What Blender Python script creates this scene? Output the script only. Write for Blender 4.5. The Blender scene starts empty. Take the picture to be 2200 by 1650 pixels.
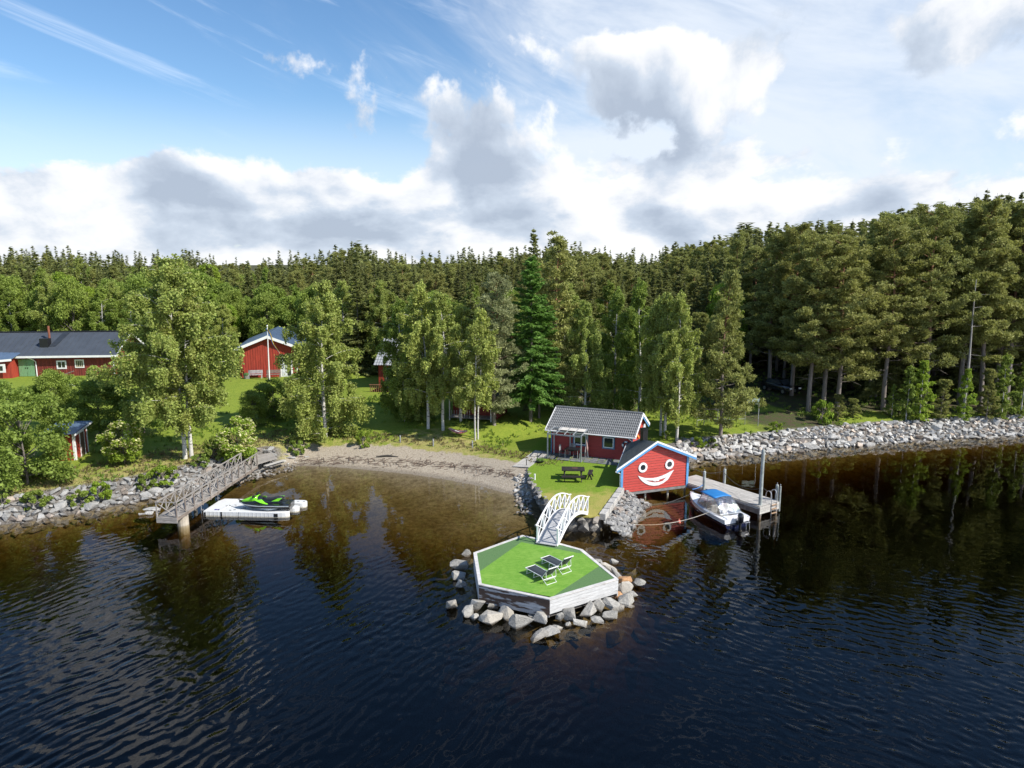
import bpy, bmesh, math, random
import numpy as np
from mathutils import Vector, Matrix
random.seed(7)
C = bpy.context.scene.collection
sc = bpy.context.scene
R = math.radians
# ---------------------------------------------------------------- camera, world, sun, exposure
CAM_H = 16.0
F = 1527.0                       # focal length in pixels of the 2200 px wide photograph
HORIZON = 570.0
TH = math.atan((825 - HORIZON) / F)
cam = bpy.data.cameras.new('camera'); cam_o = bpy.data.objects.new('camera', cam); C.objects.link(cam_o)
cam.sensor_width = 36; cam.lens = 36 * F / 2200; cam.clip_start = 0.5; cam.clip_end = 6000
cam_o.location = (0, 0, CAM_H); cam_o.rotation_euler = (math.pi / 2 - TH, 0, 0)
sc.camera = cam_o
SUN_DIR = Vector((0.90, -0.43, 0.93)).normalized()      # towards the sun
SUN_EL = math.asin(SUN_DIR.z); SUN_AZ = math.atan2(SUN_DIR.x, SUN_DIR.y)
sl = bpy.data.lights.new('sun', 'SUN'); sl.energy = 4.8; sl.angle = R(0.5); sl.color = (1.0, 0.95, 0.86)
so = bpy.data.objects.new('sun', sl); C.objects.link(so); so.rotation_euler = (-SUN_DIR).to_track_quat('-Z', 'Y').to_euler()
so.location = (30, -20, 60)
sc.view_settings.view_transform = 'Standard'
try: sc.view_settings.look = 'None'
except Exception: pass
sc.view_settings.gamma = 1; sc.view_settings.exposure = 0.42; sc.view_settings.use_curve_mapping = False
sc.render.resolution_x = 1024; sc.render.resolution_y = 768

class NT:
    """tiny node-graph helper"""
    def __init__(s, nt): s.t = nt; nt.nodes.clear()
    def n(s, typ, **kw):
        nd = s.t.nodes.new(typ)
        for k, v in kw.items(): setattr(nd, k, v)
        return nd
    def L(s, a, b): s.t.links.new(a, b)
    def inp(s, sock, v):
        if v is None: return
        if hasattr(v, 'links'): s.L(v, sock)
        else: sock.default_value = v
    def m(s, op, a, b=None, c=None, clamp=False):
        nd = s.n('ShaderNodeMath', operation=op, use_clamp=clamp)
        s.inp(nd.inputs[0], a); s.inp(nd.inputs[1], b); s.inp(nd.inputs[2], c)
        return nd.outputs[0]
    def vm(s, op, a, b=None):
        nd = s.n('ShaderNodeVectorMath', operation=op)
        s.inp(nd.inputs[0], a); s.inp(nd.inputs[1], b)
        return nd.outputs[0]
    def xyz(s, x, y, z=0.0):
        nd = s.n('ShaderNodeCombineXYZ')
        for i, v in enumerate((x, y, z)): s.inp(nd.inputs[i], v)
        return nd.outputs[0]
    def noise(s, vec, scale, detail=4, rough=0.5, dist=0.0, col=False):
        nd = s.n('ShaderNodeTexNoise'); s.L(vec, nd.inputs['Vector'])
        nd.inputs['Scale'].default_value = scale; nd.inputs['Detail'].default_value = detail
        nd.inputs['Roughness'].default_value = rough; nd.inputs['Distortion'].default_value = dist
        return nd.outputs['Color' if col else 'Fac']
    def mix(s, f, a, b, typ='MIX'):
        nd = s.n('ShaderNodeMix', data_type='RGBA', blend_type=typ)
        s.inp(nd.inputs[0], f)
        for i, v in ((6, a), (7, b)):
            if hasattr(v, 'links'): s.L(v, nd.inputs[i])
            else: nd.inputs[i].default_value = (*v, 1) if len(v) == 3 else v
        return nd.outputs[2]
    def ss(s, v, lo, hi, a=0.0, b=1.0):
        nd = s.n('ShaderNodeMapRange', interpolation_type='SMOOTHSTEP')
        s.inp(nd.inputs[0], v); s.inp(nd.inputs[1], lo); s.inp(nd.inputs[2], hi); s.inp(nd.inputs[3], a); s.inp(nd.inputs[4], b)
        return nd.outputs[0]

world = bpy.data.worlds.new('World'); sc.world = world; world.use_nodes = True
def make_sky():
    g = NT(world.node_tree)
    out = g.n('ShaderNodeOutputWorld'); bg = g.n('ShaderNodeBackground'); bg.inputs[1].default_value = 0.12
    g.L(bg.outputs[0], out.inputs[0])
    sky = g.n('ShaderNodeTexSky', sky_type='NISHITA', sun_disc=False)
    sky.sun_elevation = SUN_EL; sky.sun_rotation = SUN_AZ; sky.altitude = 100; sky.air_density = 1.0; sky.dust_density = 0.2; sky.ozone_density = 2.5
    tc = g.n('ShaderNodeTexCoord'); d = tc.outputs['Generated']
    sep = g.n('ShaderNodeSeparateXYZ'); g.L(d, sep.inputs[0]); x, y, z = sep.outputs
    az = g.m('ARCTAN2', x, y)                              # radians, 0 = straight ahead, + right
    el = g.m('ARCSINE', g.m('MINIMUM', g.m('MAXIMUM', z, -1.0), 1.0))
    ela = g.m('ABSOLUTE', el)
    # cloud space: azimuth / elevation, with clouds flattening towards the horizon
    v = g.m('MULTIPLY', ela, g.ss(ela, 0.0, 0.30, 2.1, 1.35))
    p = g.xyz(g.m('MULTIPLY', az, 1.0), v, 3.7)
    warp = g.vm('SCALE', g.vm('SUBTRACT', g.noise(p, 3.0, 3, 0.5, col=True), g.xyz(0.5, 0.5, 0.5)), None)
    warp.node.inputs['Scale'].default_value = 0.10
    p = g.vm('ADD', p, warp)
    def blob(a0, e0, ra, re, amp):
        dx = g.m('DIVIDE', g.m('SUBTRACT', az, a0), ra); dy = g.m('DIVIDE', g.m('SUBTRACT', ela, e0), re)
        q = g.m('ADD', g.m('MULTIPLY', dx, dx), g.m('MULTIPLY', dy, dy))
        return g.m('MULTIPLY', g.m('EXPONENT', g.m('MULTIPLY', q, -1.0)), amp)
    cov = None
    def acc(t):
        nonlocal cov
        cov = t if cov is None else g.m('ADD', cov, t)
    acc(g.ss(ela, 0.05, 0.165, 0.42, 0.0))                     # bank of cumulus along the horizon
    acc(blob(-0.085, 0.12, 0.065, 0.085, 0.30))                # the tall tower right of the middle
    acc(blob(-0.43, 0.10, 0.13, 0.07, 0.26))                    # tower on the left
    acc(blob(-0.68, 0.20, 0.07, 0.06, 0.20))
    acc(blob(0.24, 0.24, 0.15, 0.07, 0.30))                     # the big sheet over the right half
    acc(blob(0.60, 0.26, 0.14, 0.06, 0.26))
    acc(blob(0.33, 0.13, 0.18, 0.035, 0.16))
    acc(blob(0.66, 0.17, 0.07, 0.05, 0.25))
    acc(blob(0.0, 0.26, 0.13, 0.05, 0.08))
    acc(blob(-0.03, 0.20, 0.20, 0.03, 0.06))
    acc(blob(-0.36, 0.285, 0.13, 0.03, -0.10))
    acc(blob(-0.50, 0.21, 0.15, 0.07, -0.25))                   # the blue gap upper left
    acc(blob(-0.20, 0.33, 0.30, 0.05, -0.22))
    acc(g.ss(ela, 0.34, 0.44, 0.0, -0.20))
    acc(blob(-0.50, 0.50, 0.22, 0.12, 0.42))
    acc(blob(0.75, 0.46, 0.2, 0.1, 0.25))
    n1 = g.noise(p, 6.5, 7, 0.58)
    big = g.noise(p, 2.2, 3, 0.5)
    dens = g.m('ADD', g.m('ADD', g.m('MULTIPLY', g.m('SUBTRACT', n1, 0.5), 1.25), g.m('MULTIPLY', g.m('SUBTRACT', big, 0.5), 0.5)), cov)
    a = g.ss(g.m('ADD', dens, g.m('MULTIPLY', g.m('SUBTRACT', g.noise(p, 19.0, 4, 0.6), 0.5), 0.18)), 0.10, 0.21)
    # light from the upper right
    off = g.vm('ADD', p, g.xyz(0.014, 0.022, 0.0))
    n2 = g.noise(off, 6.5, 7, 0.58)
    emb = g.m('SUBTRACT', n1, n2)
    off2 = g.vm('ADD', p, g.xyz(0.03, 0.060, 0.0))
    n3 = g.noise(off2, 5.0, 2, 0.5); n0 = g.noise(p, 5.0, 2, 0.5)
    emb2 = g.m('SUBTRACT', n0, n3)
    thick = g.ss(dens, 0.28, 0.62)
    fine = g.noise(p, 19.0, 4, 0.6)
    br = g.m('ADD', 0.69, g.m('ADD', g.m('MULTIPLY', emb, 3.0), g.m('MULTIPLY', emb2, 3.4)))
    br = g.m('SUBTRACT', br, g.m('MULTIPLY', thick, 0.20)); br = g.m('ADD', br, g.ss(dens, 0.46, 0.16, 0.0, 0.24))
    br = g.m('SUBTRACT', br, g.m('MULTIPLY', g.ss(g.noise(p, 3.1, 2, 0.5), 0.42, 0.68), 0.15))
    br = g.m('ADD', br, g.m('MULTIPLY', g.m('SUBTRACT', fine, 0.5), 0.34))
    br = g.m('MINIMUM', g.m('MAXIMUM', br, 0.0), 1.0)
    ramp = g.n('ShaderNodeValToRGB'); g.L(br, ramp.inputs[0])
    e = ramp.color_ramp.elements
    e[0].position = 0.0; e[0].color = (2.9, 3.4, 4.2, 1); e[1].position = 1.0; e[1].color = (6.5, 6.6, 6.8, 1)
    m = e.new(0.45); m.color = (4.0, 4.55, 5.35, 1)
    m = e.new(0.75); m.color = (5.65, 5.85, 6.2, 1)
    # high thin wisps in the blue
    pw = g.xyz(g.m('ADD', g.m('MULTIPLY', az, 1.0), g.m('MULTIPLY', ela, 1.2)), g.m('MULTIPLY', g.m('SUBTRACT', ela, g.m('MULTIPLY', az, -0.32)), 4.5), 9.0)
    w = g.ss(g.noise(pw, 3.4, 7, 0.6, 0.6), 0.52, 0.74)
    w = g.m('MULTIPLY', w, g.ss(ela, 0.12, 0.25))
    # blue of the clear part: deeper than the raw model, as the photograph has it
    hs = g.n('ShaderNodeHueSaturation'); hs.inputs['Saturation'].default_value = 1.16; hs.inputs['Value'].default_value = 1.0
    g.L(sky.outputs[0], hs.inputs['Color'])
    blue = hs.outputs[0]
    c = g.mix(g.m('MULTIPLY', w, 0.55), blue, (8.0, 8.4, 8.9))
    # a bright veil of high cloud over the right half
    nv = g.noise(g.xyz(g.m('ADD', az, g.m('MULTIPLY', ela, 0.6)), g.m('MULTIPLY', g.m('SUBTRACT', ela, g.m('MULTIPLY', az, -0.2)), 2.2), 4.0), 3.0, 6, 0.62, 0.5)
    veil = g.m('MULTIPLY', g.ss(g.m('ADD', az, g.m('MULTIPLY', g.m('SUBTRACT', nv, 0.5), 0.9)), -0.32, 0.10), g.ss(nv, 0.30, 0.62, 0.45, 0.92))
    veil = g.m('MULTIPLY', veil, g.ss(ela, 0.46, 0.33)); veil = g.m('MAXIMUM', veil, g.m('MULTIPLY', g.ss(ela, 0.22, 0.10), 0.45))
    c = g.mix(veil, c, (5.4, 5.85, 6.5))
    c = g.mix(g.m('MULTIPLY', a, 0.97), c, ramp.outputs[0])
    g.L(c, bg.inputs[0])
make_sky()
world.cycles.sampling_method = 'MANUAL'; world.cycles.sample_map_resolution = 512

# ---------------------------------------------------------------- pixel <-> world
def ray(px, py):
    dx = (px - 1100) / F; dy = (825 - py) / F
    return (dx, math.cos(TH) + dy * math.sin(TH), -math.sin(TH) + dy * math.cos(TH))
def P(px, py, z=0.0):
    d = ray(px, py); t = (z - CAM_H) / d[2]
    return Vector((d[0] * t, d[1] * t, z))
def PY(px, py, Y):
    d = ray(px, py); t = Y / d[1]
    return Vector((d[0] * t, Y, CAM_H + d[2] * t))
def proj(p):
    y, z = p[1], p[2] - CAM_H
    dep = y * math.cos(TH) - z * math.sin(TH); up = y * math.sin(TH) + z * math.cos(TH)
    return 1100 + F * p[0] / dep, 825 - F * up / dep
# ---------------------------------------------------------------- object helpers
def tag(o, label=None, cat=None, group=None, kind=None):
    if label: o['label'] = label
    if cat: o['category'] = cat
    if group: o['group'] = group
    if kind: o['kind'] = kind
    return o
def thing(name, label, cat, loc=(0, 0, 0), rz=0, group=None):
    o = bpy.data.objects.new(name, None); C.objects.link(o)
    o.location = loc; o.rotation_euler = (0, 0, rz); o.empty_display_size = 0.3
    return tag(o, label, cat, group)
def link_mesh(name, me, mat=None, parent=None, smooth=False):
    if mat is not None and not me.materials: me.materials.append(mat)
    o = bpy.data.objects.new(name, me); C.objects.link(o)
    if parent: o.parent = parent
    if smooth: me.polygons.foreach_set('use_smooth', [True] * len(me.polygons))
    return o
class MB:
    """collects shapes; coordinates are those of the thing's own frame"""
    def __init__(s, fr=None): s.v = []; s.f = []; s.fr = fr
    def add(s, vs, fs):
        n = len(s.v)
        for p in vs: s.v.append(tuple(s.fr(p)) if s.fr else tuple(p))
        for f in fs: s.f.append(tuple(i + n for i in f))
        return s
    def box(s, c, d, rz=0.0, M=None):
        cx, cy, cz = c; a, b, h = d[0] / 2, d[1] / 2, d[2] / 2
        vs = [Vector((x, y, z)) for z in (-h, h) for (x, y) in ((-a, -b), (a, -b), (a, b), (-a, b))]
        if M is None: M = Matrix.Rotation(rz, 3, 'Z')
        vs = [M @ v + Vector(c) for v in vs]
        return s.add(vs, [(3, 2, 1, 0), (4, 5, 6, 7), (0, 1, 5, 4), (1, 2, 6, 5), (2, 3, 7, 6), (3, 0, 4, 7)])
    def b2(s, x0, x1, y0, y1, z0, z1): return s.box(((x0 + x1) / 2, (y0 + y1) / 2, (z0 + z1) / 2), (abs(x1 - x0), abs(y1 - y0), abs(z1 - z0)))
    def beam(s, p0, p1, w, h, up=(0, 0, 1)):
        p0 = Vector(p0); p1 = Vector(p1); d = (p1 - p0); L = d.length
        if L < 1e-6: return s
        d /= L; u = Vector(up)
        if abs(d.dot(u)) > 0.98: u = Vector((0, 1, 0))
        sd = d.cross(u).normalized(); u = sd.cross(d)
        vs = []
        for p in (p0, p1):
            for (i, j) in ((-1, -1), (1, -1), (1, 1), (-1, 1)): vs.append(p + sd * (w / 2 * i) + u * (h / 2 * j))
        return s.add(vs, [(3, 2, 1, 0), (4, 5, 6, 7), (0, 1, 5, 4), (1, 2, 6, 5), (2, 3, 7, 6), (3, 0, 4, 7)])
    def tube(s, pts, r, n=8, cap=True):
        pts = [Vector(p) for p in pts]; m = len(pts)
        if not hasattr(r, '__len__'): r = [r] * m
        vs = []; fs = []; prev = None
        for i, p in enumerate(pts):
            t = (pts[min(i + 1, m - 1)] - pts[max(i - 1, 0)]).normalized()
            u = prev if prev is not None else (Vector((0, 0, 1)) if abs(t.z) < 0.9 else Vector((1, 0, 0)))
            a = t.cross(u).normalized(); b = a.cross(t); prev = b
            for k in range(n):
                an = 2 * math.pi * k / n; vs.append(p + a * (math.cos(an) * r[i]) + b * (math.sin(an) * r[i]))
        for i in range(m - 1):
            for k in range(n):
                k2 = (k + 1) % n; fs.append((i * n + k, i * n + k2, (i + 1) * n + k2, (i + 1) * n + k))
        if cap: fs.append(tuple(range(n))[::-1]); fs.append(tuple((m - 1) * n + k for k in range(n)))
        return s.add(vs, fs)
    def cyl(s, c, r, h, n=12, r2=None): return s.tube([c, (c[0], c[1], c[2] + h)], [r, r if r2 is None else r2], n)
    def prism(s, poly, vec):
        n = len(poly); v = Vector(vec); poly = [Vector(p) for p in poly]
        return s.add(poly + [p + v for p in poly], [tuple(range(n))[::-1], tuple(range(n, 2 * n))] + [(i, (i + 1) % n, n + (i + 1) % n, n + i) for i in range(n)])
    def grid(s, rows, closed=False):
        m = len(rows); n = len(rows[0]); vs = [p for r in rows for p in r]; fs = []
        for i in range(m - 1):
            for k in range(n if closed else n - 1):
                k2 = (k + 1) % n; fs.append((i * n + k, i * n + k2, (i + 1) * n + k2, (i + 1) * n + k))
        return s.add(vs, fs)
    def sphere(s, c, r, nu=10, nv=7):
        rr = r if hasattr(r, '__len__') else (r, r, r); vs = [(c[0], c[1], c[2] - rr[2])]; fs = []
        for j in range(1, nv):
            ph = -math.pi / 2 + math.pi * j / nv
            for k in range(nu): vs.append((c[0] + rr[0] * math.cos(ph) * math.cos(2 * math.pi * k / nu), c[1] + rr[1] * math.cos(ph) * math.sin(2 * math.pi * k / nu), c[2] + rr[2] * math.sin(ph)))
        vs.append((c[0], c[1], c[2] + rr[2])); top = len(vs) - 1
        for k in range(nu):
            k2 = (k + 1) % nu; fs.append((0, 1 + k2, 1 + k)); fs.append((top, 1 + (nv - 2) * nu + k, 1 + (nv - 2) * nu + k2))
            for j in range(nv - 2): fs.append((1 + j * nu + k, 1 + j * nu + k2, 1 + (j + 1) * nu + k2, 1 + (j + 1) * nu + k))
        return s.add(vs, fs)
    def mesh(s, name, fix=True):
        me = bpy.data.meshes.new(name); me.from_pydata(s.v, [], s.f); me.update()
        if fix:
            bm = bmesh.new(); bm.from_mesh(me); bmesh.ops.recalc_face_normals(bm, faces=bm.faces); bm.to_mesh(me); bm.free()
        return me
    def build(s, name, mat, parent=None, smooth=False, bevel=0.0, fix=True):
        o = link_mesh(name, s.mesh(name, fix), mat, parent, smooth)
        if bevel:
            b = o.modifiers.new('bevel', 'BEVEL'); b.width = bevel; b.segments = 2; b.limit_method = 'ANGLE'; b.angle_limit = R(40)
        return o
def world_frame(root):
    """maps world points into the frame of a thing"""
    M = (Matrix.Translation(root.location) @ Matrix.Rotation(root.rotation_euler.z, 4, 'Z')).inverted()
    return lambda p: M @ Vector(p)
def copy_tree(root, loc, rz=0, scale=None, label=None, group=None):
    r = root.copy(); C.objects.link(r); r.location = loc; r.rotation_euler = (0, 0, rz)
    if scale: r.scale = scale if hasattr(scale, '__len__') else (scale,) * 3
    if label: r['label'] = label
    if group: r['group'] = group
    for ch in list(root.children):
        c = ch.copy(); C.objects.link(c); c.parent = r
        for gch in ch.children: d = gch.copy(); C.objects.link(d); d.parent = c
    return r
# ---------------------------------------------------------------- materials
MATS = {}
def pbr(name, col, rough=0.6, var=0.25, scale=3.0, metal=0.0, bump=0.0, bscale=None, stretch=None, col2=None, thr=(0.45, 0.6), spec=0.5, orand=0.0, clear=0.0, emis=None, pos=False):
    if name in MATS: return MATS[name]
    m = bpy.data.materials.new(name); m.use_nodes = True; g = NT(m.node_tree)
    out = g.n('ShaderNodeOutputMaterial'); b = g.n('ShaderNodeBsdfPrincipled'); g.L(b.outputs[0], out.inputs[0])
    tc = g.n('ShaderNodeTexCoord'); vec = tc.outputs['Object']
    if pos: vec = g.n('ShaderNodeNewGeometry').outputs['Position']
    if stretch:
        mp = g.n('ShaderNodeMapping'); g.L(vec, mp.inputs[0]); mp.inputs['Scale'].default_value = stretch; vec = mp.outputs[0]
    n = g.noise(vec, scale, 6, 0.6)
    lo = tuple(c * (1 - var) for c in col); hi = tuple(min(1, c * (1 + var)) for c in col)
    c = g.mix(g.ss(n, 0.3, 0.7), lo, hi)
    if col2: c = g.mix(g.ss(g.noise(vec, scale * 0.37, 5, 0.6), thr[0], thr[1]), c, col2)
    if orand:
        oi = g.n('ShaderNodeObjectInfo'); k = g.m('ADD', 1 - orand, g.m('MULTIPLY', oi.outputs['Random'], 2 * orand))
        sc_ = g.vm('SCALE', c); g.L(k, sc_.node.inputs['Scale']); c = sc_
    g.L(c, b.inputs['Base Color']); b.inputs['Roughness'].default_value = rough; b.inputs['Metallic'].default_value = metal
    b.inputs['Specular IOR Level'].default_value = spec; b.inputs['Coat Weight'].default_value = clear
    if bump:
        bp = g.n('ShaderNodeBump'); bp.inputs['Strength'].default_value = 1.0; bp.inputs['Distance'].default_value = bump
        g.L(g.noise(vec, bscale or scale * 3, 5, 0.6), bp.inputs['Height']); g.L(bp.outputs[0], b.inputs['Normal'])
    MATS[name] = m; return m
def glass(name='window_glass', col=(0.02, 0.025, 0.03), rough=0.05):
    return pbr(name, col, rough, 0.1, 1.0, spec=0.8)
white = pbr('white_paint', (0.80, 0.80, 0.80), 0.5, 0.06, 2.0, bump=0.002)
bluep = pbr('blue_paint', (0.10, 0.30, 0.58), 0.5, 0.12, 2.0)
dblue = pbr('shaded_blue_paint', (0.07, 0.17, 0.30), 0.5, 0.12, 2.0)  # darker copy of the blue: shade of the cabin front put into the colour
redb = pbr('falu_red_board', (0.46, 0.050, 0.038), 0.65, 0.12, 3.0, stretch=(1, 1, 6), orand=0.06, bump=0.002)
redc = pbr('shaded_red_board', (0.32, 0.036, 0.032), 0.65, 0.12, 3.0, stretch=(1, 1, 6), orand=0.06)  # darker copy of the red: shade on the less lit walls, painted in
redf = pbr('barn_red', (0.33, 0.040, 0.022), 0.75, 0.22, 1.4, stretch=(3, 3, 0.5))
redd = pbr('old_barn_red', (0.20, 0.036, 0.026), 0.8, 0.30, 1.4, stretch=(3, 3, 0.5))
wood = pbr('weathered_wood', (0.30, 0.275, 0.25), 0.8, 0.25, 3.0, stretch=(1, 6, 6), orand=0.13, bump=0.004)
woodd = pbr('grey_brown_wood', (0.20, 0.165, 0.14), 0.85, 0.3, 3.0, orand=0.15, bump=0.004)
woodl = pbr('pale_dock_wood', (0.43, 0.41, 0.38), 0.8, 0.18, 3.0, stretch=(1, 5, 5), orand=0.10, bump=0.003)
blackw = pbr('black_stained_wood', (0.025, 0.020, 0.018), 0.6, 0.3, 4.0, orand=0.2)
metalg = pbr('grey_metal', (0.35, 0.37, 0.40), 0.4, 0.08, 2.0, metal=0.3)
steel = pbr('galvanised_steel', (0.55, 0.56, 0.58), 0.35, 0.15, 3.0, metal=0.8)
blackm = pbr('black_metal', (0.012, 0.012, 0.013), 0.4, 0.1, 2.0)
roofd = pbr('dark_sheet_roof', (0.060, 0.070, 0.086), 0.5, 0.10, 1.0, metal=0.0)
roofb = pbr('blue_grey_sheet_roof', (0.085, 0.13, 0.20), 0.42, 0.10, 1.0)
felt = pbr('roof_felt', (0.085, 0.095, 0.095), 0.9, 0.25, 4.0, bump=0.004, bscale=60)
tilem = pbr('concrete_roof_tile', (0.150, 0.155, 0.160), 0.55, 0.18, 5.0, orand=0.0)
glassm = glass()
# ---------------------------------------------------------------- terrain
SH = [(0,1128),(60,1121),(110,1112),(180,1100),(255,1086),(330,1070),(400,1054),(470,1036),(530,1018),(575,1006),(620,1001),(660,1000),(720,1003),(800,1010),(880,1018),(960,1030),(1040,1045),(1105,1062),(1140,1080)]
shore = [P(a, b) for a, b in SH]
shore2 = [(3.5,50.0),(7.5,50.5),(11.0,53.5)] + [tuple(P(a, b))[:2] for a, b in [(1478,992),(1520,986),(1580,981),(1640,977),(1700,971),(1800,962),(1900,953),(2000,947),(2100,941),(2200,936)]]
poly = [(-1500,-420),(-400,-110),(-120,5),(-60,31)] + [(p.x, p.y) for p in shore] + shore2 + [(80,74),(150,66),(420,20),(1500,-200),(1500,3500),(-1500,3500)]
poly = np.array(poly, float)
def sdist(x, y):
    """signed distance to the shoreline, + on land"""
    x = np.asarray(x, float); y = np.asarray(y, float); n = len(poly)
    best = np.full(x.shape, 1e9); inside = np.zeros(x.shape, bool)
    for i in range(n):
        ax, ay = poly[i]; bx, by = poly[(i + 1) % n]
        ex, ey = bx - ax, by - ay
        t = np.clip(((x - ax) * ex + (y - ay) * ey) / (ex * ex + ey * ey), 0, 1)
        best = np.minimum(best, (x - ax - t * ex) ** 2 + (y - ay - t * ey) ** 2)
        c = ((ay > y) != (by > y)) & (x < (bx - ax) * (y - ay) / ((by - ay) if by != ay else 1e-9) + ax)
        inside ^= c
    d = np.sqrt(best); return np.where(inside, d, -d)
def sst(x, a, b):
    t = np.clip((x - a) / (b - a), 0, 1); return t * t * (3 - 2 * t)
def wob(x, y, s, seed=0.0):
    return (np.sin(x * s + seed) * np.cos(y * s * 1.13 + seed * 2.1) + 0.5 * np.sin(x * s * 2.17 + y * s * 1.3 + seed) + 0.3 * np.cos(x * s * 3.9 - y * s * 4.3 + seed * .7)) / 1.8
PLAT_C = (1.6, 34.9)
FLAT = [(6.0,57.3,6.8,11.0,0.97), (-53,86,9,20,3.0), (-28.3,86.5,5.5,12,3.0), (-70,86,12,22,3.0), (-9.5,76,6.5,12,2.75), (-2.6,66.5,3.4,7,1.75)]
def beachw(x, y): return sst(x, -20.5, -17.0) * (1 - sst(x, 0.6, 2.4)) * sst(y, 40, 44)
def height(x, y):
    x = np.asarray(x, float); y = np.asarray(y, float)
    d = sdist(x, y); w = beachw(x, y); dp = np.maximum(d, 0)
    rr = sst(x, 12, 30)
    rip = (1.05 + 0.05 * rr) * sst(dp, -0.3, 2.6)
    bea = 0.10 * np.minimum(dp, 5.0) + 0.45 * sst(dp, 3.2, 7.5)
    up = 2.1 * (1 - np.exp(-dp / 30.0)) + 0.012 * dp + 1.2 * rr * (1 - np.exp(-dp / 14.0))
    z = rip * (1 - w) + bea * w + up
    z = z + np.where(dp > 2, 0.10, 0.0) * sst(dp, 2, 8) * wob(x, y, 0.31, 1.0) + 0.5 * sst(dp, 30, 120) * wob(x, y, 0.05, 4.0)
    for cx, cy, r0, r1, zz in FLAT:
        q = 1 - sst(np.hypot(x - cx, y - cy), r0, r1)
        z = z * (1 - q) + zz * q
    dn = np.maximum(-d, 0)
    bayish = sst(x, -24, -18) * (1 - sst(x, 9, 15)) * sst(y, 33, 43)
    slope = 0.42 * (1 - bayish) + 0.085 * bayish
    bed = -10.0 * (1 - np.exp(-slope * dn / 10.0)) * (1 + 0 * dn) - 0.9 * sst(dn, 9, 16) - 0.15 * (1 - w) * sst(dn, 0, 0.5)
    m = np.exp(-((x - PLAT_C[0]) ** 2 + (y - PLAT_C[1]) ** 2) / (5.4 ** 2))
    m = np.clip(m * 1.7, 0, 1)
    bed = bed * (1 - m) + (-0.30 - 0.2 * (1 - m)) * m
    bed += 0.10 * wob(x, y, 0.9, 2.0) * sst(dn, 0.5, 2.5)
    return np.where(d > 0, z, bed)
def gz(x, y): return float(height(np.array([x]), np.array([y]))[0])
def GP(px, py):
    """where the ray through a pixel meets the ground"""
    d = ray(px, py); ts = np.linspace(25, 400, 3000) / d[1]
    xs = d[0] * ts; ys = d[1] * ts; zs = CAM_H + d[2] * ts
    h = np.maximum(height(xs, ys), 0)
    i = int(np.argmax(zs <= h)); return Vector((xs[i], ys[i], float(h[i])))
def dense(lo, hi, step, ext, k=1.22):
    a = list(np.arange(lo, hi + 1e-6, step)); s = step
    l = [lo]; 
    while l[-1] > -ext: s *= k; l.append(l[-1] - s)
    s = step; r = [a[-1]]
    while r[-1] < ext: s *= k; r.append(r[-1] + s)
    return np.array(l[1:][::-1] + a + r[1:])
gx = dense(-62, 58, 0.42, 2600); gy = dense(26, 92, 0.42, 3000); gy = gy[gy > -700]
XX, YY = np.meshgrid(gx, gy); ZZ = height(XX, YY); DD = sdist(XX, YY); WW = beachw(XX, YY)
nx, ny = len(gx), len(gy)
idx = np.arange(nx * ny).reshape(ny, nx)
quads = np.stack([idx[:-1, :-1], idx[:-1, 1:], idx[1:, 1:], idx[1:, :-1]], -1).reshape(-1, 4)
V = np.stack([XX.ravel(), YY.ravel(), ZZ.ravel()], -1)
sand = WW * (1 - sst(DD + 0.7 * wob(XX, YY, 0.7, 3), 3.0, 5.2))
# bare earth on the bank below the second birch and beside the right-hand trees
ez = P(740, 968, 0.6); sand = np.maximum(sand, 0.8 * np.exp(-(((XX - ez.x) / 3.0) ** 2 + ((YY - ez.y) / 1.6) ** 2)))
dry = np.clip(1.15 - DD / 9.0, 0, 1) * (1 - sst(XX, 9, 13)) + 0.35 * sst(wob(XX, YY, 0.23, 6), 0.1, 0.9)
bez = GP(1700, 905); forest = np.exp(-(((XX - bez.x) / 6.0) ** 2 + ((YY - bez.y) / 3.0) ** 2)) * 1.1
forest = np.maximum(forest, sst(DD, 3.0, 7.0) * sst(XX + 0.0 * YY, 22, 30) * 0.9)
forest = np.maximum(forest, sst(YY + 3 * wob(XX, YY, 0.2), 96, 104))
forest = np.maximum(forest, sst(YY + 2 * wob(XX, YY, 0.3), 66, 70) * sst(XX, 1.5, 5) * 0.85)
bank = (1 - sst(DD, 1.8, 3.2)) * (1 - WW)
stones_m = bank
def sub_mesh(name, mask, mat):
    q = quads[mask]; u, inv = np.unique(q, return_inverse=True); me = bpy.data.meshes.new(name)
    q = inv.reshape(-1, 4); me.vertices.add(len(u)); me.vertices.foreach_set('co', V[u].ravel())
    me.loops.add(q.size); me.loops.foreach_set('vertex_index', q.ravel()); me.polygons.add(len(q))
    me.polygons.foreach_set('loop_start', np.arange(0, q.size, 4)); me.polygons.foreach_set('loop_total', np.full(len(q), 4))
    me.update(calc_edges=True)
    at = me.color_attributes.new('cover', 'FLOAT_COLOR', 'POINT')
    col = np.stack([sand.ravel()[u], np.clip(dry, 0, 1).ravel()[u], np.clip(forest, 0, 1).ravel()[u], stones_m.ravel()[u]], -1).astype(np.float32)
    at.data.foreach_set('color', col.ravel())
    me.polygons.foreach_set('use_smooth', [True] * len(q))
    me.materials.append(mat); o = bpy.data.objects.new(name, me); C.objects.link(o); return tag(o, kind='structure')
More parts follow.
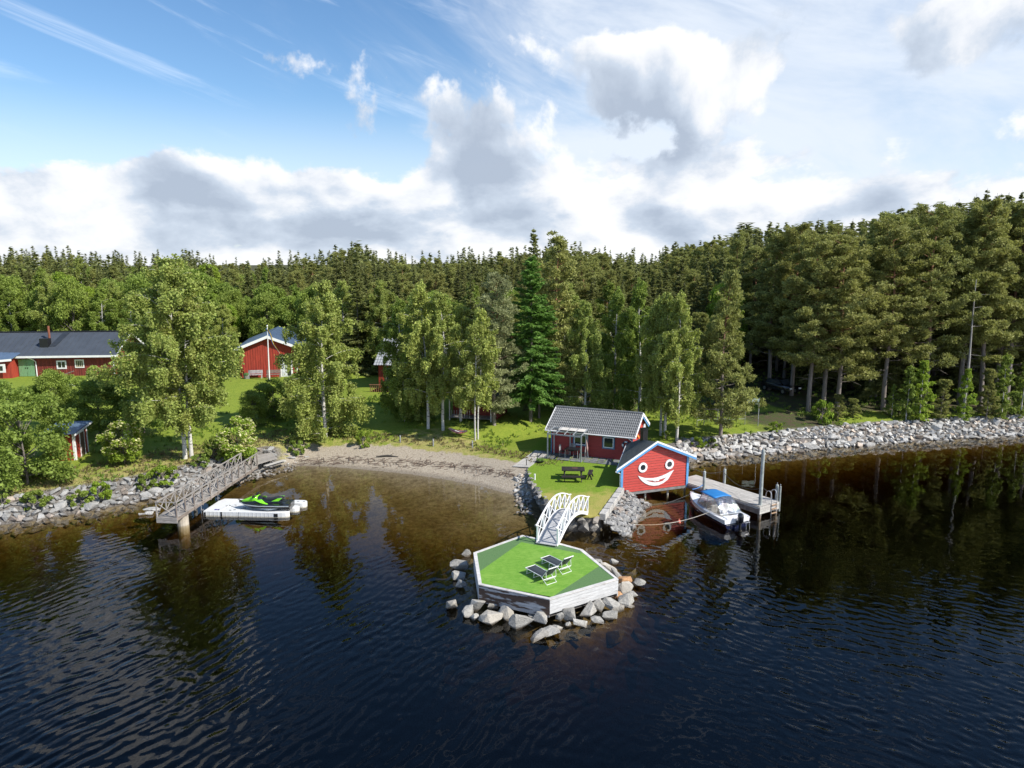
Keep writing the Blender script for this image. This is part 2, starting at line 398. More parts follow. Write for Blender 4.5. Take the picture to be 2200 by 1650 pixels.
def ground_mat():
    m = bpy.data.materials.new('ground_cover'); m.use_nodes = True; g = NT(m.node_tree)
    out = g.n('ShaderNodeOutputMaterial'); b = g.n('ShaderNodeBsdfPrincipled'); g.L(b.outputs[0], out.inputs[0])
    pos = g.n('ShaderNodeNewGeometry').outputs['Position']
    at = g.n('ShaderNodeVertexColor', layer_name='cover'); sp = g.n('ShaderNodeSeparateColor'); g.L(at.outputs[0], sp.inputs[0])
    s_, d_, f_ = sp.outputs; st = at.outputs['Alpha']
    nb = g.noise(pos, 0.35, 5, 0.6); nm = g.noise(pos, 1.6, 5, 0.6); nf = g.noise(pos, 9.0, 5, 0.7)
    grass = g.mix(g.ss(nm, 0.3, 0.7), (0.12, 0.19, 0.016), (0.19, 0.25, 0.026))
    grass = g.mix(g.ss(nf, 0.35, 0.7), grass, (0.24, 0.28, 0.04))
    dryc = g.mix(g.ss(nf, 0.3, 0.7), (0.25, 0.215, 0.07), (0.42, 0.35, 0.16))
    dm = g.m('ADD', d_, g.m('MULTIPLY', g.m('SUBTRACT', nm, 0.5), 1.6))
    c = g.mix(g.ss(dm, 0.35, 0.95, 0.0, 0.85), grass, dryc)
    floor_ = g.mix(g.ss(nm, 0.35, 0.65), (0.075, 0.058, 0.036), (0.05, 0.075, 0.018))
    floor_ = g.mix(g.ss(nf, 0.5, 0.75), floor_, (0.17, 0.125, 0.085))
    fm = g.m('ADD', f_, g.m('MULTIPLY', g.m('SUBTRACT', nb, 0.5), 1.2))
    c = g.mix(g.ss(fm, 0.4, 0.7), c, floor_)
    sandc = g.mix(g.ss(nf, 0.3, 0.72), (0.27, 0.225, 0.17), (0.46, 0.40, 0.32))
    vor = g.n('ShaderNodeTexVoronoi'); vor.inputs['Scale'].default_value = 11; g.L(pos, vor.inputs['Vector'])
    sandc = g.mix(g.ss(vor.outputs['Distance'], 0.0, 0.45, 0.35, 0.0), sandc, (0.50, 0.47, 0.43))
    sandc = g.mix(g.ss(g.noise(pos, 3.0, 5, 0.7), 0.56, 0.70, 0, 0.75), sandc, (0.13, 0.085, 0.06))
    sm = g.m('ADD', s_, g.m('MULTIPLY', g.m('SUBTRACT', nm, 0.5), 0.8))
    c = g.mix(g.ss(sm, 0.35, 0.6), c, sandc)
    gravel = g.mix(g.ss(nf, 0.35, 0.7), (0.09, 0.08, 0.07), (0.26, 0.24, 0.22))
    c = g.mix(g.ss(g.m('ADD', st, g.m('MULTIPLY', g.m('SUBTRACT', nm, 0.5), 0.6)), 0.35, 0.75), c, gravel)
    # wet and under water: stony brown bed
    sz = g.n('ShaderNodeSeparateXYZ'); g.L(pos, sz.inputs[0])
    vb = g.n('ShaderNodeTexVoronoi'); vb.inputs['Scale'].default_value = 2.6; g.L(g.vm('ADD', pos, g.noise(pos, 2.0, 2, 0.5, col=True)), vb.inputs['Vector'])
    bedc = g.mix(g.ss(g.noise(pos, 2.4, 6, 0.75), 0.3, 0.7), (0.16, 0.13, 0.09), (0.46, 0.40, 0.29))
    bedc = g.mix(g.ss(vb.outputs['Distance'], 0.05, 0.5, 0.6, 0.0), bedc, (0.50, 0.44, 0.34))
    c = g.mix(g.ss(sz.outputs[2], 0.03, -0.10), c, bedc)
    wet = g.ss(sz.outputs[2], 0.16, 0.02)
    c = g.mix(g.m('MULTIPLY', wet, 0.45), c, (0.06, 0.05, 0.04))
    g.L(c, b.inputs['Base Color']); b.inputs['Roughness'].default_value = 0.9; b.inputs['Specular IOR Level'].default_value = 0.2
    bp = g.n('ShaderNodeBump'); bp.inputs['Distance'].default_value = 0.06; g.L(g.noise(pos, 7.0, 6, 0.7), bp.inputs['Height']); g.L(bp.outputs[0], b.inputs['Normal'])
    return m
gmat = ground_mat()
qs = sand.ravel()[quads].mean(1); qd = DD.ravel()[quads].mean(1)
sub_mesh('ground', (qd > 0) & (qs < 0.45), gmat)
sub_mesh('beach', (qd > 0) & (qs >= 0.45), gmat)
sub_mesh('lake_bed', qd <= 0, gmat)
# ---------------------------------------------------------------- water: a body of tea-brown water whose surface carries real ripples
def water_mat():
    m = bpy.data.materials.new('lake_water'); m.use_nodes = True; g = NT(m.node_tree)
    out = g.n('ShaderNodeOutputMaterial')
    gl = g.n('ShaderNodeBsdfGlossy'); gl.inputs['Roughness'].default_value = 0.015
    fr = g.n('ShaderNodeFresnel'); bf = g.n('ShaderNodeNewGeometry').outputs['Backfacing']; g.L(g.m('ADD', 1.42, g.m('MULTIPLY', bf, 1 / 1.42 - 1.42)), fr.inputs['IOR'])      # rays are not bent here, so no total reflection from below
    tr = g.n('ShaderNodeBsdfTransparent'); tr.inputs[0].default_value = (0.97, 0.94, 0.88, 1)
    mx = g.n('ShaderNodeMixShader'); g.L(fr.outputs[0], mx.inputs[0]); g.L(tr.outputs[0], mx.inputs[1]); g.L(gl.outputs[0], mx.inputs[2])
    g.L(mx.outputs[0], out.inputs['Surface'])
    va = g.n('ShaderNodeVolumeAbsorption'); va.inputs['Color'].default_value = (0.56, 0.46, 0.10, 1); va.inputs['Density'].default_value = 0.98
    g.L(va.outputs[0], out.inputs['Volume'])
    m.cycles.homogeneous_volume = True
    return m
def waves(X, Y, ang, spread, lmin, lmax, n, seed):
    """sum of long-crested waves travelling about one direction, unit slope"""
    r = np.random.default_rng(seed); z = np.zeros_like(X)
    for k in range(n):
        lam = lmin * (lmax / lmin) ** r.random() ; a = ang + r.normal() * spread; kk = 2 * math.pi / lam
        z += np.sin(kk * (X * math.cos(a) + Y * math.sin(a)) + r.uniform(0, 6.28)) * (lam / (2 * math.pi)) * math.sqrt(2.0 / n)
    return z
wx = dense(-40, 44, 0.085, 2400, 1.3); wy = dense(19, 42, 0.078, 2400, 1.016)
wy = wy[(wy < 140) & (wy > 16)]; wy = np.array([-650, -200, -50, 5] + list(wy) + [140])
WX, WY = np.meshgrid(wx, wy)
lr = sst(WX + 3 * wob(WX, WY, 0.12, 1), -4, 12)
edge = WY + 4.5 * wob(WX, WY, 0.16, 3.0) + 2.0 * wob(WX, WY, 0.43, 5.0)
breeze = 0.030 + 0.97 * (1 - sst(edge, 30.0, 45.0))
breeze = np.where(WX > 16, np.maximum(breeze, 0.30 * (1 - sst(edge, 44, 60))), breeze)
gust = 0.40 + 0.90 * sst(wob(WX, WY, 0.20, 8.0) + 0.5 * wob(WX, WY, 0.55, 2.0), -0.7, 0.8)
WXX = WX + 0.5 * wob(WX, WY, 0.33, 4.0) + 0.12 * wob(WX, WY, 1.1, 7.0); WYY = WY + 0.5 * wob(WY, WX, 0.29, 9.0) + 0.12 * wob(WY, WX, 1.2, 3.0)
w1 = waves(WXX, WYY, R(146), R(16), 0.28, 0.62, 52, 1); w2 = waves(WXX, WYY, R(50), R(15), 0.27, 0.55, 52, 2); w3 = waves(WXX, WYY, R(95), R(70), 0.30, 1.1, 40, 3)
WZ = (w1 * (1 - lr) * 0.072 + w2 * lr * 0.055 + w3 * 0.026) * breeze * gust + w3 * 0.0035
WZ *= (sst(WY, 16, 19) * (1 - sst(WY, 85, 95)) * sst(WX, -60, -46) * (1 - sst(WX, 50, 64)))
mW, nW = WX.shape; top_ = np.stack([WX.ravel(), WY.ravel(), WZ.ravel()], -1); bx_ = np.array([[wx[0], wy[0], -14.0], [wx[-1], wy[0], -14.0], [wx[-1], wy[-1], -14.0], [wx[0], wy[-1], -14.0]])
iw = np.arange(mW * nW).reshape(mW, nW); qw = np.stack([iw[:-1, :-1], iw[:-1, 1:], iw[1:, 1:], iw[1:, :-1]], -1).reshape(-1, 4); NB = mW * nW
bott = [(NB, NB + 3, NB + 2, NB + 1)]; rims = [[NB, NB + 1] + list(iw[0, ::-1]), [NB + 1, NB + 2] + list(iw[::-1, -1]), [NB + 2, NB + 3] + list(iw[-1, :]), [NB + 3, NB] + list(iw[:, 0])]
loops = list(qw.ravel()) ; starts = list(range(0, qw.size, 4)); tots = [4] * len(qw); at_ = qw.size
ex_ = [list(b) for b in bott] + rims
for r_ in ex_: starts.append(at_); tots.append(len(r_)); at_ += len(r_)
loops = np.concatenate([qw.ravel()] + [np.array(r_) for r_ in ex_])
me = bpy.data.meshes.new('water'); allv = np.concatenate([top_, bx_]); me.vertices.add(len(allv)); me.vertices.foreach_set('co', allv.ravel()); me.loops.add(len(loops)); me.loops.foreach_set('vertex_index', loops.astype(np.int32))
me.polygons.add(len(starts)); me.polygons.foreach_set('loop_start', starts); me.polygons.foreach_set('loop_total', tots)
sm = np.ones(len(starts), bool); sm[-5:] = False; me.polygons.foreach_set('use_smooth', sm); me.update(calc_edges=True); me.materials.append(water_mat())
wo = bpy.data.objects.new('water', me); C.objects.link(wo); tag(wo, kind='structure')
bs = MB(); bs.b2(-2600, 2600, -699, 3000, -15.5, -15); tag(bs.build('lake_floor', pbr('deep_mud', (0.02, 0.016, 0.01), 0.9)), kind='structure')

# ---------------------------------------------------------------- grassy terrace that juts into the bay
TZ = 1.03
TPX = [(1136,1003),(1133,1012),(1140,1030),(1152,1050),(1165,1066),(1180,1083),(1196,1098),(1214,1107),(1266,1110),(1291,1106),(1311,1080),(1331,1056)]
terr = [P(a, b, TZ) for a, b in TPX]
terr = [Vector((p.x, p.y, TZ)) for p in terr] + [Vector((9.0, 50.6, TZ)), Vector((11.8, 55.0, TZ)), Vector((11.0, 58.5, TZ)), Vector((2.5, 60.5, TZ)), Vector((1.6, 57.0, TZ))]
def lawn_mat(name, a, b, c_):
    m = bpy.data.materials.new(name); m.use_nodes = True; g = NT(m.node_tree)
    out = g.n('ShaderNodeOutputMaterial'); bb = g.n('ShaderNodeBsdfPrincipled'); g.L(bb.outputs[0], out.inputs[0])
    pos = g.n('ShaderNodeNewGeometry').outputs['Position']
    n1 = g.noise(pos, 0.9, 5, 0.6); n2 = g.noise(pos, 8.0, 5, 0.7)
    sp = g.n('ShaderNodeSeparateXYZ'); g.L(pos, sp.inputs[0])
    c = g.mix(g.ss(n2, 0.3, 0.7), a, b)
    wear = g.m('ADD', g.ss(sp.outputs[1], 50.0, 42.0, 0.0, 0.55), n1)
    c = g.mix(g.ss(wear, 0.66, 1.05, 0, 0.9), c, c_)
    g.L(c, bb.inputs['Base Color']); bb.inputs['Roughness'].default_value = 0.9; bb.inputs['Specular IOR Level'].default_value = 0.2
    bp = g.n('ShaderNodeBump'); bp.inputs['Distance'].default_value = 0.05; g.L(g.noise(pos, 14.0, 5, 0.7), bp.inputs['Height']); g.L(bp.outputs[0], bb.inputs['Normal'])
    return m
lm = lawn_mat('terrace_lawn', (0.125, 0.215, 0.016), (0.20, 0.29, 0.03), (0.36, 0.31, 0.09))
b_ = MB(); b_.prism([(p.x, p.y, TZ - .09) for p in terr], (0, 0, .09)); tag(b_.build('lawn', lm), kind='structure')
tc_ = sum(terr, Vector()) / len(terr); b_ = MB(); b_.prism([(p.x + (tc_.x - p.x) * .015, p.y + (tc_.y - p.y) * .015, -1.4) for p in terr], (0, 0, TZ + 1.4 - .092)); tag(b_.build('terrace_fill', pbr('rubble_fill', (.17, .16, .145), .9, .4, 5, bump=.08, bscale=6)), kind='structure')

# ---------------------------------------------------------------- stones
def stone_mesh(seed, flat=0.75, n=13):
    r = random.Random(seed); bm = bmesh.new()
    for i in range(n):
        v = Vector((r.gauss(0, 1), r.gauss(0, 1), r.gauss(0, 1))).normalized()
        v *= r.uniform(0.82, 1.08); bm.verts.new((v.x * 0.5 * 1.15, v.y * 0.5 * r.uniform(0.85, 1.0), v.z * 0.5 * flat))
    bmesh.ops.convex_hull(bm, input=bm.verts)
    for v in [v for v in bm.verts if not v.link_faces]: bm.verts.remove(v)
    me = bpy.data.meshes.new('stone'); bm.to_mesh(me); bm.free(); return me
STONES = [stone_mesh(i, random.Random(i).uniform(0.6, 0.9), 12 + i % 5) for i in range(14)]
def stone_mat(name, a, b, c_, k=0.3):
    m = bpy.data.materials.new(name); m.use_nodes = True; g = NT(m.node_tree)
    out = g.n('ShaderNodeOutputMaterial'); bb = g.n('ShaderNodeBsdfPrincipled'); g.L(bb.outputs[0], out.inputs[0])
    gm = g.n('ShaderNodeNewGeometry'); pos = gm.outputs['Position']; oi = g.n('ShaderNodeObjectInfo')
    n2 = g.noise(pos, 5.0, 6, 0.7); n3 = g.noise(pos, 22.0, 3, 0.6)
    c = g.mix(g.ss(n2, 0.3, 0.7), a, b)
    c = g.mix(g.ss(n3, 0.35, 0.75, 0.0, 0.55), c, tuple(v * 0.40 for v in a)); c = g.mix(g.ss(g.noise(pos, 2.3, 4, 0.7), 0.52, 0.70, 0.0, 0.5), c, tuple(v * 0.55 for v in b))
    rnd = g.m('FRACT', g.m('ADD', oi.outputs['Random'], gm.outputs['Random Per Island']))
    c = g.mix(g.ss(rnd, 0.78, 0.98, 0.0, 0.7), c, c_)
    sc_ = g.vm('SCALE', c); g.L(g.m('ADD', 1 - k, g.m('MULTIPLY', g.m('FRACT', g.m('MULTIPLY', rnd, 7.31)), 2 * k)), sc_.node.inputs['Scale'])
    sp = g.n('ShaderNodeSeparateXYZ'); g.L(pos, sp.inputs[0])
    wl = g.m('ADD', sp.outputs[2], g.m('MULTIPLY', g.m('SUBTRACT', n2, 0.5), 0.14))
    c = g.mix(g.ss(wl, 0.16, 0.03, 0, 0.75), sc_, (0.085, 0.065, 0.045))       # the wet band at the waterline
    g.L(c, bb.inputs['Base Color']); g.L(g.ss(wl, 0.14, 0.04, 0.85, 0.35), bb.inputs['Roughness'])
    bp = g.n('ShaderNodeBump'); bp.inputs['Distance'].default_value = 0.05; g.L(g.noise(pos, 9.0, 6, 0.7), bp.inputs['Height']); g.L(bp.outputs[0], bb.inputs['Normal'])
    return m
sm_grey = stone_mat('grey_stone', (0.24, 0.24, 0.235), (0.40, 0.39, 0.375), (0.36, 0.28, 0.22))
sm_pale = stone_mat('pale_blasted_stone', (0.36, 0.355, 0.34), (0.60, 0.585, 0.56), (0.48, 0.36, 0.26))
sm_dark = stone_mat('dark_wall_stone', (0.20, 0.19, 0.175), (0.34, 0.325, 0.30), (0.25, 0.21, 0.17))
sm_bld = stone_mat('boulder_granite', (0.28, 0.27, 0.245), (0.44, 0.42, 0.385), (0.42, 0.38, 0.32), 0.2)
sm_or = stone_mat('orange_granite', (0.42, 0.22, 0.10), (0.58, 0.34, 0.17), (0.50, 0.30, 0.16), 0.1)
def mat_variants(base):
    out = []
    for me in STONES: m2 = me.copy(); m2.name = 'stone'; m2.materials.append(base); out.append(m2)
    return out
MG, MP, MD, MBD = (mat_variants(m) for m in (sm_grey, sm_pale, sm_dark, sm_bld))
def place_stones(root, pts, meshes, limit=300):
    """pts: (x,y,z,size). The ones that show largest become parts, the rest one joined mesh"""
    fr = world_frame(root)
    pts = sorted(pts, key=lambda p: -p[3] / math.hypot(p[0], p[1]))
    rest = MB(fr)
    for i, (x, y, z, s) in enumerate(pts):
        rot = (random.uniform(-.5, .5), random.uniform(-.5, .5), random.uniform(0, 6.28))
        scl = (s * random.uniform(0.9, 1.35), s * random.uniform(0.8, 1.1), s * random.uniform(0.8, 1.1))
        if i < limit:
            me = random.choice(meshes); o = bpy.data.objects.new('stone', me); C.objects.link(o); o.parent = root
            o.location = fr((x, y, z)); o.rotation_euler = rot; o.scale = scl
        else:
            from mathutils import Euler
            me = random.choice(STONES); M = Matrix.Translation((x, y, z)) @ Euler(rot).to_matrix().to_4x4() @ Matrix.Diagonal((*scl, 1))
            rest.add([M @ v.co for v in me.vertices], [tuple(p.vertices) for p in me.polygons])
    if rest.v: o = rest.build('small_stones', meshes[0].materials[0], root, fix=False); tag(o, kind='stuff')
def bank(px0, px1, lo, hi, dens, smin, smax, n_try, xr):
    rs = random.Random(5); acc = []
    xs = np.array([rs.uniform(*xr[0]) for _ in range(n_try)]); ys = np.array([rs.uniform(*xr[1]) for _ in range(n_try)])
    d = sdist(xs, ys); h = height(xs, ys); w = beachw(xs, ys); cell = {}
    for i in range(n_try):
        if not (lo < d[i] < hi) or w[i] > 0.35: continue
        q = proj((xs[i], ys[i], h[i]))
        if q[0] < px0 - 90 or q[0] > px1: continue
        s = rs.uniform(smin, smax) * (1.15 if d[i] < 0.6 else 1.0) * (1.5 if rs.random() < 0.08 else 1)
        k = (int(xs[i] / 0.5), int(ys[i] / 0.5)); ok = True
        for a in (-1, 0, 1):
            for b in (-1, 0, 1):
                for (x2, y2, s2) in cell.get((k[0] + a, k[1] + b), ()):
                    if math.hypot(xs[i] - x2, ys[i] - y2) < dens * (s + s2): ok = False
        if not ok: continue
        cell.setdefault(k, []).append((xs[i], ys[i], s)); acc.append((xs[i], ys[i], h[i] + 0.12 * s, s))
    return acc
lb = thing('stone_bank', 'long grey riprap bank along the left shore beside the wooden gangway', 'stone bank', tuple(P(200, 1095)))
place_stones(lb, bank(-60, 590, -0.9, 2.0, 0.29, 0.34, 0.68, 26000, ((-36, -16), (40, 58))), MG)
rb = thing('stone_bank', 'pale blasted rock bank running along the right shore below the pines', 'stone bank', tuple(P(1800, 962)))
place_stones(rb, bank(1484, 2290, -0.7, 2.15, 0.27, 0.32, 0.72, 44000, ((14, 56), (54, 74))), MP)
# retaining walls of the terrace
def wall_run(root, pts, z0, z1, s, meshes, jitter=0.12, out=0.15, rows=None, extra=0):
    acc = []; rs = random.Random(3)
    for (a, b) in zip(pts[:-1], pts[1:]):
        a = Vector(a); b = Vector(b); L = (b - a).length; n = max(1, int(L / (s * 0.72))); nrm = Vector(((b - a).y, -(b - a).x, 0)).normalized()
        for r in range(rows or int((z1 - z0) / (s * 0.62)) + 1):
            z = z1 - s * 0.36 - r * s * 0.55
            if z < z0: break
            for k in range(n):
                t = (k + 0.5 + rs.uniform(-.15, .15)) / n; p = a.lerp(b, t) + nrm * (out * (0.3 + 0.6 * r) + rs.uniform(-jitter, jitter))
                acc.append((p.x, p.y, z + rs.uniform(-.05, .05), s * rs.uniform(0.85, 1.2)))
    place_stones(root, acc, meshes)
wl = thing('stone_wall', 'dark dry-stone retaining wall on the bay side of the terrace lawn', 'stone wall', tuple(P(1150, 1060)))
wall_run(wl, [Vector((p.x, p.y, 0)) for p in terr[0:7]][::-1], -0.3, 1.12, 0.5, MD, out=-0.10 * -1)
wt = thing('stone_wall', 'low wall of big square stones at the tip where the white bridge lands', 'stone wall', tuple(P(1260, 1120)))
wall_run(wt, [Vector((p.x, p.y, 0)) for p in terr[6:10]][::-1], -0.35, 1.05, 0.78, MD, out=0.22)
# sloping heap of stones on the boathouse side
hp = thing('stone_bank', 'tumbled heap of small rocks between terrace lawn and smiling boathouse', 'stone bank', tuple(P(1330, 1095)))
acc = []; rs = random.Random(11)
a0 = Vector((terr[9].x, terr[9].y, 0)); a1 = Vector((terr[11].x, terr[11].y, 0)); dn = (a1 - a0).normalized(); nn = Vector((dn.y, -dn.x, 0))
for i in range(330):
    t = rs.uniform(-0.05, 1.25); q = rs.random() ** 0.8 * 1.7
    p = a0.lerp(a1, t) + nn * (q + 0.12); acc.append((p.x, p.y, 0.70 - q * 0.47 + rs.uniform(-.07, .07), rs.uniform(0.26, 0.56)))
place_stones(hp, acc, MG, 300)
# rubble and bed of the terrace edge on the beach side
hs = thing('stone_bank', 'small pale stones spilling from the beach end of the terrace wall', 'stone bank', tuple(P(1128, 1062)))
acc = []
for i in range(90):
    px = 1108 + 38 * rs.random(); py = 1040 + 62 * rs.random()
    if px > 1118 + (py - 1030) * 0.55: continue
    p = P(px, py, 0.05); acc.append((p.x, p.y, max(-0.05, gz(p.x, p.y)) + 0.05, rs.uniform(0.18, 0.42)))
place_stones(hs, acc, MP)
cw = MB(); q0 = P(1288, 1108, TZ); q1 = P(1330, 1050, TZ)
for i in range(5):
    a = q0.lerp(q1, i / 5 + 0.01); b = q0.lerp(q1, (i + 1) / 5 - 0.01)
    cwt = None
kerb = thing('stone_kerb', 'flat pale kerb of slabs edging the terrace beside the boathouse', 'kerb', tuple(q0))
for i in range(5):
    a = q0.lerp(q1, i / 5 + 0.012); b = q0.lerp(q1, (i + 1) / 5 - 0.012); k_ = MB(world_frame(kerb)); k_.beam(a + Vector((0.16, 0, -0.1)), b + Vector((0.16, 0, -0.1)), 0.42, 0.42)
    k_.build('slab', pbr('kerb_stone', (0.40, 0.385, 0.36), 0.85, 0.2, 4.0, bump=0.02, orand=0.12), kerb, bevel=0.03)
# slate paving of the patio and the plank ramp
pav = thing('patio_paving', 'grey slate paving under the pergola in front of the red cabin', 'paving', (3.5, 54.5, TZ))
slm = pbr('slate', (0.155, 0.165, 0.165), 0.75, 0.25, 3.0, orand=0.25, bump=0.006, col2=(0.20, 0.19, 0.10), thr=(0.55, 0.7))
fp = world_frame(pav); c00 = P(1152, 984, TZ); c10 = P(1340, 1002, TZ); c01 = P(1160, 968, TZ); c11 = P(1352, 985, TZ)
for i in range(13):
    for j in range(4):
        u0, u1 = i / 13, (i + 1) / 13; v0, v1 = j / 4, (j + 1) / 4
        if i % 2: v0 = max(0, v0 - 0.1); v1 = min(1, v1 - 0.1) if j < 3 else 1
        g0 = 0.004
        def bl(u, v): return (c00.lerp(c10, u)).lerp(c01.lerp(c11, u), v)
        jj = lambda: random.uniform(-0.006, 0.006)
        q = [bl(u0 + g0 + jj(), v0 + g0 * 3), bl(u1 - g0 + jj(), v0 + g0 * 3), bl(u1 - g0 + jj(), v1 - g0 * 3), bl(u0 + g0 + jj(), v1 - g0 * 3)]
        m_ = MB(fp); m_.prism([(p.x, p.y, TZ) for p in q], (0, 0, 0.03 + random.uniform(0, 0.012))); m_.build('slab', slm, pav)
# ---------------------------------------------------------------- green swimming platform
TOPZ = 1.10
pl = thing('swim_platform', 'seven sided whitewashed timber platform topped with green artificial turf out in the water', 'platform', tuple(P(1175, 1230)))
fw = world_frame(pl)
OUT = [P(a, b, TOPZ) for a, b in [(1017,1189),(1028,1258),(1181,1290),(1329,1246),(1252,1182),(1205,1169),(1122,1151)]]
cen = sum(OUT, Vector()) / len(OUT)
INN = [p + (cen - p).normalized() * 0.20 for p in OUT]
whitew = pbr('whitewashed_board', (0.52, 0.52, 0.52), 0.8, 0.14, 3.0, stretch=(1, 1, 7), col2=(0.36, 0.34, 0.33), thr=(0.58, 0.72), orand=0.06, bump=0.004)
browns = pbr('flaked_brown_board', (0.44, 0.45, 0.47), 0.8, 0.14, 2.0, stretch=(1, 1, 5), col2=(0.085, 0.055, 0.042), thr=(0.44, 0.52), orand=0.05, bump=0.005)
rimm = pbr('pale_rim_board', (0.56, 0.54, 0.52), 0.75, 0.14, 3.0, col2=(0.42, 0.36, 0.32), thr=(0.55, 0.7), orand=0.05)
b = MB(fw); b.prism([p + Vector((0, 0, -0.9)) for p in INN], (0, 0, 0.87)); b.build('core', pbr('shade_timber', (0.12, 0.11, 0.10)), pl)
nO = len(OUT)
for i in range(nO):
    a, c = OUT[i], OUT[(i + 1) % nO]; d = (c - a).normalized(); nrm = Vector((d.y, -d.x, 0))
    if (cen - a).dot(nrm) > 0: nrm = -nrm
    if i in (0, 1, 2, 3):
        for r in range(5):
            z = TOPZ - 0.10 - r * 0.165
            if i == 2 and r == 4: continue
            bb = MB(fw); bb.beam(a + nrm * -0.03 + Vector((0, 0, z - TOPZ)) + d * 0.02, c + nrm * -0.03 + Vector((0, 0, z - TOPZ)) - d * 0.02, 0.05 + random.uniform(0, .008), 0.152)
            bb.build('side_board', browns if i == 1 else whitew, pl)
    ai, ci = INN[i], INN[(i + 1) % nO]
    rb_ = MB(fw); rb_.prism([a, c, ci, ai], (0, 0, 0.05)); rb_.build('rim_board', rimm, pl)
def turf_mat(name, a, b, c_):
    m = bpy.data.materials.new(name); m.use_nodes = True; g = NT(m.node_tree)
    out = g.n('ShaderNodeOutputMaterial'); bb = g.n('ShaderNodeBsdfPrincipled'); g.L(bb.outputs[0], out.inputs[0])
    pos = g.n('ShaderNodeNewGeometry').outputs['Position']
    n1 = g.noise(pos, 1.3, 5, 0.65, 1.5); n2 = g.noise(pos, 16.0, 4, 0.75)
    mp = g.n('ShaderNodeMapping'); g.L(pos, mp.inputs[0]); mp.inputs['Scale'].default_value = (1.2, 7, 1); mp.inputs['Rotation'].default_value = (0, 0, R(6))
    n3 = g.noise(mp.outputs[0], 1.6, 5, 0.65, 1.2)
    c = g.mix(g.ss(n2, 0.28, 0.72), a, b); c = g.mix(g.ss(g.m('ADD', g.m('MULTIPLY', n3, 0.6), g.m('MULTIPLY', n1, 0.4)), 0.40, 0.64, 0, 0.85), c, c_)
    g.L(c, bb.inputs['Base Color']); bb.inputs['Roughness'].default_value = 0.75
    bp = g.n('ShaderNodeBump'); bp.inputs['Distance'].default_value = 0.02; g.L(g.noise(pos, 22.0, 4, 0.7), bp.inputs['Height']); g.L(bp.outputs[0], bb.inputs['Normal'])
    return m
t1 = turf_mat('bright_turf', (0.085, 0.235, 0.014), (0.150, 0.325, 0.026), (0.22, 0.38, 0.055))
t2 = turf_mat('dull_turf', (0.06, 0.135, 0.04), (0.125, 0.225, 0.08), (0.095, 0.18, 0.065))
Z3 = TOPZ + 0.012
def rimpt(i, t): return INN[i].lerp(INN[(i + 1) % nO], t)
def setz(p, z): return Vector((p.x, p.y, z))
Lt = rimpt(0, 0.62); Tt = rimpt(6, 0.0).lerp(rimpt(5, 1.0), 0.0) ; Tt = INN[6]
mL = MB(fw); mL.prism([setz(INN[0], Z3), setz(Lt, Z3), setz(P(1120, 1166, TOPZ), Z3), setz(INN[6], Z3)], (0, 0, 0.02)); mL.build('turf_piece', t2, pl)
r3 = rimpt(3, 0.42); f2 = rimpt(2, 0.04)
mR = MB(fw); mR.prism([setz(f2, Z3), setz(INN[3], Z3), setz(r3, Z3)], (0, 0, 0.02)); mR.build('turf_piece', t2, pl)
b5 = INN[5]; b4 = INN[4]
mB = MB(fw); mB.prism([setz(INN[6], Z3), setz(P(1120, 1166, TOPZ), Z3), setz(P(1250, 1191, TOPZ), Z3), setz(b4, Z3), setz(b5, Z3)], (0, 0, 0.02)); mB.build('turf_piece', t2, pl)
mC = MB(fw); mC.prism([setz(Lt, Z3), setz(INN[1], Z3), setz(f2, Z3), setz(r3, Z3), setz(b4, Z3), setz(P(1250, 1191, TOPZ), Z3), setz(P(1120, 1166, TOPZ), Z3)], (0, 0, 0.024)); mC.build('turf_carpet', t1, pl)
# boulders ringed round it:  px, py of the centre, width in px, height in px, special
BL = [(985,1216,38,30,0),(1003,1190,20,14,0),(985,1240,36,20,0),(989,1257,22,20,0),(1003,1183,8,6,0),(971,1301,26,26,'tilted pale boulder standing alone left of the platform'),
 (1027,1300,36,36,0),(1007,1316,30,28,0),(1019,1327,20,16,0),(1054,1328,50,34,0),(1058,1304,30,20,0),(1090,1318,34,38,0),(1121,1334,50,46,'big angular grey boulder nearest the camera below the platform front'),
 (1144,1326,18,16,0),(1163,1335,40,32,'pale wedge-shaped boulder just right of the big angular one'),(1203,1326,16,24,0),(1229,1321,42,36,'boulder split into dark and sunlit faces right of the platform corner'),(1261,1311,42,34,0),(1286,1303,26,30,0),
 (1312,1302,40,30,'broad flat-topped boulder at the right front of the ring'),(1311,1325,36,20,0),(1305,1284,22,24,0),(1326,1281,26,20,'round tan boulder wedged between grey ones'),(1345,1290,32,38,0),(1346,1266,32,30,0),(1331,1262,26,16,0),
 (1345,1248,30,22,'orange-brown boulder at the right corner of the platform'),(1375,1256,30,18,'pale boulder standing in the water off the right corner'),(1326,1235,30,30,0),(1308,1222,34,24,0),(1285,1210,18,26,0),
 (1196,1353,28,12,0),(1223,1343,18,12,0),(1250,1341,34,16,0),(1180,1362,50,18,0),(1285,1336,30,14,0),(1160,1371,40,14,0),(1331,1310,34,18,0),(1360,1278,20,16,0),(1318,1208,20,12,0),(1353,1303,24,10,0)]
gi = 0
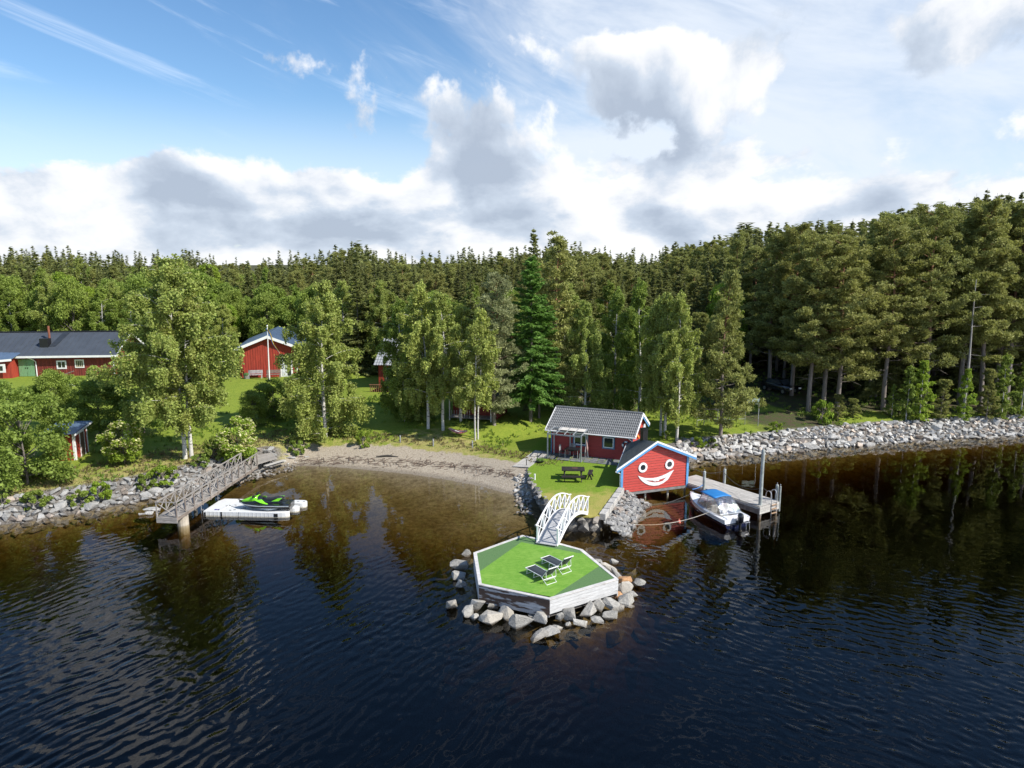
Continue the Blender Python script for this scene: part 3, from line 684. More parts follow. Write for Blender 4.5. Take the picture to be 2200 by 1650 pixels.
def boulder(px, py, wpx, hpx, lab, zc=None, mesh=None, mat=None, group='boulders ringed round the green platform'):
    global gi
    base = P(px, py + hpx * 0.42, 0.0); k = F / (base.y * math.cos(TH) + CAM_H * math.sin(TH)); s = wpx / k; hh = hpx / k * 1.02
    m = bpy.data.materials
    me = stone_mesh(100 + gi, 1.0, 12 + (gi * 5) % 7); me.name = 'boulder'; gi += 1
    me.materials.append(mat or sm_bld)
    o = bpy.data.objects.new('boulder', me); C.objects.link(o)
    o.location = (base.x, base.y + s * 0.32, hh * 0.32 if zc is None else zc); o.scale = (s * 1.10, s * 1.0, hh * 1.15); o.rotation_euler = (random.uniform(-.25, .25), random.uniform(-.35, .35), random.uniform(-.6, .6))
    tag(o, lab or 'grey granite boulder in the ring round the green platform', 'boulder', None if lab else group)
    if lab: o['group'] = group
    bv = o.modifiers.new('bevel', 'BEVEL'); bv.width = 0.025; bv.segments = 1; bv.limit_method = 'ANGLE'
    return o
for (px, py, a, h_, lab) in BL:
    boulder(px, py, a, h_, lab or None, mat=sm_or if lab and ('orange' in lab or 'round tan' in lab) else None)
# stones lying under water round the ring
rs = random.Random(21)
un = thing('underwater_stones', 'brown stones lying under water round the green platform', 'stones', (1.5, 32, -0.5)); un['group'] = 'underwater stones'
acc = []
for i in range(95):
    an = rs.uniform(0, 6.28); rr = rs.uniform(4.2, 6.6) 
    x = PLAT_C[0] + rr * math.cos(an) * 1.05; y = PLAT_C[1] + rr * math.sin(an) * 0.85 - 0.4
    if y > 37.5 and abs(x - 2) < 4: continue
    s = rs.uniform(0.5, 1.6); acc.append((x, y, min(gz(x, y) + 0.1 * s, -0.08 - 0.42 * s), s))
place_stones(un, acc, MBD, 200)

# ---------------------------------------------------------------- sun loungers
fabric = pbr('charcoal_mesh_fabric', (0.035, 0.043, 0.052), 0.7, 0.15, 20.0)
tubew = pbr('white_tube', (0.78, 0.78, 0.78), 0.35, 0.03, 2.0)
def lounger(label):
    t = thing('sun_lounger', label, 'sun lounger', (0, 0, 0), 0, 'sun loungers on the green turf')
    L_, W_, H_ = 1.30, 0.60, 0.30; r = 0.017; bl_ = 0.72; an = R(50)
    hx = L_; tx = L_ + bl_ * math.cos(an); tz = H_ + bl_ * math.sin(an)
    m = MB(); m.grid([[(x, -W_ / 2 + 0.02, H_ + 0.01 - 0.02 * math.sin(x / L_ * math.pi)), (x, 0, H_ - 0.012 - 0.02 * math.sin(x / L_ * math.pi)), (x, W_ / 2 - 0.02, H_ + 0.01 - 0.02 * math.sin(x / L_ * math.pi))] for x in np.linspace(0.03, L_ - 0.02, 9)])
    o = m.build('seat', fabric, t, True); sd = o.modifiers.new('s', 'SOLIDIFY'); sd.thickness = 0.012
    m = MB(); m.grid([[(hx + u * bl_ * math.cos(an), v, H_ + u * bl_ * math.sin(an) - 0.02 * (v == 0)) for v in (-W_ / 2 + 0.02, 0, W_ / 2 - 0.02)] for u in np.linspace(0.05, 0.95, 5)])
    o = m.build('backrest', fabric, t, True); sd = o.modifiers.new('s', 'SOLIDIFY'); sd.thickness = 0.012
    m = MB()
    for y in (-W_ / 2, W_ / 2): m.tube([(0, y, H_), (hx, y, H_)], r); m.tube([(hx, y, H_), (tx, y, tz)], r)
    m.tube([(0, -W_ / 2, H_), (0, W_ / 2, H_)], r); m.tube([(tx, -W_ / 2, tz), (tx, W_ / 2, tz)], r * 1.5)
    m.build('frame', tubew, t)
    for x, w in ((0.16, 0.16), (0.72, 0.2)):
        m = MB(); y = W_ / 2 - 0.02
        m.tube([(x - w / 2 + .05, -y, H_), (x - w / 2, -y, 0.02), (x - w / 2, y, 0.02), (x - w / 2 + .05, y, H_)], r)
        m.tube([(x + w / 2 - .05, -y, H_), (x - w / 2, -y, 0.14)], r * .8); m.tube([(x + w / 2 - .05, y, H_), (x - w / 2, y, 0.14)], r * .8); m.build('leg', tubew, t)
    m = MB(); y = W_ / 2
    m.tube([(hx - 0.10, -y, H_), (hx + 0.34, -y, 0.02), (hx + 0.34, y, 0.02), (hx - 0.10, y, H_)], r)
    m.tube([(hx + 0.1, -y, 0.19), (hx + 0.1, y, 0.19)], r); m.build('leg', tubew, t)
    m = MB(); m.tube([(tx - 0.2, -y, tz - 0.22), (hx + 0.30, -y, 0.30), (hx + 0.30, y, 0.30), (tx - 0.2, y, tz - 0.22)], r); m.tube([(hx + 0.24, -y, 0.22), (hx + 0.24, y, 0.22)], r * .8); m.build('back_support', tubew, t)
    return t
TT = TOPZ + 0.036
la = lounger('charcoal sun lounger nearer the camera, its white back frame furthest left')
f0 = P(1139, 1229, TT); h0 = P(1181, 1252, TT); la.location = f0; la.rotation_euler.z = math.atan2(h0.y - f0.y, h0.x - f0.x)
f1 = P(1171, 1208, TT); lb2 = copy_tree(la, f1, la.rotation_euler.z + 0.02, label='charcoal sun lounger farther from the camera, beside the bridge end')

# ---------------------------------------------------------------- white arched bridge
br = thing('footbridge', 'white arched wooden footbridge between the terrace lawn and the green platform', 'bridge', tuple(P(1200, 1150, 1.1)))
fb = world_frame(br)
NL, NR = P(1153, 1166, TOPZ), P(1199, 1175, TOPZ); FL, FR = P(1222, 1095, TZ + 0.05), P(1265, 1106, TZ + 0.05)
# parallel sides of one width
mid0 = (NL + NR) / 2; mid1 = (FL + FR) / 2; ax = (mid1 - mid0); ax.z = 0; Lb = ax.length; ax.normalize(); sx = Vector((ax.y, -ax.x, 0)); Wb = 1.16
def arch(t): return TOPZ + 0.10 + (TZ - TOPZ) * t + 0.74 * math.sin(math.pi * min(1, max(0, t))) ** 1.0
def bp_(t, side, dz=0.0):
    p = mid0 + ax * (Lb * t) + sx * (side * Wb / 2); return Vector((p.x, p.y, arch(t) + dz))
deckm = pbr('grey_painted_deck', (0.40, 0.40, 0.41), 0.75, 0.14, 4.0, orand=0.07, bump=0.003)
nP = 46
for i in range(nP):
    t0 = -0.045 + 1.06 * i / nP; t1_ = -0.045 + 1.06 * (i + 0.9) / nP
    m = MB(fb); a = [bp_(t0, -1, 0), bp_(t0, 1, 0), bp_(t1_, 1, 0), bp_(t1_, -1, 0)]; m.prism(a, (0, 0, 0.03)); m.build('deck_plank', deckm, br)
for sd_ in (-1, 1):
    m = MB(fb); rows = []
    for t in np.linspace(-0.02, 1.0, 22):
        rows.append([bp_(t, sd_ * 1.03, -0.16), bp_(t, sd_ * 1.03, 0.05), bp_(t, sd_ * 0.96, 0.05), bp_(t, sd_ * 0.96, -0.16)])
    m.grid(rows, True); m.build('arched_beam', white, br)
    m = MB(fb); rows = []
    for t in np.linspace(-0.045, 1.03, 24):
        z = 0.98 - 0.10 * 0
        rows.append([bp_(t, sd_ * 1.07, z - .03), bp_(t, sd_ * 1.07, z + .03), bp_(t, sd_ * 0.93, z + .03), bp_(t, sd_ * 0.93, z - .03)])
    m.grid(rows, True); m.build('handrail', white, br)
    ts = np.linspace(0.0, 0.985, 7)
    for t in ts:
        m = MB(fb); m.beam(bp_(t, sd_, -0.05), bp_(t, sd_, 0.96), 0.085, 0.085, ax); m.build('post', white, br)
    for a, c in zip(ts[:-1], ts[1:]):
        m = MB(fb); m.beam(bp_(a, sd_ * 1.0, 0.04), bp_(c, sd_ * 1.0, 0.93), 0.035, 0.05, sx); m.build('cross_brace', white, br)
        m = MB(fb); m.beam(bp_(a, sd_ * 0.985, 0.93), bp_(c, sd_ * 0.985, 0.04), 0.035, 0.05, sx); m.build('cross_brace', white, br)

# ---------------------------------------------------------------- boathouse with the smiling face
ZB = 0.60
B0 = P(1334, 1060, ZB); B1 = P(1475, 1042, ZB)
fd = (B1 - B0); WL = fd.length; fd.normalize(); fn = Vector((fd.y, -fd.x, 0))       # outward normal of the front
bh = thing('boathouse', 'red boathouse on stilts with a big white smiling face on its gable', 'boathouse', tuple(B0))
fh = world_frame(bh)
def PW(px, py, off=0.0):
    d = Vector(ray(px, py)); o = Vector((0, 0, CAM_H)); p0 = B0 + fn * off
    t = (p0 - o).dot(fn) / d.dot(fn); return o + d * t
apx = PW(1407, 951); eL = PW(1334, 1004); eR = PW(1475, 979)
za = apx.z; zL = eL.z; zR = eR.z; sa = (apx - B0).dot(fd)
def top_z(s): return zL + (za - zL) * s / sa if s < sa else za + (zR - za) * (s - sa) / (WL - sa)
bk = [B1 + Vector((-0.9, 3.2, 0)), B0 + Vector((1.5, 5.6, 0))]            # back corners
# inner walls
wallb = pbr('sunlit_edge_backing', (0.80, 0.42, 0.38), 0.8, 0.1)  # pale pink showing through the gaps paints the sunlit board edges as light lines
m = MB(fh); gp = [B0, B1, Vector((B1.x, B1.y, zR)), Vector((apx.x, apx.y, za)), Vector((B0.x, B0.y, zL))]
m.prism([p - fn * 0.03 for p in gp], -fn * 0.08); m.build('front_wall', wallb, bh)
m = MB(fh)
for a, c, za1, za2 in ((B0, bk[1], zL, 2.4), (bk[1], bk[0], 2.4, 2.45), (bk[0], B1, 2.45, zR)):
    dd = (c - a).normalized(); nn_ = Vector((-dd.y, dd.x, 0)) * 0.06
    m.add([a, c, Vector((c.x, c.y, za2 - .02)), Vector((a.x, a.y, za1 - .02))], [(0, 1, 2, 3)])
o = m.build('side_wall', redc, bh); sd = o.modifiers.new('s', 'SOLIDIFY'); sd.thickness = 0.06
nb_ = 18; bh_ = (za - ZB) / nb_
for i in range(nb_):
    z0 = ZB + i * bh_ + 0.022; z1 = ZB + (i + 1) * bh_ - 0.010
    # clip the board by the gable
    def lim(z):
        lo = 0.0 if z <= zL else sa * (z - zL) / (za - zL); hi = WL if z <= zR else sa + (WL - sa) * (za - z) / (za - zR)
        return lo, hi
    l0, h0_ = lim(z0); l1, h1_ = lim(z1)
    if h1_ - l1 < 0.05: continue
    q = [B0 + fd * l0, B0 + fd * h0_, B0 + fd * h1_, B0 + fd * l1]; zz = [z0, z0, z1, z1]
    m = MB(fh); q = [Vector((p.x, p.y, z)) for p, z in zip(q, zz)]
    lo_ = [q[0] + fn * 0.028, q[1] + fn * 0.028, q[2] + fn * 0.006, q[3] + fn * 0.006]; bk_ = [p - fn * 0.02 for p in q]
    m.add(lo_ + bk_, [(0, 1, 2, 3), (7, 6, 5, 4), (0, 4, 5, 1), (2, 6, 7, 3), (1, 5, 6, 2), (0, 3, 7, 4)]); m.build('siding_board', redb, bh)
m = MB(fh)
for s0, s1, zt in ((-0.07, 0.10, zL - 0.02), (WL - 0.10, WL + 0.07, zR - 0.02)):
    a = B0 + fd * s0; c = B0 + fd * s1
    m = MB(fh); m.prism([Vector((a.x, a.y, ZB - .1)) + fn * .04, Vector((c.x, c.y, ZB - .1)) + fn * .04, Vector((c.x, c.y, zt)) + fn * .04, Vector((a.x, a.y, zt)) + fn * .04], fn * 0.03); m.build('corner_board', bluep, bh)
m = MB(fh); m.beam(B0 + Vector((0, 0, -0.09)) + fn * 0.035, B1 + Vector((0, 0, -0.09)) + fn * 0.035, 0.06, 0.16); m.build('sill_beam', pbr('grey_sill', (0.20, 0.20, 0.20)), bh)
# roof
ov = 0.30
E0 = B0 - fd * 0.55 + fn * ov; E0.z = zL - 0.02; E0.z = P(0, 0, 1).z * 0 + zL - 0.06
A_ = apx + fn * ov; A_.z = za + 0.13
F_ = B1 + fd * 0.50 + fn * ov; F_.z = zR - 0.05
Cb = P(1376, 944, 3.45); Bb = Vector((8.95, 53.7, 2.36)); Gb = B1 + Vector((-1.2, 3.0, 0)); Gb.z = 2.5
m = MB(fh)
def plane_grid(a, b, c, d, n=6): return [[(a.lerp(b, i / n)).lerp(d.lerp(c, i / n), j / n) for j in range(n + 1)] for i in range(n + 1)]
m.grid(plane_grid(E0, A_, Cb, Bb)); m.grid(plane_grid(A_, F_, Gb, Cb))
o = m.build('roof', felt, bh); sd = o.modifiers.new('s', 'SOLIDIFY'); sd.thickness = 0.06; sd.offset = -1
m = MB(fh); m.prism([PY(1350, 957, 52.6), PY(1375, 948, 51.6), PY(1375, 942, 52.4), PY(1355, 953, 53.4)], (0, 0, -0.10)); m.build('rear_roof', pbr('light_felt', (0.24, 0.25, 0.25), 0.9, 0.1), bh)
for a, c in ((E0, A_), (A_, F_)):
    a2 = a + fn * 0.02; c2 = c + fn * 0.02
    m = MB(fh); m.prism([a2 + Vector((0, 0, .07)), c2 + Vector((0, 0, .07)), c2 + Vector((0, 0, -.06)), a2 + Vector((0, 0, -.06))], fn * 0.035); m.build('bargeboard', white, bh)
    m = MB(fh); m.prism([a2 + Vector((0, 0, -.062)), c2 + Vector((0, 0, -.062)), c2 + Vector((0, 0, -.22)), a2 + Vector((0, 0, -.22))], fn * 0.028); m.build('bargeboard', bluep, bh)
m = MB(fh); g0 = E0 + Vector((-0.03, -0.05, -0.12)); g1 = Bb + Vector((-0.05, 0, -0.08)); m.tube([g0, g1], 0.06, 8)
m.tube([g0 + Vector((0, .15, -.04)), B0 + Vector((-.08, -.02, zL - ZB - .45)) , B0 + Vector((-.08, -.02, 0.0))], 0.04, 8); m.build('gutter', white, bh)
m = MB(fh); chb = P(1388, 951, 3.35); m.box((chb.x - 0.12, chb.y + .25, 3.75), (0.40, 0.40, 1.1), 0.4); m.box((chb.x - 0.12, chb.y + .25, 4.33), (0.48, 0.48, 0.06), 0.4); m.build('chimney', blackm, bh)
# stilts
for s, dpt in ((0.25, .3), (1.3, .3), (2.1, .3), (3.9, .25), (5.5, .5), (2.2, 3.0), (5.0, 2.6)):
    q = B0 + fd * s - fn * dpt; m = MB(fh); m.tube([(q.x, q.y, -1.6), (q.x, q.y, ZB - .1)], 0.075, 8); m.build('stilt', pbr('pale_pole', (0.42, 0.40, 0.37), 0.7), bh)
# the face
def disc_ring(cx, cy, r, r2, off, th, name, mat):
    m = MB(fh); c_ = PW(cx, cy); up = Vector((0, 0, 1)); n = 28; vs = []; fs = []
    for k in range(n):
        a = 2 * math.pi * k / n; dv = fd * math.cos(a) + up * math.sin(a)
        for rr, oo in ((r, off), (r, off + th), (r2, off + th), (r2, off)): vs.append(c_ + dv * rr + fn * oo)
    for k in range(n):
        k2 = (k + 1) % n
        for e in range(4): fs.append((k * 4 + e, k * 4 + (e + 1) % 4, k2 * 4 + (e + 1) % 4, k2 * 4 + e))
    m.add(vs, fs); return m.build(name, mat, bh)
for cx, cy in ((1380.5, 1004), (1437.5, 997)):
    disc_ring(cx, cy, 0.35, 0.20, 0.03, 0.04, 'round_window', white)
    c_ = PW(cx, cy); m = MB(fh); m.prism([c_ + (fd * math.cos(a) + Vector((0, 0, math.sin(a)))) * 0.205 + fn * 0.032 for a in np.linspace(0, 2 * math.pi, 24, endpoint=False)], fn * 0.008); m.build('round_pane', glassm, bh)
top = [(1370,1021.5),(1377,1024.5),(1385,1026.5),(1394,1027),(1402,1026.8),(1412,1025),(1422,1021.5),(1430,1018),(1439,1013),(1447,1009)]
bot = [(1370,1021.5),(1373.5,1027.5),(1379,1033.5),(1386,1038.5),(1394,1042),(1404,1043.5),(1414,1042),(1424,1037.5),(1434,1030),(1447,1009)]
hole = {3: 0, 4: 0}
m = MB(fh); n = len(top)
# the mouth as a band: top lip, bottom lip, and the gap between with two teeth
ht = [(1386.7,1031.3),(1394,1031.9),(1402.7,1032.0),(1403.2,1033.6),(1409,1033.8),(1409.3,1032.2),(1410.6,1032.2),(1410.8,1033.4),(1414.6,1033.0),(1416,1030.0),(1423,1027.8),(1430,1025.3)]
hb = [(1387.5,1031.8),(1394,1034.3),(1402.7,1035.9),(1403.5,1036.0),(1409,1036.0),(1409.3,1036.0),(1410.6,1035.9),(1411,1035.9),(1414.6,1035.3),(1416,1035.0),(1423,1032.8),(1429.5,1026.2)]
def interp(arr, x):
    xs = [a[0] for a in arr]; ys = [a[1] for a in arr]; return float(np.interp(x, xs, ys))
xs = sorted(set([t[0] for t in top] + [t[0] for t in bot] + [t[0] for t in ht] + list(np.linspace(1370, 1447, 30))))
def quadpx(a0, a1, y00, y01, y10, y11):
    q = [PW(a0, y00), PW(a1, y10), PW(a1, y11), PW(a0, y01)]
    m.prism([p + fn * 0.03 for p in q], fn * 0.022)
for x0, x1 in zip(xs[:-1], xs[1:]):
    mdx = (x0 + x1) / 2
    if ht[0][0] <= mdx <= ht[-1][0]:
        quadpx(x0, x1, interp(top, x0), interp(ht, x0), interp(top, x1), interp(ht, x1))
        quadpx(x0, x1, interp(hb, x0), interp(bot, x0), interp(hb, x1), interp(bot, x1))
    else: quadpx(x0, x1, interp(top, x0), interp(bot, x0), interp(top, x1), interp(bot, x1))
m.build('mouth', white, bh)

# ---------------------------------------------------------------- red cabin
ZE = 3.10
eA = P(1172, 920, ZE); eB = P(1366, 938, ZE)
ca = thing('cabin', 'small red cabin with grey tiled roof and blue framed windows on the terrace', 'cabin', (0, 0, 0))
u = (eB - eA); LR = u.length; rzc = math.atan2(u.y, u.x)
back = Vector((-math.sin(rzc), math.cos(rzc), 0))
org = eA + back * 0.32 + u.normalized() * 0.38; org.z = TZ
ca.location = org; ca.rotation_euler.z = rzc
LC = LR - 0.72; DC = 4.5; HW = ZE - TZ; RZ = HW + 1.18
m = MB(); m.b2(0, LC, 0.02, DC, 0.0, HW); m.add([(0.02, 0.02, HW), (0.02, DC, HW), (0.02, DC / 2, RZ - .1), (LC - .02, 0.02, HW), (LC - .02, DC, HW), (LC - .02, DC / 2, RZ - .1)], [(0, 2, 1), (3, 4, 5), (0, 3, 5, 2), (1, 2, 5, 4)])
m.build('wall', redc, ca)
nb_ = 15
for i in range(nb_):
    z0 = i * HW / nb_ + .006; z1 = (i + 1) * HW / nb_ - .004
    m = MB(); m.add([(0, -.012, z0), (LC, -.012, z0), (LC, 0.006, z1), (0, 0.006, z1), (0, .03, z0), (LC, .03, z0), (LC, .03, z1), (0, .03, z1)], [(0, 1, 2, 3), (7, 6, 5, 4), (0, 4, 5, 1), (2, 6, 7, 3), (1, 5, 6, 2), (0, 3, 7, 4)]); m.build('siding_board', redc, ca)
nb_ = 23
for i in range(nb_):                                   # right gable: its sunlight is put into the colour, a brighter red
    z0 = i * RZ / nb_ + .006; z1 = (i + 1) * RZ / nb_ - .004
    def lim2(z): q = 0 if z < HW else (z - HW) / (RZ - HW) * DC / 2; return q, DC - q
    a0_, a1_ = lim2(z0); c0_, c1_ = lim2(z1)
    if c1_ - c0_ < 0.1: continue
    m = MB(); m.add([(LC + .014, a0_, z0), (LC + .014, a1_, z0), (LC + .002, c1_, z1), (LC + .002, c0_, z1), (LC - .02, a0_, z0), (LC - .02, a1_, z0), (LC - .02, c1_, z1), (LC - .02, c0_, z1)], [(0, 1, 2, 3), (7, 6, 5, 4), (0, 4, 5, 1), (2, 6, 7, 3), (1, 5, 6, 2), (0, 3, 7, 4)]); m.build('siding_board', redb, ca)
for x in (-.02, LC - .08): m = MB(); m.b2(x, x + .10, -.035, -.015, 0, HW); m.build('corner_board', dblue, ca)
m = MB(); m.b2(LC + .016, LC + .034, -.02, .09, 0, HW); m.build('corner_board', bluep, ca)
m = MB(); m.b2(LC + .016, LC + .034, DC - .09, DC + .02, 0, HW); m.build('corner_board', bluep, ca)
# tiled roof: every course is a wavy strip lapping the one below
SL = math.hypot(DC / 2 + .32, RZ - HW + .17); pitch = math.atan2(RZ - HW + .17, DC / 2 + .32)
def roof_pt(x, s, h, sidef):                          # s up the slope from the eave
    y = -.32 + s * math.cos(pitch); z = HW - .10 + s * math.sin(pitch)
    y -= h * math.sin(pitch); z += h * math.cos(pitch)
    return (x, y, z) if sidef else (x, DC - y, z)
m = MB()
for sidef in (True, False): m.add([roof_pt(-.36, 0, 0, sidef), roof_pt(LC + .30, 0, 0, sidef), roof_pt(LC + .30, SL, 0, sidef), roof_pt(-.36, SL, 0, sidef)], [(0, 1, 2, 3)])
o = m.build('roof_deck', blackw, ca); sd = o.modifiers.new('s', 'SOLIDIFY'); sd.thickness = 0.05; sd.offset = 0
ncour = 9; pitch_x = 0.155; nxs = int((LC + .62) / pitch_x) * 6
for sidef in (True, False):
    for c_ in range(ncour):
        s0 = c_ * SL / ncour - .02; s1 = (c_ + 1) * SL / ncour + .03
        m = MB(); rows = [[], [], []]
        for k in range(nxs + 1):
            x = -.34 + k * (LC + .62) / nxs; wv_ = .020 * math.sin(k * 2 * math.pi / 6)
            rows[0].append(roof_pt(x, s0, .030 + wv_ - .03, sidef)); rows[1].append(roof_pt(x, s0, .075 + wv_, sidef)); rows[2].append(roof_pt(x, s1, .038 + wv_, sidef))
        m.grid(rows); o = m.build('tile_course', tilem, ca)
m = MB(); zr = HW - .10 + SL * math.sin(pitch) + .06; m.tube([(-.36, DC / 2, zr), (LC + .30, DC / 2, zr)], .10, 8); m.build('ridge_cap', tilem, ca)
for x in (-.40, LC + .30):
    for sidef in (True, False):
        m = MB(); m.prism([roof_pt(x, -.03, -.10, sidef), roof_pt(x, -.03, .10, sidef), roof_pt(x, SL, .10, sidef), roof_pt(x, SL, -.10, sidef)], (.045, 0, 0)); m.build('bargeboard', white, ca)
for sidef in (True, False):
    m = MB(); m.prism([roof_pt(LC + .27, 0, -.13, sidef), roof_pt(LC + .27, 0, -.25, sidef), roof_pt(LC + .27, SL - .1, -.25, sidef), roof_pt(LC + .27, SL - .1, -.13, sidef)], (.03, 0, 0)); m.build('bargeboard', bluep, ca)
m = MB(); m.tube([(-.40, -.40, HW - .14), (LC + .32, -.40, HW - .14)], .055, 8); m.build('gutter', white, ca)
m = MB(); m.tube([(LC - .25, -.38, HW - .16), (LC - .12, -.22, HW - .34), (LC + .02, -.07, HW - .5), (LC + .02, -.07, 0)], .038, 8); m.build('downpipe', white, ca)
m = MB(); m.tube([(LC + .08, DC - .15, HW + .1), (LC + .08, DC - .15, 0)], .038, 8); m.build('downpipe', white, ca)
def window(root, x0, x1, z0, z1, y=-.02, trim=dblue, inner=white, mull=0, tw=.10, axis='x', name='window'):
    def bx(mb, a0, a1, y0, y1, c0, c1):
        if axis == 'x': mb.b2(a0, a1, y0, y1, c0, c1)
        else: mb.b2(-y0, -y1, a0, a1, c0, c1)
    m = MB()
    if trim:
        for q in ((x0 - tw, x1 + tw, z1, z1 + tw), (x0 - tw, x1 + tw, z0 - tw, z0), (x0 - tw, x0, z0, z1), (x1, x1 + tw, z0, z1)): bx(m, q[0], q[1], y - .035, y, q[2], q[3])
        w_ = m.build(name, trim, root); par = w_
    else: par = root
    m = MB(); f_ = .055
    for q in ((x0, x1, z1 - f_, z1), (x0, x1, z0, z0 + f_), (x0, x0 + f_, z0 + f_, z1 - f_), (x1 - f_, x1, z0 + f_, z1 - f_)): bx(m, q[0], q[1], y - .04, y + .01, q[2], q[3])
    for k in range(mull): xm = x0 + (x1 - x0) * (k + 1) / (mull + 1); bx(m, xm - .03, xm + .03, y - .038, y + .01, z0 + f_, z1 - f_)
    fr_ = m.build('frame' if par is not root else name, inner, par)
    m = MB(); bx(m, x0 + f_, x1 - f_, y - .006, y + .008, z0 + f_, z1 - f_); m.build('pane', glassm, par if par is not root else fr_)
window(ca, 1.95, 2.95, .92, 1.72); window(ca, 4.35, 5.15, .90, 1.72)
# things hung on the cabin
def onc(x, y, z): return ca.matrix_basis @ Vector((x, y, z))
lbz = thing('lifebuoy', 'white and dark ring lifebuoy hung on the front wall of the red cabin', 'lifebuoy', onc(6.15, -.07, 1.25), rzc)
n = 32
for k0, mt, nm in ((0, white, 'ring_segment'), (1, pbr('navy_band', (.03, .05, .1)), 'band')):
    for q in range(4):
        m = MB(); ang = [q * math.pi / 2 + (0.35 if k0 else -0.35 + 0) + (a) for a in (np.linspace(0, math.pi / 2 - .7, 5) if k0 else np.linspace(0, .7, 5))]
        m.tube([(.26 * math.cos(a), 0, .26 * math.sin(a)) for a in ang], .075 if not k0 else .07, 8); m.build(nm, mt, lbz)
dish = thing('satellite_dish', 'pale grey satellite dish on the right gable of the tiled cabin', 'satellite dish', onc(LC + .25, 2.3, HW + .05), rzc)
m = MB(); rows = []
for i in range(5): rr = .40 * i / 4 + .01; rows.append([(.16 * (rr / .4) ** 2 , rr * math.cos(a), rr * math.sin(a)) for a in np.linspace(0, 2 * math.pi, 20, endpoint=False)])
m.grid(rows, True); o = m.build('reflector', pbr('dish_grey', (.5, .52, .54)), dish, True); sd = o.modifiers.new('s', 'SOLIDIFY'); sd.thickness = .015
m = MB(); m.tube([(0, 0, 0), (-.15, 0, -.1), (-.22, 0, -.1)], .025, 6); m.tube([(.05, 0, -.38), (.42, 0, -.12)], .015, 6); m.box((.42, 0, -.1), (.08, .06, .08)); m.build('arm', metalg, dish)
orb = thing('wall_ornament', 'orange and red decoration below the dish on the cabin gable', 'ornament', onc(LC + .06, 1.75, HW - .45), rzc)
m = MB(); m.sphere((0, 0, 0), (.05, .22, .12)); m.sphere((.02, .2, -.18), (.05, .12, .16)); m.build('body', pbr('orange_plastic', (.75, .16, .04), .5), orb, True)
m = MB(); m.sphere((.03, -.2, .04), (.05, .1, .05)); m.build('beak', pbr('yellow_plastic', (.75, .5, .05), .5), orb, True)

# pergola
pg = thing('pergola', 'grey metal pergola frame with an opened pale fabric strip in front of the cabin', 'pergola', onc(.35, -.05, 0) + Vector((0, 0, .04)), rzc)
PX, PYD, PH = 2.75, 1.75, 1.98
for x, y, h_ in ((0, -PYD, PH - .05), (PX, -PYD - .1, PH - .05), (PX + .02, -.22, PH + .1), (.0, -.22, PH + .1), (1.35, -.22, PH + .1)):
    m = MB(); m.b2(x - .045, x + .045, y - .045, y + .045, 0, h_); m.build('post', metalg, pg)
m = MB(); m.beam((-.05, -PYD, PH), (PX + .05, -PYD - .1, PH), .08, .10); m.build('beam', metalg, pg)
m = MB(); m.beam((-.05, -.22, PH + .16), (PX + .05, -.22, PH + .16), .08, .10); m.build('beam', metalg, pg)
for k in range(5):
    x = k * PX / 4; m = MB(); m.beam((x, -PYD - .12, PH + .08), (x, -.12, PH + .26), .05, .07); m.build('rafter', metalg, pg)
m = MB(); rows = []
for i in range(13):
    t = i / 12; y = -.2 - .62 * t; rows.append([(x, y, PH + .25 - .065 * t * 1.0 + .02 * math.sin(i * 2.4)) for x in (.9 * 0 + .55, PX * .5, PX + .02)])
m.grid(rows); o = m.build('awning_cloth', pbr('pale_cloth', (.62, .58, .52), .8, .1), pg); sd = o.modifiers.new('s', 'SOLIDIFY'); sd.thickness = .01
def pgp(x, y, z=.04): return pg.matrix_basis @ Vector((x, y, z - .04))
# dining table and chairs
dt = thing('dining_table', 'dark patio dining table under the pergola', 'table', pgp(1.75, -.80), rzc)
m = MB(); m.b2(-.55, .55, -.4, .4, .70, .74); m.build('tabletop', blackm, dt)
for x in (-.5, .5):
    for y in (-.35, .35): m = MB(); m.tube([(x, y, 0), (x, y, .7)], .022, 6); m.build('leg', metalg, dt)
def chair(label, loc, rz):
    t = thing('patio_chair', label, 'chair', loc, rz, 'patio chairs under the pergola')
    m = MB(); m.b2(-.23, .23, -.22, .22, .42, .45); m.build('seat', blackm, t)
    for k in range(4): m = MB(); m.b2(-.22 + k * .12, -.14 + k * .12, -.26, -.235, .5, .92); m.build('back_slat', pbr('silver_slat', (.45, .45, .46)), t)
    for x in (-.22, .22):
        m = MB(); m.tube([(x, -.25, 0), (x, -.23, .45), (x, -.26, .95)], .015, 6); m.build('leg', metalg, t)
        m = MB(); m.tube([(x, .21, 0), (x, .21, .44)], .015, 6); m.build('leg', metalg, t)
    m = MB(); m.tube([(-.22, -.26, .93), (.22, -.26, .93)], .016, 6); m.build('top_rail', metalg, t)
    return t
ch = chair('patio chair at the left end of the dark dining table', pgp(.95, -.8), rzc - math.pi / 2)
copy_tree(ch, pgp(2.5, -.7), rzc + math.pi / 2 + .2, label='patio chair at the right end of the dark dining table')
copy_tree(ch, pgp(1.5, -.30), rzc + math.pi, label='patio chair between the dark dining table and the cabin wall')
ps = thing('folded_parasol', 'slim folded striped parasol leaning beside the pergola post', 'parasol', pgp(2.95, -.5), rzc)
m = MB(); m.tube([(0, 0, 0), (-.25, .15, 1.5)], .015, 6); m.build('pole', metalg, ps)
m = MB(); m.tube([(-.08, .05, .5), (-.13, .08, .8), (-.24, .14, 1.45)], [.02, .07, .03], 8); m.build('cloth', pbr('pinkish_cloth', (.5, .33, .3)), ps)

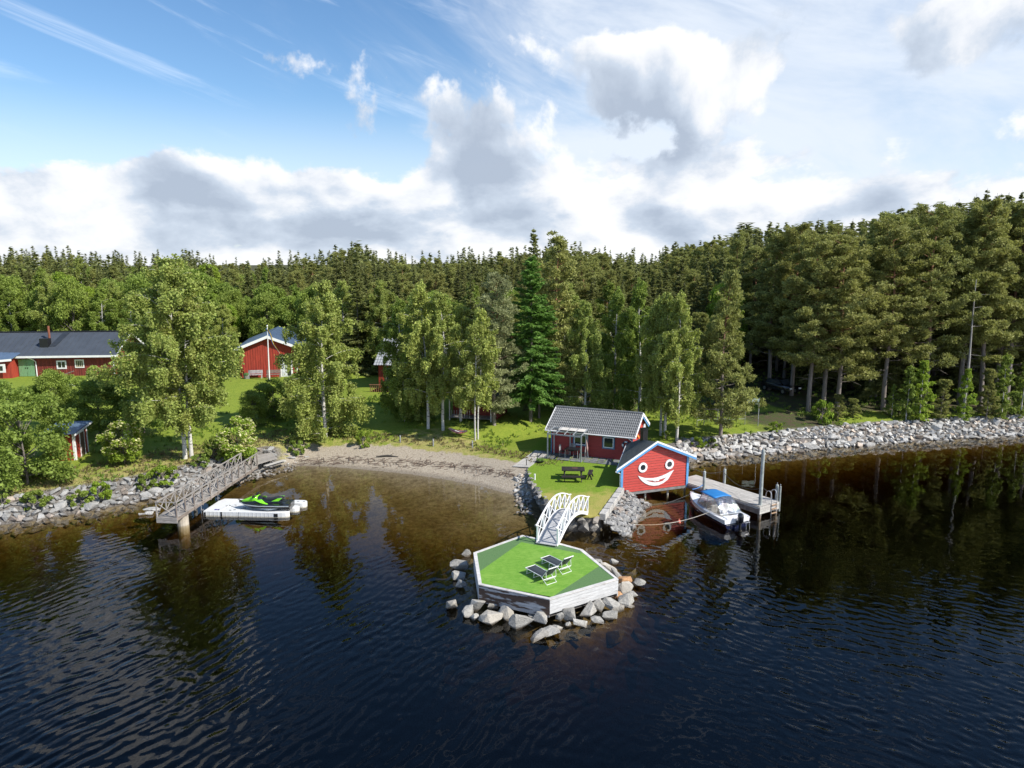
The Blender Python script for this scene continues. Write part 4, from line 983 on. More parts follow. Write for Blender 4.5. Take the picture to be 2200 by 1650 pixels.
# picnic table, bench
pt0 = P(1231, 1029, TZ)
pt = thing('picnic_table', 'black stained picnic table with attached benches on the terrace lawn', 'picnic table', tuple(pt0), R(-4)); pt.scale = (1.08, 1.2, 1.05)
for k in range(4): m = MB(); m.b2(-.75, .75, -.38 + k * .195, -.38 + k * .195 + .18, .67, .74); m.build('top_plank', blackw, pt)
for y in (-.72, .58):
    m = MB(); m.b2(-.75, .75, y, y + .14, .37, .44); m.build('bench_plank', blackw, pt)
    m = MB(); m.b2(-.75, .75, y + (.15 if y > 0 else -.15), y + .14 + (.15 if y > 0 else -.15), .37, .44); m.build('bench_plank', blackw, pt)
for x in (-.55, .55):
    m = MB(); m.beam((x, -.62, 0), (x, -.18, .72), .05, .11); m.build('leg', blackw, pt)
    m = MB(); m.beam((x, .62, 0), (x, .18, .72), .05, .11); m.build('leg', blackw, pt)
    m = MB(); m.b2(x - .07, x - .026, -.84, .84, .30, .40); m.b2(x + .026, x + .06, -.36, .36, .60, .70); m.build('crossbar', blackw, pt)
ft = thing('table_tray', 'small wooden tray lying on the black picnic table', 'tray', tuple(pt0 + Vector((.12, .1, .745))), 0)
m = MB(); m.b2(-.2, .2, -.09, .09, 0, .02); m.b2(-.2, .2, .09, .11, 0, .05); m.b2(-.2, .2, -.11, -.09, 0, .05); m.build('board', pbr('reddish_wood', (.22, .10, .07)), ft)
bc0 = P(1268, 1027, TZ)
bc = thing('bench', 'short black wooden bench beside the picnic table', 'bench', tuple(bc0), R(78))
m = MB(); m.b2(-.6, .6, -.15, -.01, .40, .45); m.build('seat_plank', blackw, bc); m = MB(); m.b2(-.6, .6, .01, .15, .40, .45); m.build('seat_plank', blackw, bc)
for x in (-.42, .42): m = MB(); m.beam((x, -.16, 0), (x, .02, .42), .05, .10); m.beam((x, .16, 0), (x, -.02, .42), .045, .09); m.build('leg', blackw, bc)
def bollard(px, py, lab, h_=.5, z=None, mat=None, r=.055):
    p = P(px, py, z) if z is not None else GP(px, py)
    t = thing('garden_lamp', lab, 'garden lamp', tuple(p), 0, 'low garden lamps near the beach')
    m = MB(); m.cyl((0, 0, 0), r, h_ * .72, 10); m.build('post', mat or metalg, t)
    m = MB(); m.cyl((0, 0, h_ * .72), r * 1.25, h_ * .06, 10); m.cyl((0, 0, h_ * .95), r * 1.35, h_ * .06, 10); m.build('cap', mat or metalg, t)
    m = MB(); m.cyl((0, 0, h_ * .78), r * .9, h_ * .17, 10); m.build('lens', pbr('milk_glass', (.6, .6, .58), .3), t)
bollard(860, 951, 'low grey garden lamp left, above the beach', .62); bollard(931, 960, 'low grey garden lamp middle, above the beach', .62); bollard(1015, 963, 'low grey garden lamp below the two thin birches', .62)
bollard(1149, 1031, 'white lamp on the edge of the terrace lawn', .42, TZ, white); bollard(1131, 1000, 'thin dark post at the beach end of the plank ramp', .62, TZ, blackm, .03); bollard(1155, 988, 'thin dark post beside the patio corner', .5, TZ, blackm, .03)
# plank ramp at the beach
rp = thing('boardwalk', 'pale plank ramp from the beach up to the patio', 'boardwalk', tuple(P(1140, 990, 1.0)))
a0 = P(1101, 1003, .92); a1 = P(1136, 1005, 1.02); c0 = P(1150, 968, 1.05); c1 = P(1178, 975, 1.05); fq = world_frame(rp)
for i in range(6):
    u0, u1 = (i + .04) / 6, (i + .96) / 6; m = MB(fq); m.prism([a0.lerp(a1, u0), a0.lerp(a1, u1), c0.lerp(c1, u1), c0.lerp(c1, u0)], (0, 0, .05)); m.build('plank', woodl, rp)
pn = thing('flower_bowl', 'low dark bowl of green plants at the patio corner', 'planter', tuple(P(1160, 994, TZ)))
m = MB(); m.tube([(0, 0, 0), (0, 0, .14)], [.22, .33], 12); m.build('bowl', blackm, pn)
rs = random.Random(2); m = MB()
for i in range(90): a = rs.uniform(0, 6.28); r_ = rs.uniform(0, .3); p = Vector((r_ * math.cos(a), r_ * math.sin(a), .15)); m.add([p, p + Vector((rs.uniform(-.1, .1), rs.uniform(-.1, .1), .22)), p + Vector((.05, .03, .1))], [(0, 1, 2)])
m.build('leaves', pbr('planter_green', (.09, .17, .03)), pn, fix=False)

# ---------------------------------------------------------------- jetty on the right
ZD = .75
D0 = P(1478, 1038, ZD); D1 = P(1632, 1089, ZD); dv = (D1 - D0); LD = dv.length; dv.normalize(); pv = Vector((-dv.y, dv.x, 0))
if pv.y < 0: pv = -pv
WD = 1.95
jt = thing('jetty', 'weathered plank jetty with low fascia running out from the boathouse', 'jetty', tuple(D0)); fj = world_frame(jt)
def dp(a, b_, z=0): return D0 + dv * a + pv * b_ + Vector((0, 0, z))
lanes = 8
for i in range(lanes):
    cuts = [-1.0, 1.6, 3.4, 4.9, LD]
    off = 0.0 if i % 2 else 0.5
    cc = [cuts[0]] + [c_ + off * (1 if k % 2 else -1) * .5 for k, c_ in enumerate(cuts[1:-1])] + [cuts[-1]]
    for a, c_ in zip(cc[:-1], cc[1:]):
        m = MB(fj); m.prism([dp(a + .008, i * WD / lanes + .006), dp(c_ - .008, i * WD / lanes + .006), dp(c_ - .008, (i + 1) * WD / lanes - .006), dp(a + .008, (i + 1) * WD / lanes - .006)], (0, 0, .035 + random.uniform(0, .006))); m.build('deck_plank', woodl, jt)
for j in range(3):
    z = -.09 - j * .165
    m = MB(fj); m.beam(dp(LD + .03, -.03, z), dp(LD + .03, WD + .03, z), .05, .15); m.build('fascia_board', woodl, jt)
    m = MB(fj); m.beam(dp(3.2 if j == 2 else -1, -.04, z), dp(LD, -.04, z), .05, .15); m.build('fascia_board', woodd if j else woodl, jt)
    m = MB(fj); m.beam(dp(-1, WD + .04, z), dp(LD, WD + .04, z), .05, .15); m.build('fascia_board', woodd, jt)
m = MB(fj)
for a in (0.5, 2.7, 5.0): m.beam(dp(a, 0.03, -.12), dp(a, WD - .03, -.12), .10, .18)
m.build('joist', woodd, jt)
for a in (0.4, LD - .1):
    for b_ in (.15, WD - .15): m = MB(fj); q = dp(a, b_); m.tube([(q.x, q.y, -2.5), (q.x, q.y, ZD - .05)], .11, 10); m.build('pile', woodd, jt)
polem = pbr('grey_green_pole', (.32, .345, .33), .7, .25, 3.0, bump=.004)
def mpost(px, py, toppx, toppy, lab, r):
    p = P(px, py, ZD); z = CAM_H + 0; q = PY(toppx, toppy, p.y)
    t = thing('mooring_post', lab, 'mooring post', (p.x, p.y, ZD + .03), 0, 'mooring posts along the jetty')
    hgt = q.z - ZD
    m = MB(); m.tube([(0, 0, -.7), (0, 0, hgt * .97), (0, 0, hgt)], [r, r * .95, r * .6], 12); m.build('post', polem, t)
    m = MB(); m.tube([(0, 0, hgt * .97), (0, 0, hgt + .10)], .018, 6); m.sphere((0, 0, hgt + .10), .03); m.build('hook', steel, t)
    return Vector((p.x, p.y, q.z))
k1 = mpost(1512, 1050, 1512, 1013, 'front left mooring post tied with blue rope beside the boat bow', .105)
k2 = mpost(1556, 1034, 1556, 1008, 'mooring post on the far edge of the jetty', .105)
k3 = mpost(1633, 1086, 1634, 966, 'tall slender grey mooring pole at the outer jetty corner', .115)
k4 = mpost(1668, 1075, 1668, 1042, 'mooring post beside the steel ladder at the jetty end', .10)
k5 = mpost(1675, 1077, 1675, 1045, 'thinner mooring post behind the ladder at the jetty end', .06)
ropem = pbr('dark_rope', (.045, .042, .04), .9); ropel = pbr('pale_rope', (.50, .46, .38), .9); ropeg = pbr('grey_rope', (.20, .19, .18), .9)
def rope(name, label, a, c_, sag, r=.018, mat=ropem, n=18, cat='rope', group=None):
    a = Vector(a); c_ = Vector(c_); pts = []
    for i in range(n + 1): t = i / n; p = a.lerp(c_, t); p.z -= sag * 4 * t * (1 - t); pts.append(p)
    m = MB(); m.tube([p - a for p in pts], r, 6); o = m.build(name, mat, None, True); o.location = a; tag(o, label, cat, group); return o
bhc = B1 + Vector((.1, .1, 2.1))
rope('chain', 'dark sagging rope between the boathouse corner and the far jetty post', (bhc.x, bhc.y, 2.0), k2 - Vector((0, 0, .1)), .35)
rope('chain', 'dark sagging rope from the near jetty post to the tall pole', (k1.x + 1.6, k1.y + .8, ZD + .9), (k3.x, k3.y, ZD + 1.15), .45)
rope('chain', 'dark sagging rope from the tall pole to the post by the ladder', (k3.x, k3.y, ZD + 1.3), k4 - Vector((0, 0, .15)), .3)
rope('blue_rope', 'short blue rope tying the boat bow to the near jetty post', (k1.x, k1.y, ZD + .35), P(1487, 1051, .85) - Vector((0, 0, 0)), .1, .03, pbr('blue_rope_fibre', (.05, .2, .5)))
ldr = thing('bathing_ladder', 'steel bathing ladder with curved handrails at the jetty end', 'ladder', tuple(dp(LD + .06, 1.35)), math.atan2(dv.y, dv.x))
for y in (-.27, .27):
    m = MB(); pts = [(-.42, y, .03), (-.42, y, .55)] + [(-.21 - .21 * math.cos(a), y, .55 + .28 * math.sin(a)) for a in np.linspace(.3, math.pi - .3, 6)] + [(0.02, y, .5), (.04, y, -.9)]
    m.tube(pts, .022, 8); m.build('handrail', steel, ldr)
for z in (-.1, -.38, -.66): m = MB(); m.b2(-.02, .10, -.25, .25, z, z + .035); m.build('rung', pbr('rung_wood', (.36, .24, .15)), ldr)

# ---------------------------------------------------------------- motorboat
bow = P(1483, 1058, .80); st = P(1584, 1116, .55); hd = (bow - st); LBt = hd.length; hd.z = 0; hd.normalize()
mb_ = thing('motorboat', 'white and navy motorboat with blue canopy moored beside the jetty', 'motorboat', (st.x, st.y, 0), math.atan2(hd.y, hd.x))
LB = LBt
navy = pbr('navy_gelcoat', (.008, .012, .045), .15, .1, 1.0, clear=.6); gel = pbr('white_gelcoat', (.80, .80, .82), .22, .03, 1.0, clear=.5)
def hw(t): return .98 * (1 - max(0, (t - .35) / .65) ** 2.3) * (1 if t > .02 else .96) + .015      # half beam along the length
NS = 22
def sec(t, lvl):
    x = t * LB; w_ = hw(t); sh = .62 + .22 * t ** 2
    if lvl == 0: return (x * .97 if t > .9 else x, 0.0, -.25 + .35 * max(0, t - .75) / .25 * 1.2)
    if lvl == 1: return (x, w_ * .78, .02 + .16 * max(0, t - .6))
    if lvl == 2: return (x, w_ * .95, .34 + .14 * t)
    return (x, w_, sh)
ts = np.linspace(0, 1, NS)
m = MB()
for sgn in (1, -1):
    rows = [[tuple((sec(t, l)[0], sgn * sec(t, l)[1], sec(t, l)[2])) for l in (0, 1, 2)] for t in ts]; m.grid(rows)
m.add([(0, 0, -.25), (0, sec(0, 1)[1], sec(0, 1)[2]), (0, sec(0, 2)[1], sec(0, 2)[2]), (0, -sec(0, 2)[1], sec(0, 2)[2]), (0, -sec(0, 1)[1], sec(0, 1)[2])], [(0, 1, 2, 3, 4)])
m.build('hull', navy, mb_, True, fix=True)
m = MB()
for sgn in (1, -1): m.grid([[(sec(t, 2)[0], sgn * sec(t, 2)[1], sec(t, 2)[2] + .002), (sec(t, 3)[0], sgn * (sec(t, 3)[1] + .01), sec(t, 3)[2] - .06), (sec(t, 3)[0], sgn * (sec(t, 3)[1] + .035), sec(t, 3)[2] - .04), (sec(t, 3)[0], sgn * (sec(t, 3)[1] + .03), sec(t, 3)[2])] for t in ts])
m.add([(-.002, sec(0, 2)[1], .34), (-.002, hw(0), .62), (-.002, -hw(0), .62), (-.002, -sec(0, 2)[1], .34)], [(0, 1, 2, 3)])
m.build('topside', gel, mb_, True)
# deck: foredeck crowned, side decks round a cockpit
m = MB()
fd_ts = [t for t in ts if t >= .60]
m.grid([[(t * LB, y * hw(t), .62 + .22 * t * t + .10 * (1 - y * y) * (1 - (t - .6) * 1.5)) for y in np.linspace(-1, 1, 9)] for t in fd_ts])
for sgn in (1, -1): m.grid([[(t * LB, sgn * hw(t), .62 + .22 * t * t), (t * LB, sgn * hw(t) * .82, .66 + .22 * t * t), (t * LB, sgn * hw(t) * .78, .30)] for t in ts if t <= .64])
m.build('deck', gel, mb_, True)
m = MB(); m.b2(.0, LB * .62, -.8, .8, .24, .28); m.build('cockpit_floor', pbr('boat_floor', (.35, .33, .3)), mb_)
m = MB(); m.b2(.0, .50, -.76, -.26, .3, .70); m.b2(.0, .50, .26, .76, .3, .70); m.b2(.22, .50, -.26, .26, .3, .68); o = m.build('stern_deck', gel, mb_, bevel=.04)
m = MB(); m.tube([(.2, -.5, .71), (.2, -.5, .725)], .07, 10); m.tube([(.38, -.5, .71), (.38, -.5, .725)], .05, 10); m.build('deck_fitting', blackm, mb_)
for y in (-.42, .42):
    m = MB(); m.b2(LB * .36, LB * .36 + .5, y - .24, y + .24, .28, .62); m.b2(LB * .36 - .08, LB * .36 + .06, y - .24, y + .24, .5, .98); m.build('seat', pbr('beige_vinyl', (.5, .46, .40)), mb_, bevel=.04)
m = MB(); m.b2(LB * .56, LB * .60, -.72, .72, .28, .80); m.build('dashboard', pbr('dash', (.15, .13, .12)), mb_)
# windscreen + clear side curtains
clear = bpy.data.materials.new('clear_vinyl'); clear.use_nodes = True; g = NT(clear.node_tree); out = g.n('ShaderNodeOutputMaterial'); gl = g.n('ShaderNodeBsdfGlossy'); gl.inputs['Roughness'].default_value = .06
tr = g.n('ShaderNodeBsdfTransparent'); tr.inputs[0].default_value = (.86, .87, .88, 1); nz = g.n('ShaderNodeTexCoord'); mp = g.n('ShaderNodeMapping'); g.L(nz.outputs['Object'], mp.inputs[0]); mp.inputs['Scale'].default_value = (1.5, 1.5, .5)
bp = g.n('ShaderNodeBump'); bp.inputs['Distance'].default_value = .05; g.L(g.noise(mp.outputs[0], 5.0, 3, .6, .8), bp.inputs['Height']); g.L(bp.outputs[0], gl.inputs['Normal'])
mx = g.n('ShaderNodeMixShader'); mx.inputs[0].default_value = .34; g.L(tr.outputs[0], mx.inputs[1]); g.L(gl.outputs[0], mx.inputs[2]); g.L(mx.outputs[0], out.inputs[0])
roofz = 1.55; x0_, x1_ = LB * .40, LB * .64
base = [(LB * .12, -.80), (LB * .42, -.82), (LB * .62, -.74), (LB * .72, -.34), (LB * .75, 0), (LB * .72, .34), (LB * .62, .74), (LB * .42, .82), (LB * .12, .80)]
topr = [(LB * .30, -.62), (LB * .42, -.66), (LB * .55, -.60), (LB * .60, -.3), (LB * .61, 0), (LB * .60, .3), (LB * .55, .60), (LB * .42, .66), (LB * .30, .62)]
def bz(x): t = x / LB; return .66 + .22 * t * t
m = MB(); m.grid([[(x, y, bz(x)) for x, y in base], [((x + a) / 2 + .05, (y + c_) / 2 * 1.05, (bz(x) + roofz) / 2) for (x, y), (a, c_) in zip(base, topr)], [(x, y, roofz - .03) for x, y in topr]], False)
m.grid([[(LB * .12, y * .80, .72) for y in np.linspace(-1, 1, 7)], [(LB * .20, y * .74, 1.15) for y in np.linspace(-1, 1, 7)], [(LB * .30, y * .62, roofz - .03) for y in np.linspace(-1, 1, 7)]])
m.build('clear_curtain', clear, mb_, False, fix=False)
m = MB()
for x, y in (base[2], base[6]): m.tube([(x, y, bz(x)), (topr[base.index((x, y))][0], topr[base.index((x, y))][1], roofz)], .022, 6)
for x, y in (base[1], base[7]): m.tube([(x, y, bz(x)), (topr[base.index((x, y))][0], topr[base.index((x, y))][1], roofz)], .018, 6)
m.tube([(x, y, bz(x) + .02) for x, y in base[1:8]], .02, 6); m.tube([(LB * .12, y * .8, .73) for y in (-1, 0, 1)], .018, 6)
m.build('canopy_frame', metalg, mb_)
m = MB(); m.grid([[(x, y * (.66 - .12 * max(0, (x - LB * .5) / LB * 4)), roofz + .07 * (1 - y * y) - .03 * abs((x - LB * .45) / LB * 4)) for y in np.linspace(-1, 1, 9)] for x in np.linspace(LB * .295, LB * .61, 7)])
o = m.build('canopy_top', pbr('blue_canvas', (.015, .17, .45), .7, .08), mb_, True); sd = o.modifiers.new('s', 'SOLIDIFY'); sd.thickness = .03
# outboard
m = MB(); m.grid([[(-.30 + .20 * r_ * math.cos(a) , .17 * r_ * math.sin(a), z) for a in np.linspace(0, 2 * math.pi, 14, endpoint=False)] for z, r_ in ((.45, .75), (.55, 1.0), (.85, 1.05), (.98, .9), (1.04, .5), (1.05, .02))], True); m.build('motor_cowl', pbr('motor_black', (.012, .012, .016), .15, clear=.8), mb_, True)
m = MB(); m.b2(-.36, -.22, -.05, .05, -.35, .46); m.b2(-.50, -.16, -.11, .11, -.08, -.05); m.b2(-.14, .02, -.10, .10, .25, .5); m.sphere((-.30, 0, -.3), (.22, .06, .06)); m.build('motor_leg', blackm, mb_)
m = MB()
for k in range(3): a = k * 2.09; m.beam((-.54, 0, -.3), (-.55, .13 * math.cos(a), -.3 + .13 * math.sin(a)), .09, .015)
m.build('propeller', steel, mb_)
m = MB(); m.tube([(.0, -.75, .40), (-.28, -.75, .36), (-.28, -.40, .36), (.0, -.40, .40)], .02, 6); m.tube([(-.28, -.70, .36), (-.33, -.70, -.2)], .015, 6); m.tube([(-.28, -.45, .36), (-.33, -.45, -.2)], .015, 6); m.build('swim_step', steel, mb_)
m = MB(); m.tube([(LB * .97, 0, .86), (LB * .97, 0, .94), (LB * .93, 0, .94)], .02, 6); m.build('bow_cleat', steel, mb_)
def onb(x, y, z): return mb_.matrix_basis @ Vector((x, y, z))
rope('mooring_rope', 'pale mooring rope sagging from the boat stern to the terrace rocks', onb(LB * .30, .95, .68), P(1306, 1118, .35), .55, .022, ropel, 26)
rope('mooring_rope', 'grey mooring rope from the boat bow to the stilts under the boathouse', onb(LB * .95, .1, .8), P(1425, 1083, -.05), .05, .018, ropeg)
fl = MB(); fl.sphere((0, 0, 0), (.11, .11, .13)); fl.tube([(0, 0, .1), (0, 0, .19)], .02, 6); o = fl.build('float', pbr('coral_plastic', (.75, .22, .16), .4), None, True); o.location = P(1459, 1121, .06); tag(o, 'small coral pink float on the pale mooring rope', 'float')
# ---------------------------------------------------------------- gangway on the left
ZG = .85
gw = thing('gangway', 'grey weathered wooden gangway with crossed railings reaching out over the water', 'footbridge', tuple(P(400, 1080, ZG))); fg = world_frame(gw)
GR0 = P(380, 1113, ZG); GR1 = P(553, 1001, ZG); gd = GR1 - GR0; LG = gd.length; gd.normalize(); gp_ = Vector((-gd.y, gd.x, 0))
if gp_.x > 0: gp_ = -gp_
WG = 1.25
def gpt(a, b_, z=0): return GR0 + gd * a + gp_ * b_ + Vector((0, 0, z))
npk = int(LG / .24)
for i in range(npk):
    a = i * LG / npk; c_ = a + LG / npk - .018
    m = MB(fg); dz = random.uniform(0, .008); m.prism([gpt(a, -.03, dz), gpt(c_, -.03, dz), gpt(c_, WG + .03, dz), gpt(a, WG + .03, dz)], (0, 0, .035)); m.build('deck_plank', wood, gw)
for b_ in (0.04, WG - .04): m = MB(fg); m.beam(gpt(0, b_, -.10), gpt(LG, b_, -.10), .08, .20); m.build('beam', woodd, gw)
for z in (-.06, -.24): m = MB(fg); m.beam(gpt(-.03, -.03, z), gpt(-.03, WG + .03, z), .05, .165); m.build('end_board', wood, gw)
npost = 12
for b_ in (0.0, WG):
    ps_ = [i * LG / (npost - 1) for i in range(npost)]
    for a in ps_: m = MB(fg); m.beam(gpt(a, b_, -.25), gpt(a, b_, .96), .065, .065, gd); m.build('post', woodd if b_ == 0 else wood, gw)
    m = MB(fg); m.beam(gpt(-.06, b_, .98), gpt(LG + .05, b_, .98), .10, .045); m.build('handrail', wood, gw)
    for a, c_ in zip(ps_[:-1], ps_[1:]):
        m = MB(fg); m.beam(gpt(a, b_ + .02, .05), gpt(c_, b_ + .02, .93), .03, .06, gp_); m.build('cross_brace', wood, gw)
        m = MB(fg); m.beam(gpt(a, b_ - .02, .93), gpt(c_, b_ - .02, .05), .03, .06, gp_); m.build('cross_brace', wood, gw)
m = MB(fg); m.beam(gpt(0, 0, .98), gpt(0, WG, .98), .09, .045); m.build('handrail', wood, gw)
m = MB(fg); m.beam(gpt(0, 0.03, .05), gpt(0, WG - .03, .93), .03, .06, gd); m.build('cross_brace', wood, gw)
m = MB(fg); m.beam(gpt(.03, 0.03, .93), gpt(.03, WG - .03, .05), .03, .06, gd); m.build('cross_brace', wood, gw)
conc = pbr('pale_concrete', (.42, .37, .30), .85, .15, 3.0, bump=.01)
pr = thing('concrete_pier', 'rounded pale concrete pier in the water under the gangway', 'pier', tuple(gpt(1.15, .3, -ZG)))
m = MB(); m.tube([(0, 0, -1.5), (0, 0, ZG - .25)], [.36, .34], 14); m.build('block', conc, pr)
lnd = thing('landing', 'grey plank landing with two steps where the gangway meets the beach', 'wooden landing', tuple(gpt(LG + .8, .5))); fl_ = world_frame(lnd)
Lq = [P(548, 1000, ZG), P(596, 985, ZG), P(583, 973, ZG), P(545, 980, ZG)]
for i in range(6):
    u0, u1 = (i + .04) / 6, (i + .96) / 6; m = MB(fl_); m.prism([Lq[0].lerp(Lq[3], u0), Lq[1].lerp(Lq[2], u0), Lq[1].lerp(Lq[2], u1), Lq[0].lerp(Lq[3], u1)], (0, 0, .04)); m.build('deck_plank', wood, lnd)
for k, (z, off) in enumerate(((.62, .0), (.42, .35))):
    a = P(566, 1001 + 3 * k, z); c_ = P(610, 988 + 3 * k, z); d_ = (c_ - a).normalized(); n_ = Vector((d_.y, -d_.x, 0))
    for j in range(2): m = MB(fl_); m.prism([a + n_ * (.16 * j), c_ + n_ * (.16 * j), c_ + n_ * (.16 * j + .14), a + n_ * (.16 * j + .14)], (0, 0, .05)); m.build('step', woodl, lnd)
m = MB(fl_)
for t in (.1, .5, .9): q = P(566, 1001, .1).lerp(P(608, 989, .1), t); m.box((q.x, q.y + .1, .25), (.10, .5, .6), .3)
m.build('stringer', woodd, lnd)

# ---------------------------------------------------------------- white floating dock and the water scooter
fx0, fx1 = -19.9, -14.2
fo = P(436, 1098, .28); fe = P(619, 1102, .28)
fdk = thing('floating_dock', 'white moulded plastic floating dock with three rounded fingers beside the gangway', 'floating dock', (fo.x, fo.y, 0), math.atan2(fe.y - fo.y, fe.x - fo.x))
plast = pbr('white_plastic_float', (.66, .67, .67), .45, .05, 1.5); LF = (fe - fo).length; WF = 2.55
def rounded(x0, x1, y0, y1, z0, z1, rend, name):
    n = 8; pts = [(x0, y0), (x1 - rend, y0)]; yc = (y0 + y1) / 2; hy = (y1 - y0) / 2
    pts = [(x0, y0)] + [(x1 - rend + rend * math.sin(a), yc - hy * math.cos(a)) for a in np.linspace(0, math.pi, 9)] + [(x0, y1)]
    m = MB(); m.prism([(x, y, z0) for x, y in pts], (0, 0, z1 - z0)); return m.build(name, plast, fdk, bevel=.05)
# left raft: two panels with a seam, the slanted left edge of the photograph
m = MB(); m.prism([(0, 0, -.12), (1.20, 0, -.12), (1.20, WF, -.12), (.25, WF, -.12), (.05, WF - .5, -.12)], (0, 0, .40)); m.build('float_panel', plast, fdk, bevel=.03)
m = MB(); m.prism([(1.215, 0, -.12), (2.3, 0, -.12), (2.3, WF, -.12), (1.215, WF, -.12)], (0, 0, .40)); m.build('float_panel', plast, fdk, bevel=.03)
rounded(2.315, LF, 0.0, .55, -.12, .30, .7, 'finger'); rounded(2.315, LF + .25, 1.05, 1.62, -.12, .26, .35, 'finger'); rounded(2.315, LF + .45, WF - .62, WF, -.12, .30, .35, 'finger')
m = MB(); m.b2(2.31, LF - .9, .55, 1.05, -.12, .10); m.b2(2.31, LF - .5, 1.62, WF - .62, -.12, .20); m.build('cradle', plast, fdk)
m = MB()
rs = random.Random(4)
for (x, y) in ((.9, .25), (1.7, .25), (1.95, .35), (1.25, 1.2), (1.6, 1.25), (1.1, 1.05), (1.5, 1.0), (1.3, 2.4), (2.1, 2.4), (4.9, 2.25), (5.5, 2.2), (5.9, 2.2), (3.4, 2.3)): m.box((x, y, .285 if x < 2.3 else .30), (.14, .06, .02), rs.uniform(-.2, .2))
m.build('slot', blackm, fdk)
m = MB(); m.b2(1.17, 1.26, -.02, .0, -.05, .25); m.b2(4.7, 4.95, -.02, .0, 0, .2); m.b2(.08, .16, -.02, 0, -.05, .2); m.build('hinge', blackm, fdk)
for x in np.arange(.2, 4.6, .26):
    if abs(x - 1.2) < .1: continue
    m = MB(); m.b2(x, x + .02, -.012, .0, -.08, .26); m.build('rib', plast, fdk)
m = MB(); m.b2(.62, .80, .22, .40, .281, .292); m.sphere((.88, .35, .285), (.06, .10, .012)); m.build('logo_patch', pbr('purple_print', (.08, .06, .28)), fdk)
def guide(px, py, tx, ty, lab):
    p = P(px, py, .28); q = PY(tx, ty, p.y); t = thing('guide_pole', lab, 'pole', (p.x, p.y, 0), 0, 'guide poles of the floating dock')
    m = MB(); m.tube([(0, 0, -1.5), (q.x - p.x, 0, q.z)], .028, 8); m.build('pole', steel, t); m = MB(); m.box((0, .05, .28), (.14, .18, .06)); m.build('bracket', steel, t); return q
gq = guide(434, 1096, 428, 1049, 'thin steel guide pole at the front corner of the floating dock'); guide(468, 1071, 465, 1023, 'thin steel guide pole at the back corner of the floating dock')
# personal watercraft, nose to the left
jc = P(572, 1091, .35); js = thing('water_scooter', 'black and lime green water scooter parked on the white floating dock', 'water scooter', (jc.x, jc.y + .05, .24), fdk.rotation_euler.z + R(2))
lime = pbr('lime_plastic', (.22, .72, .02), .3, .04, 1.0, clear=.6); jblk = pbr('gloss_black', (.012, .014, .016), .25, .1, clear=.6); jtrim = pbr('silver_trim', (.5, .56, .58), .3, .1, metal=.3)
# local x: nose at -1.65, tail at +1.55
def jw(x):
    t = (x + 1.65) / 3.2; return .60 * min(1, (t / .45) ** .62 if t > 0 else 0) * (1 - .10 * max(0, t - .8) / .2)
xs_ = np.linspace(-1.65, 1.55, 20)
def keel(x): t = (x + 1.65) / 3.2; return .06 + .34 * max(0, 1 - t / .38) ** 2
m = MB()
for s_ in (1, -1): m.grid([[(x, 0, keel(x)), (x, s_ * jw(x) * .55, keel(x) + .06), (x, s_ * jw(x) * .92, max(.27, keel(x) + .1)), (x, s_ * (jw(x) + .01), max(.36, keel(x) + .13)), (x, s_ * jw(x) * .97, max(.43, keel(x) + .17))] for x in xs_])
m.add([(1.55, -.54, .43), (1.55, -.5, .1), (1.55, .5, .1), (1.55, .54, .43)], [(0, 1, 2, 3)]); m.build('hull', jblk, js, True)
m = MB()
for s_ in (1, -1): m.tube([(x, s_ * (jw(x) + .02), max(.37, keel(x) + .14)) for x in xs_[1:]], .022, 6)
m.build('rub_rail', jtrim, js)
for s_ in (1, -1):
    m = MB(); m.prism([(-.55, s_ * .52, .20), (.35, s_ * .60, .15), (.9, s_ * .60, .24), (.2, s_ * .62, .26)], (0, s_ * .02, 0)); m.build('side_stripe', jtrim, js)
def jtop(x):
    pts = [(-1.65, .45), (-1.3, .58), (-.9, .72), (-.55, .82), (-.35, .80), (-.1, .66), (.3, .66), (.8, .70), (1.0, .62), (1.1, .45), (1.55, .42)]
    return float(np.interp(x, [p[0] for p in pts], [p[1] for p in pts]))
def jcw(x): return float(np.interp(x, [-1.65, -1.2, -.7, -.2, .2, 1.0, 1.1, 1.55], [.03, .26, .36, .27, .22, .24, .42, .44]))
m = MB(); m.grid([[(x, y * (jw(x) * .97 if abs(y) == 1 else jcw(x)), (max(.43, keel(x) + .17)) if abs(y) == 1 else (.45 + (jtop(x) - .45) * q)) for y, q in ((-1, 0), (-.98, .15), (-.72, .9), (0, 1), (.72, .9), (.98, .15), (1, 0))] for x in xs_]); m.build('deck', jblk, js, False)
m = MB(); m.grid([[(x, y * jcw(x) * 1.03, .45 + (jtop(x) + .03 - .45) * q) for y, q in ((-1.0, .42), (-.75, .95), (0, 1.03), (.75, .95), (1.0, .42))] for x in np.linspace(-1.5, -.42, 9)]); o = m.build('hood', lime, js, True); sd = o.modifiers.new('s', 'SOLIDIFY'); sd.thickness = .02
for s_ in (1, -1):
    m = MB(); m.prism([(-.55, s_ * .37, .66), (-.15, s_ * .31, .70), (.05, s_ * .33, .52), (.32, s_ * .42, .44), (.22, s_ * .44, .44), (-.2, s_ * .40, .52)], (0, s_ * .025, 0)); m.build('side_panel', lime, js)
    m = MB(); m.prism([(.42, s_ * .235, .56), (.85, s_ * .25, .58), (1.08, s_ * .24, .76), (.8, s_ * .235, .74)], (0, s_ * .03, 0)); m.build('seat_panel', lime, js)
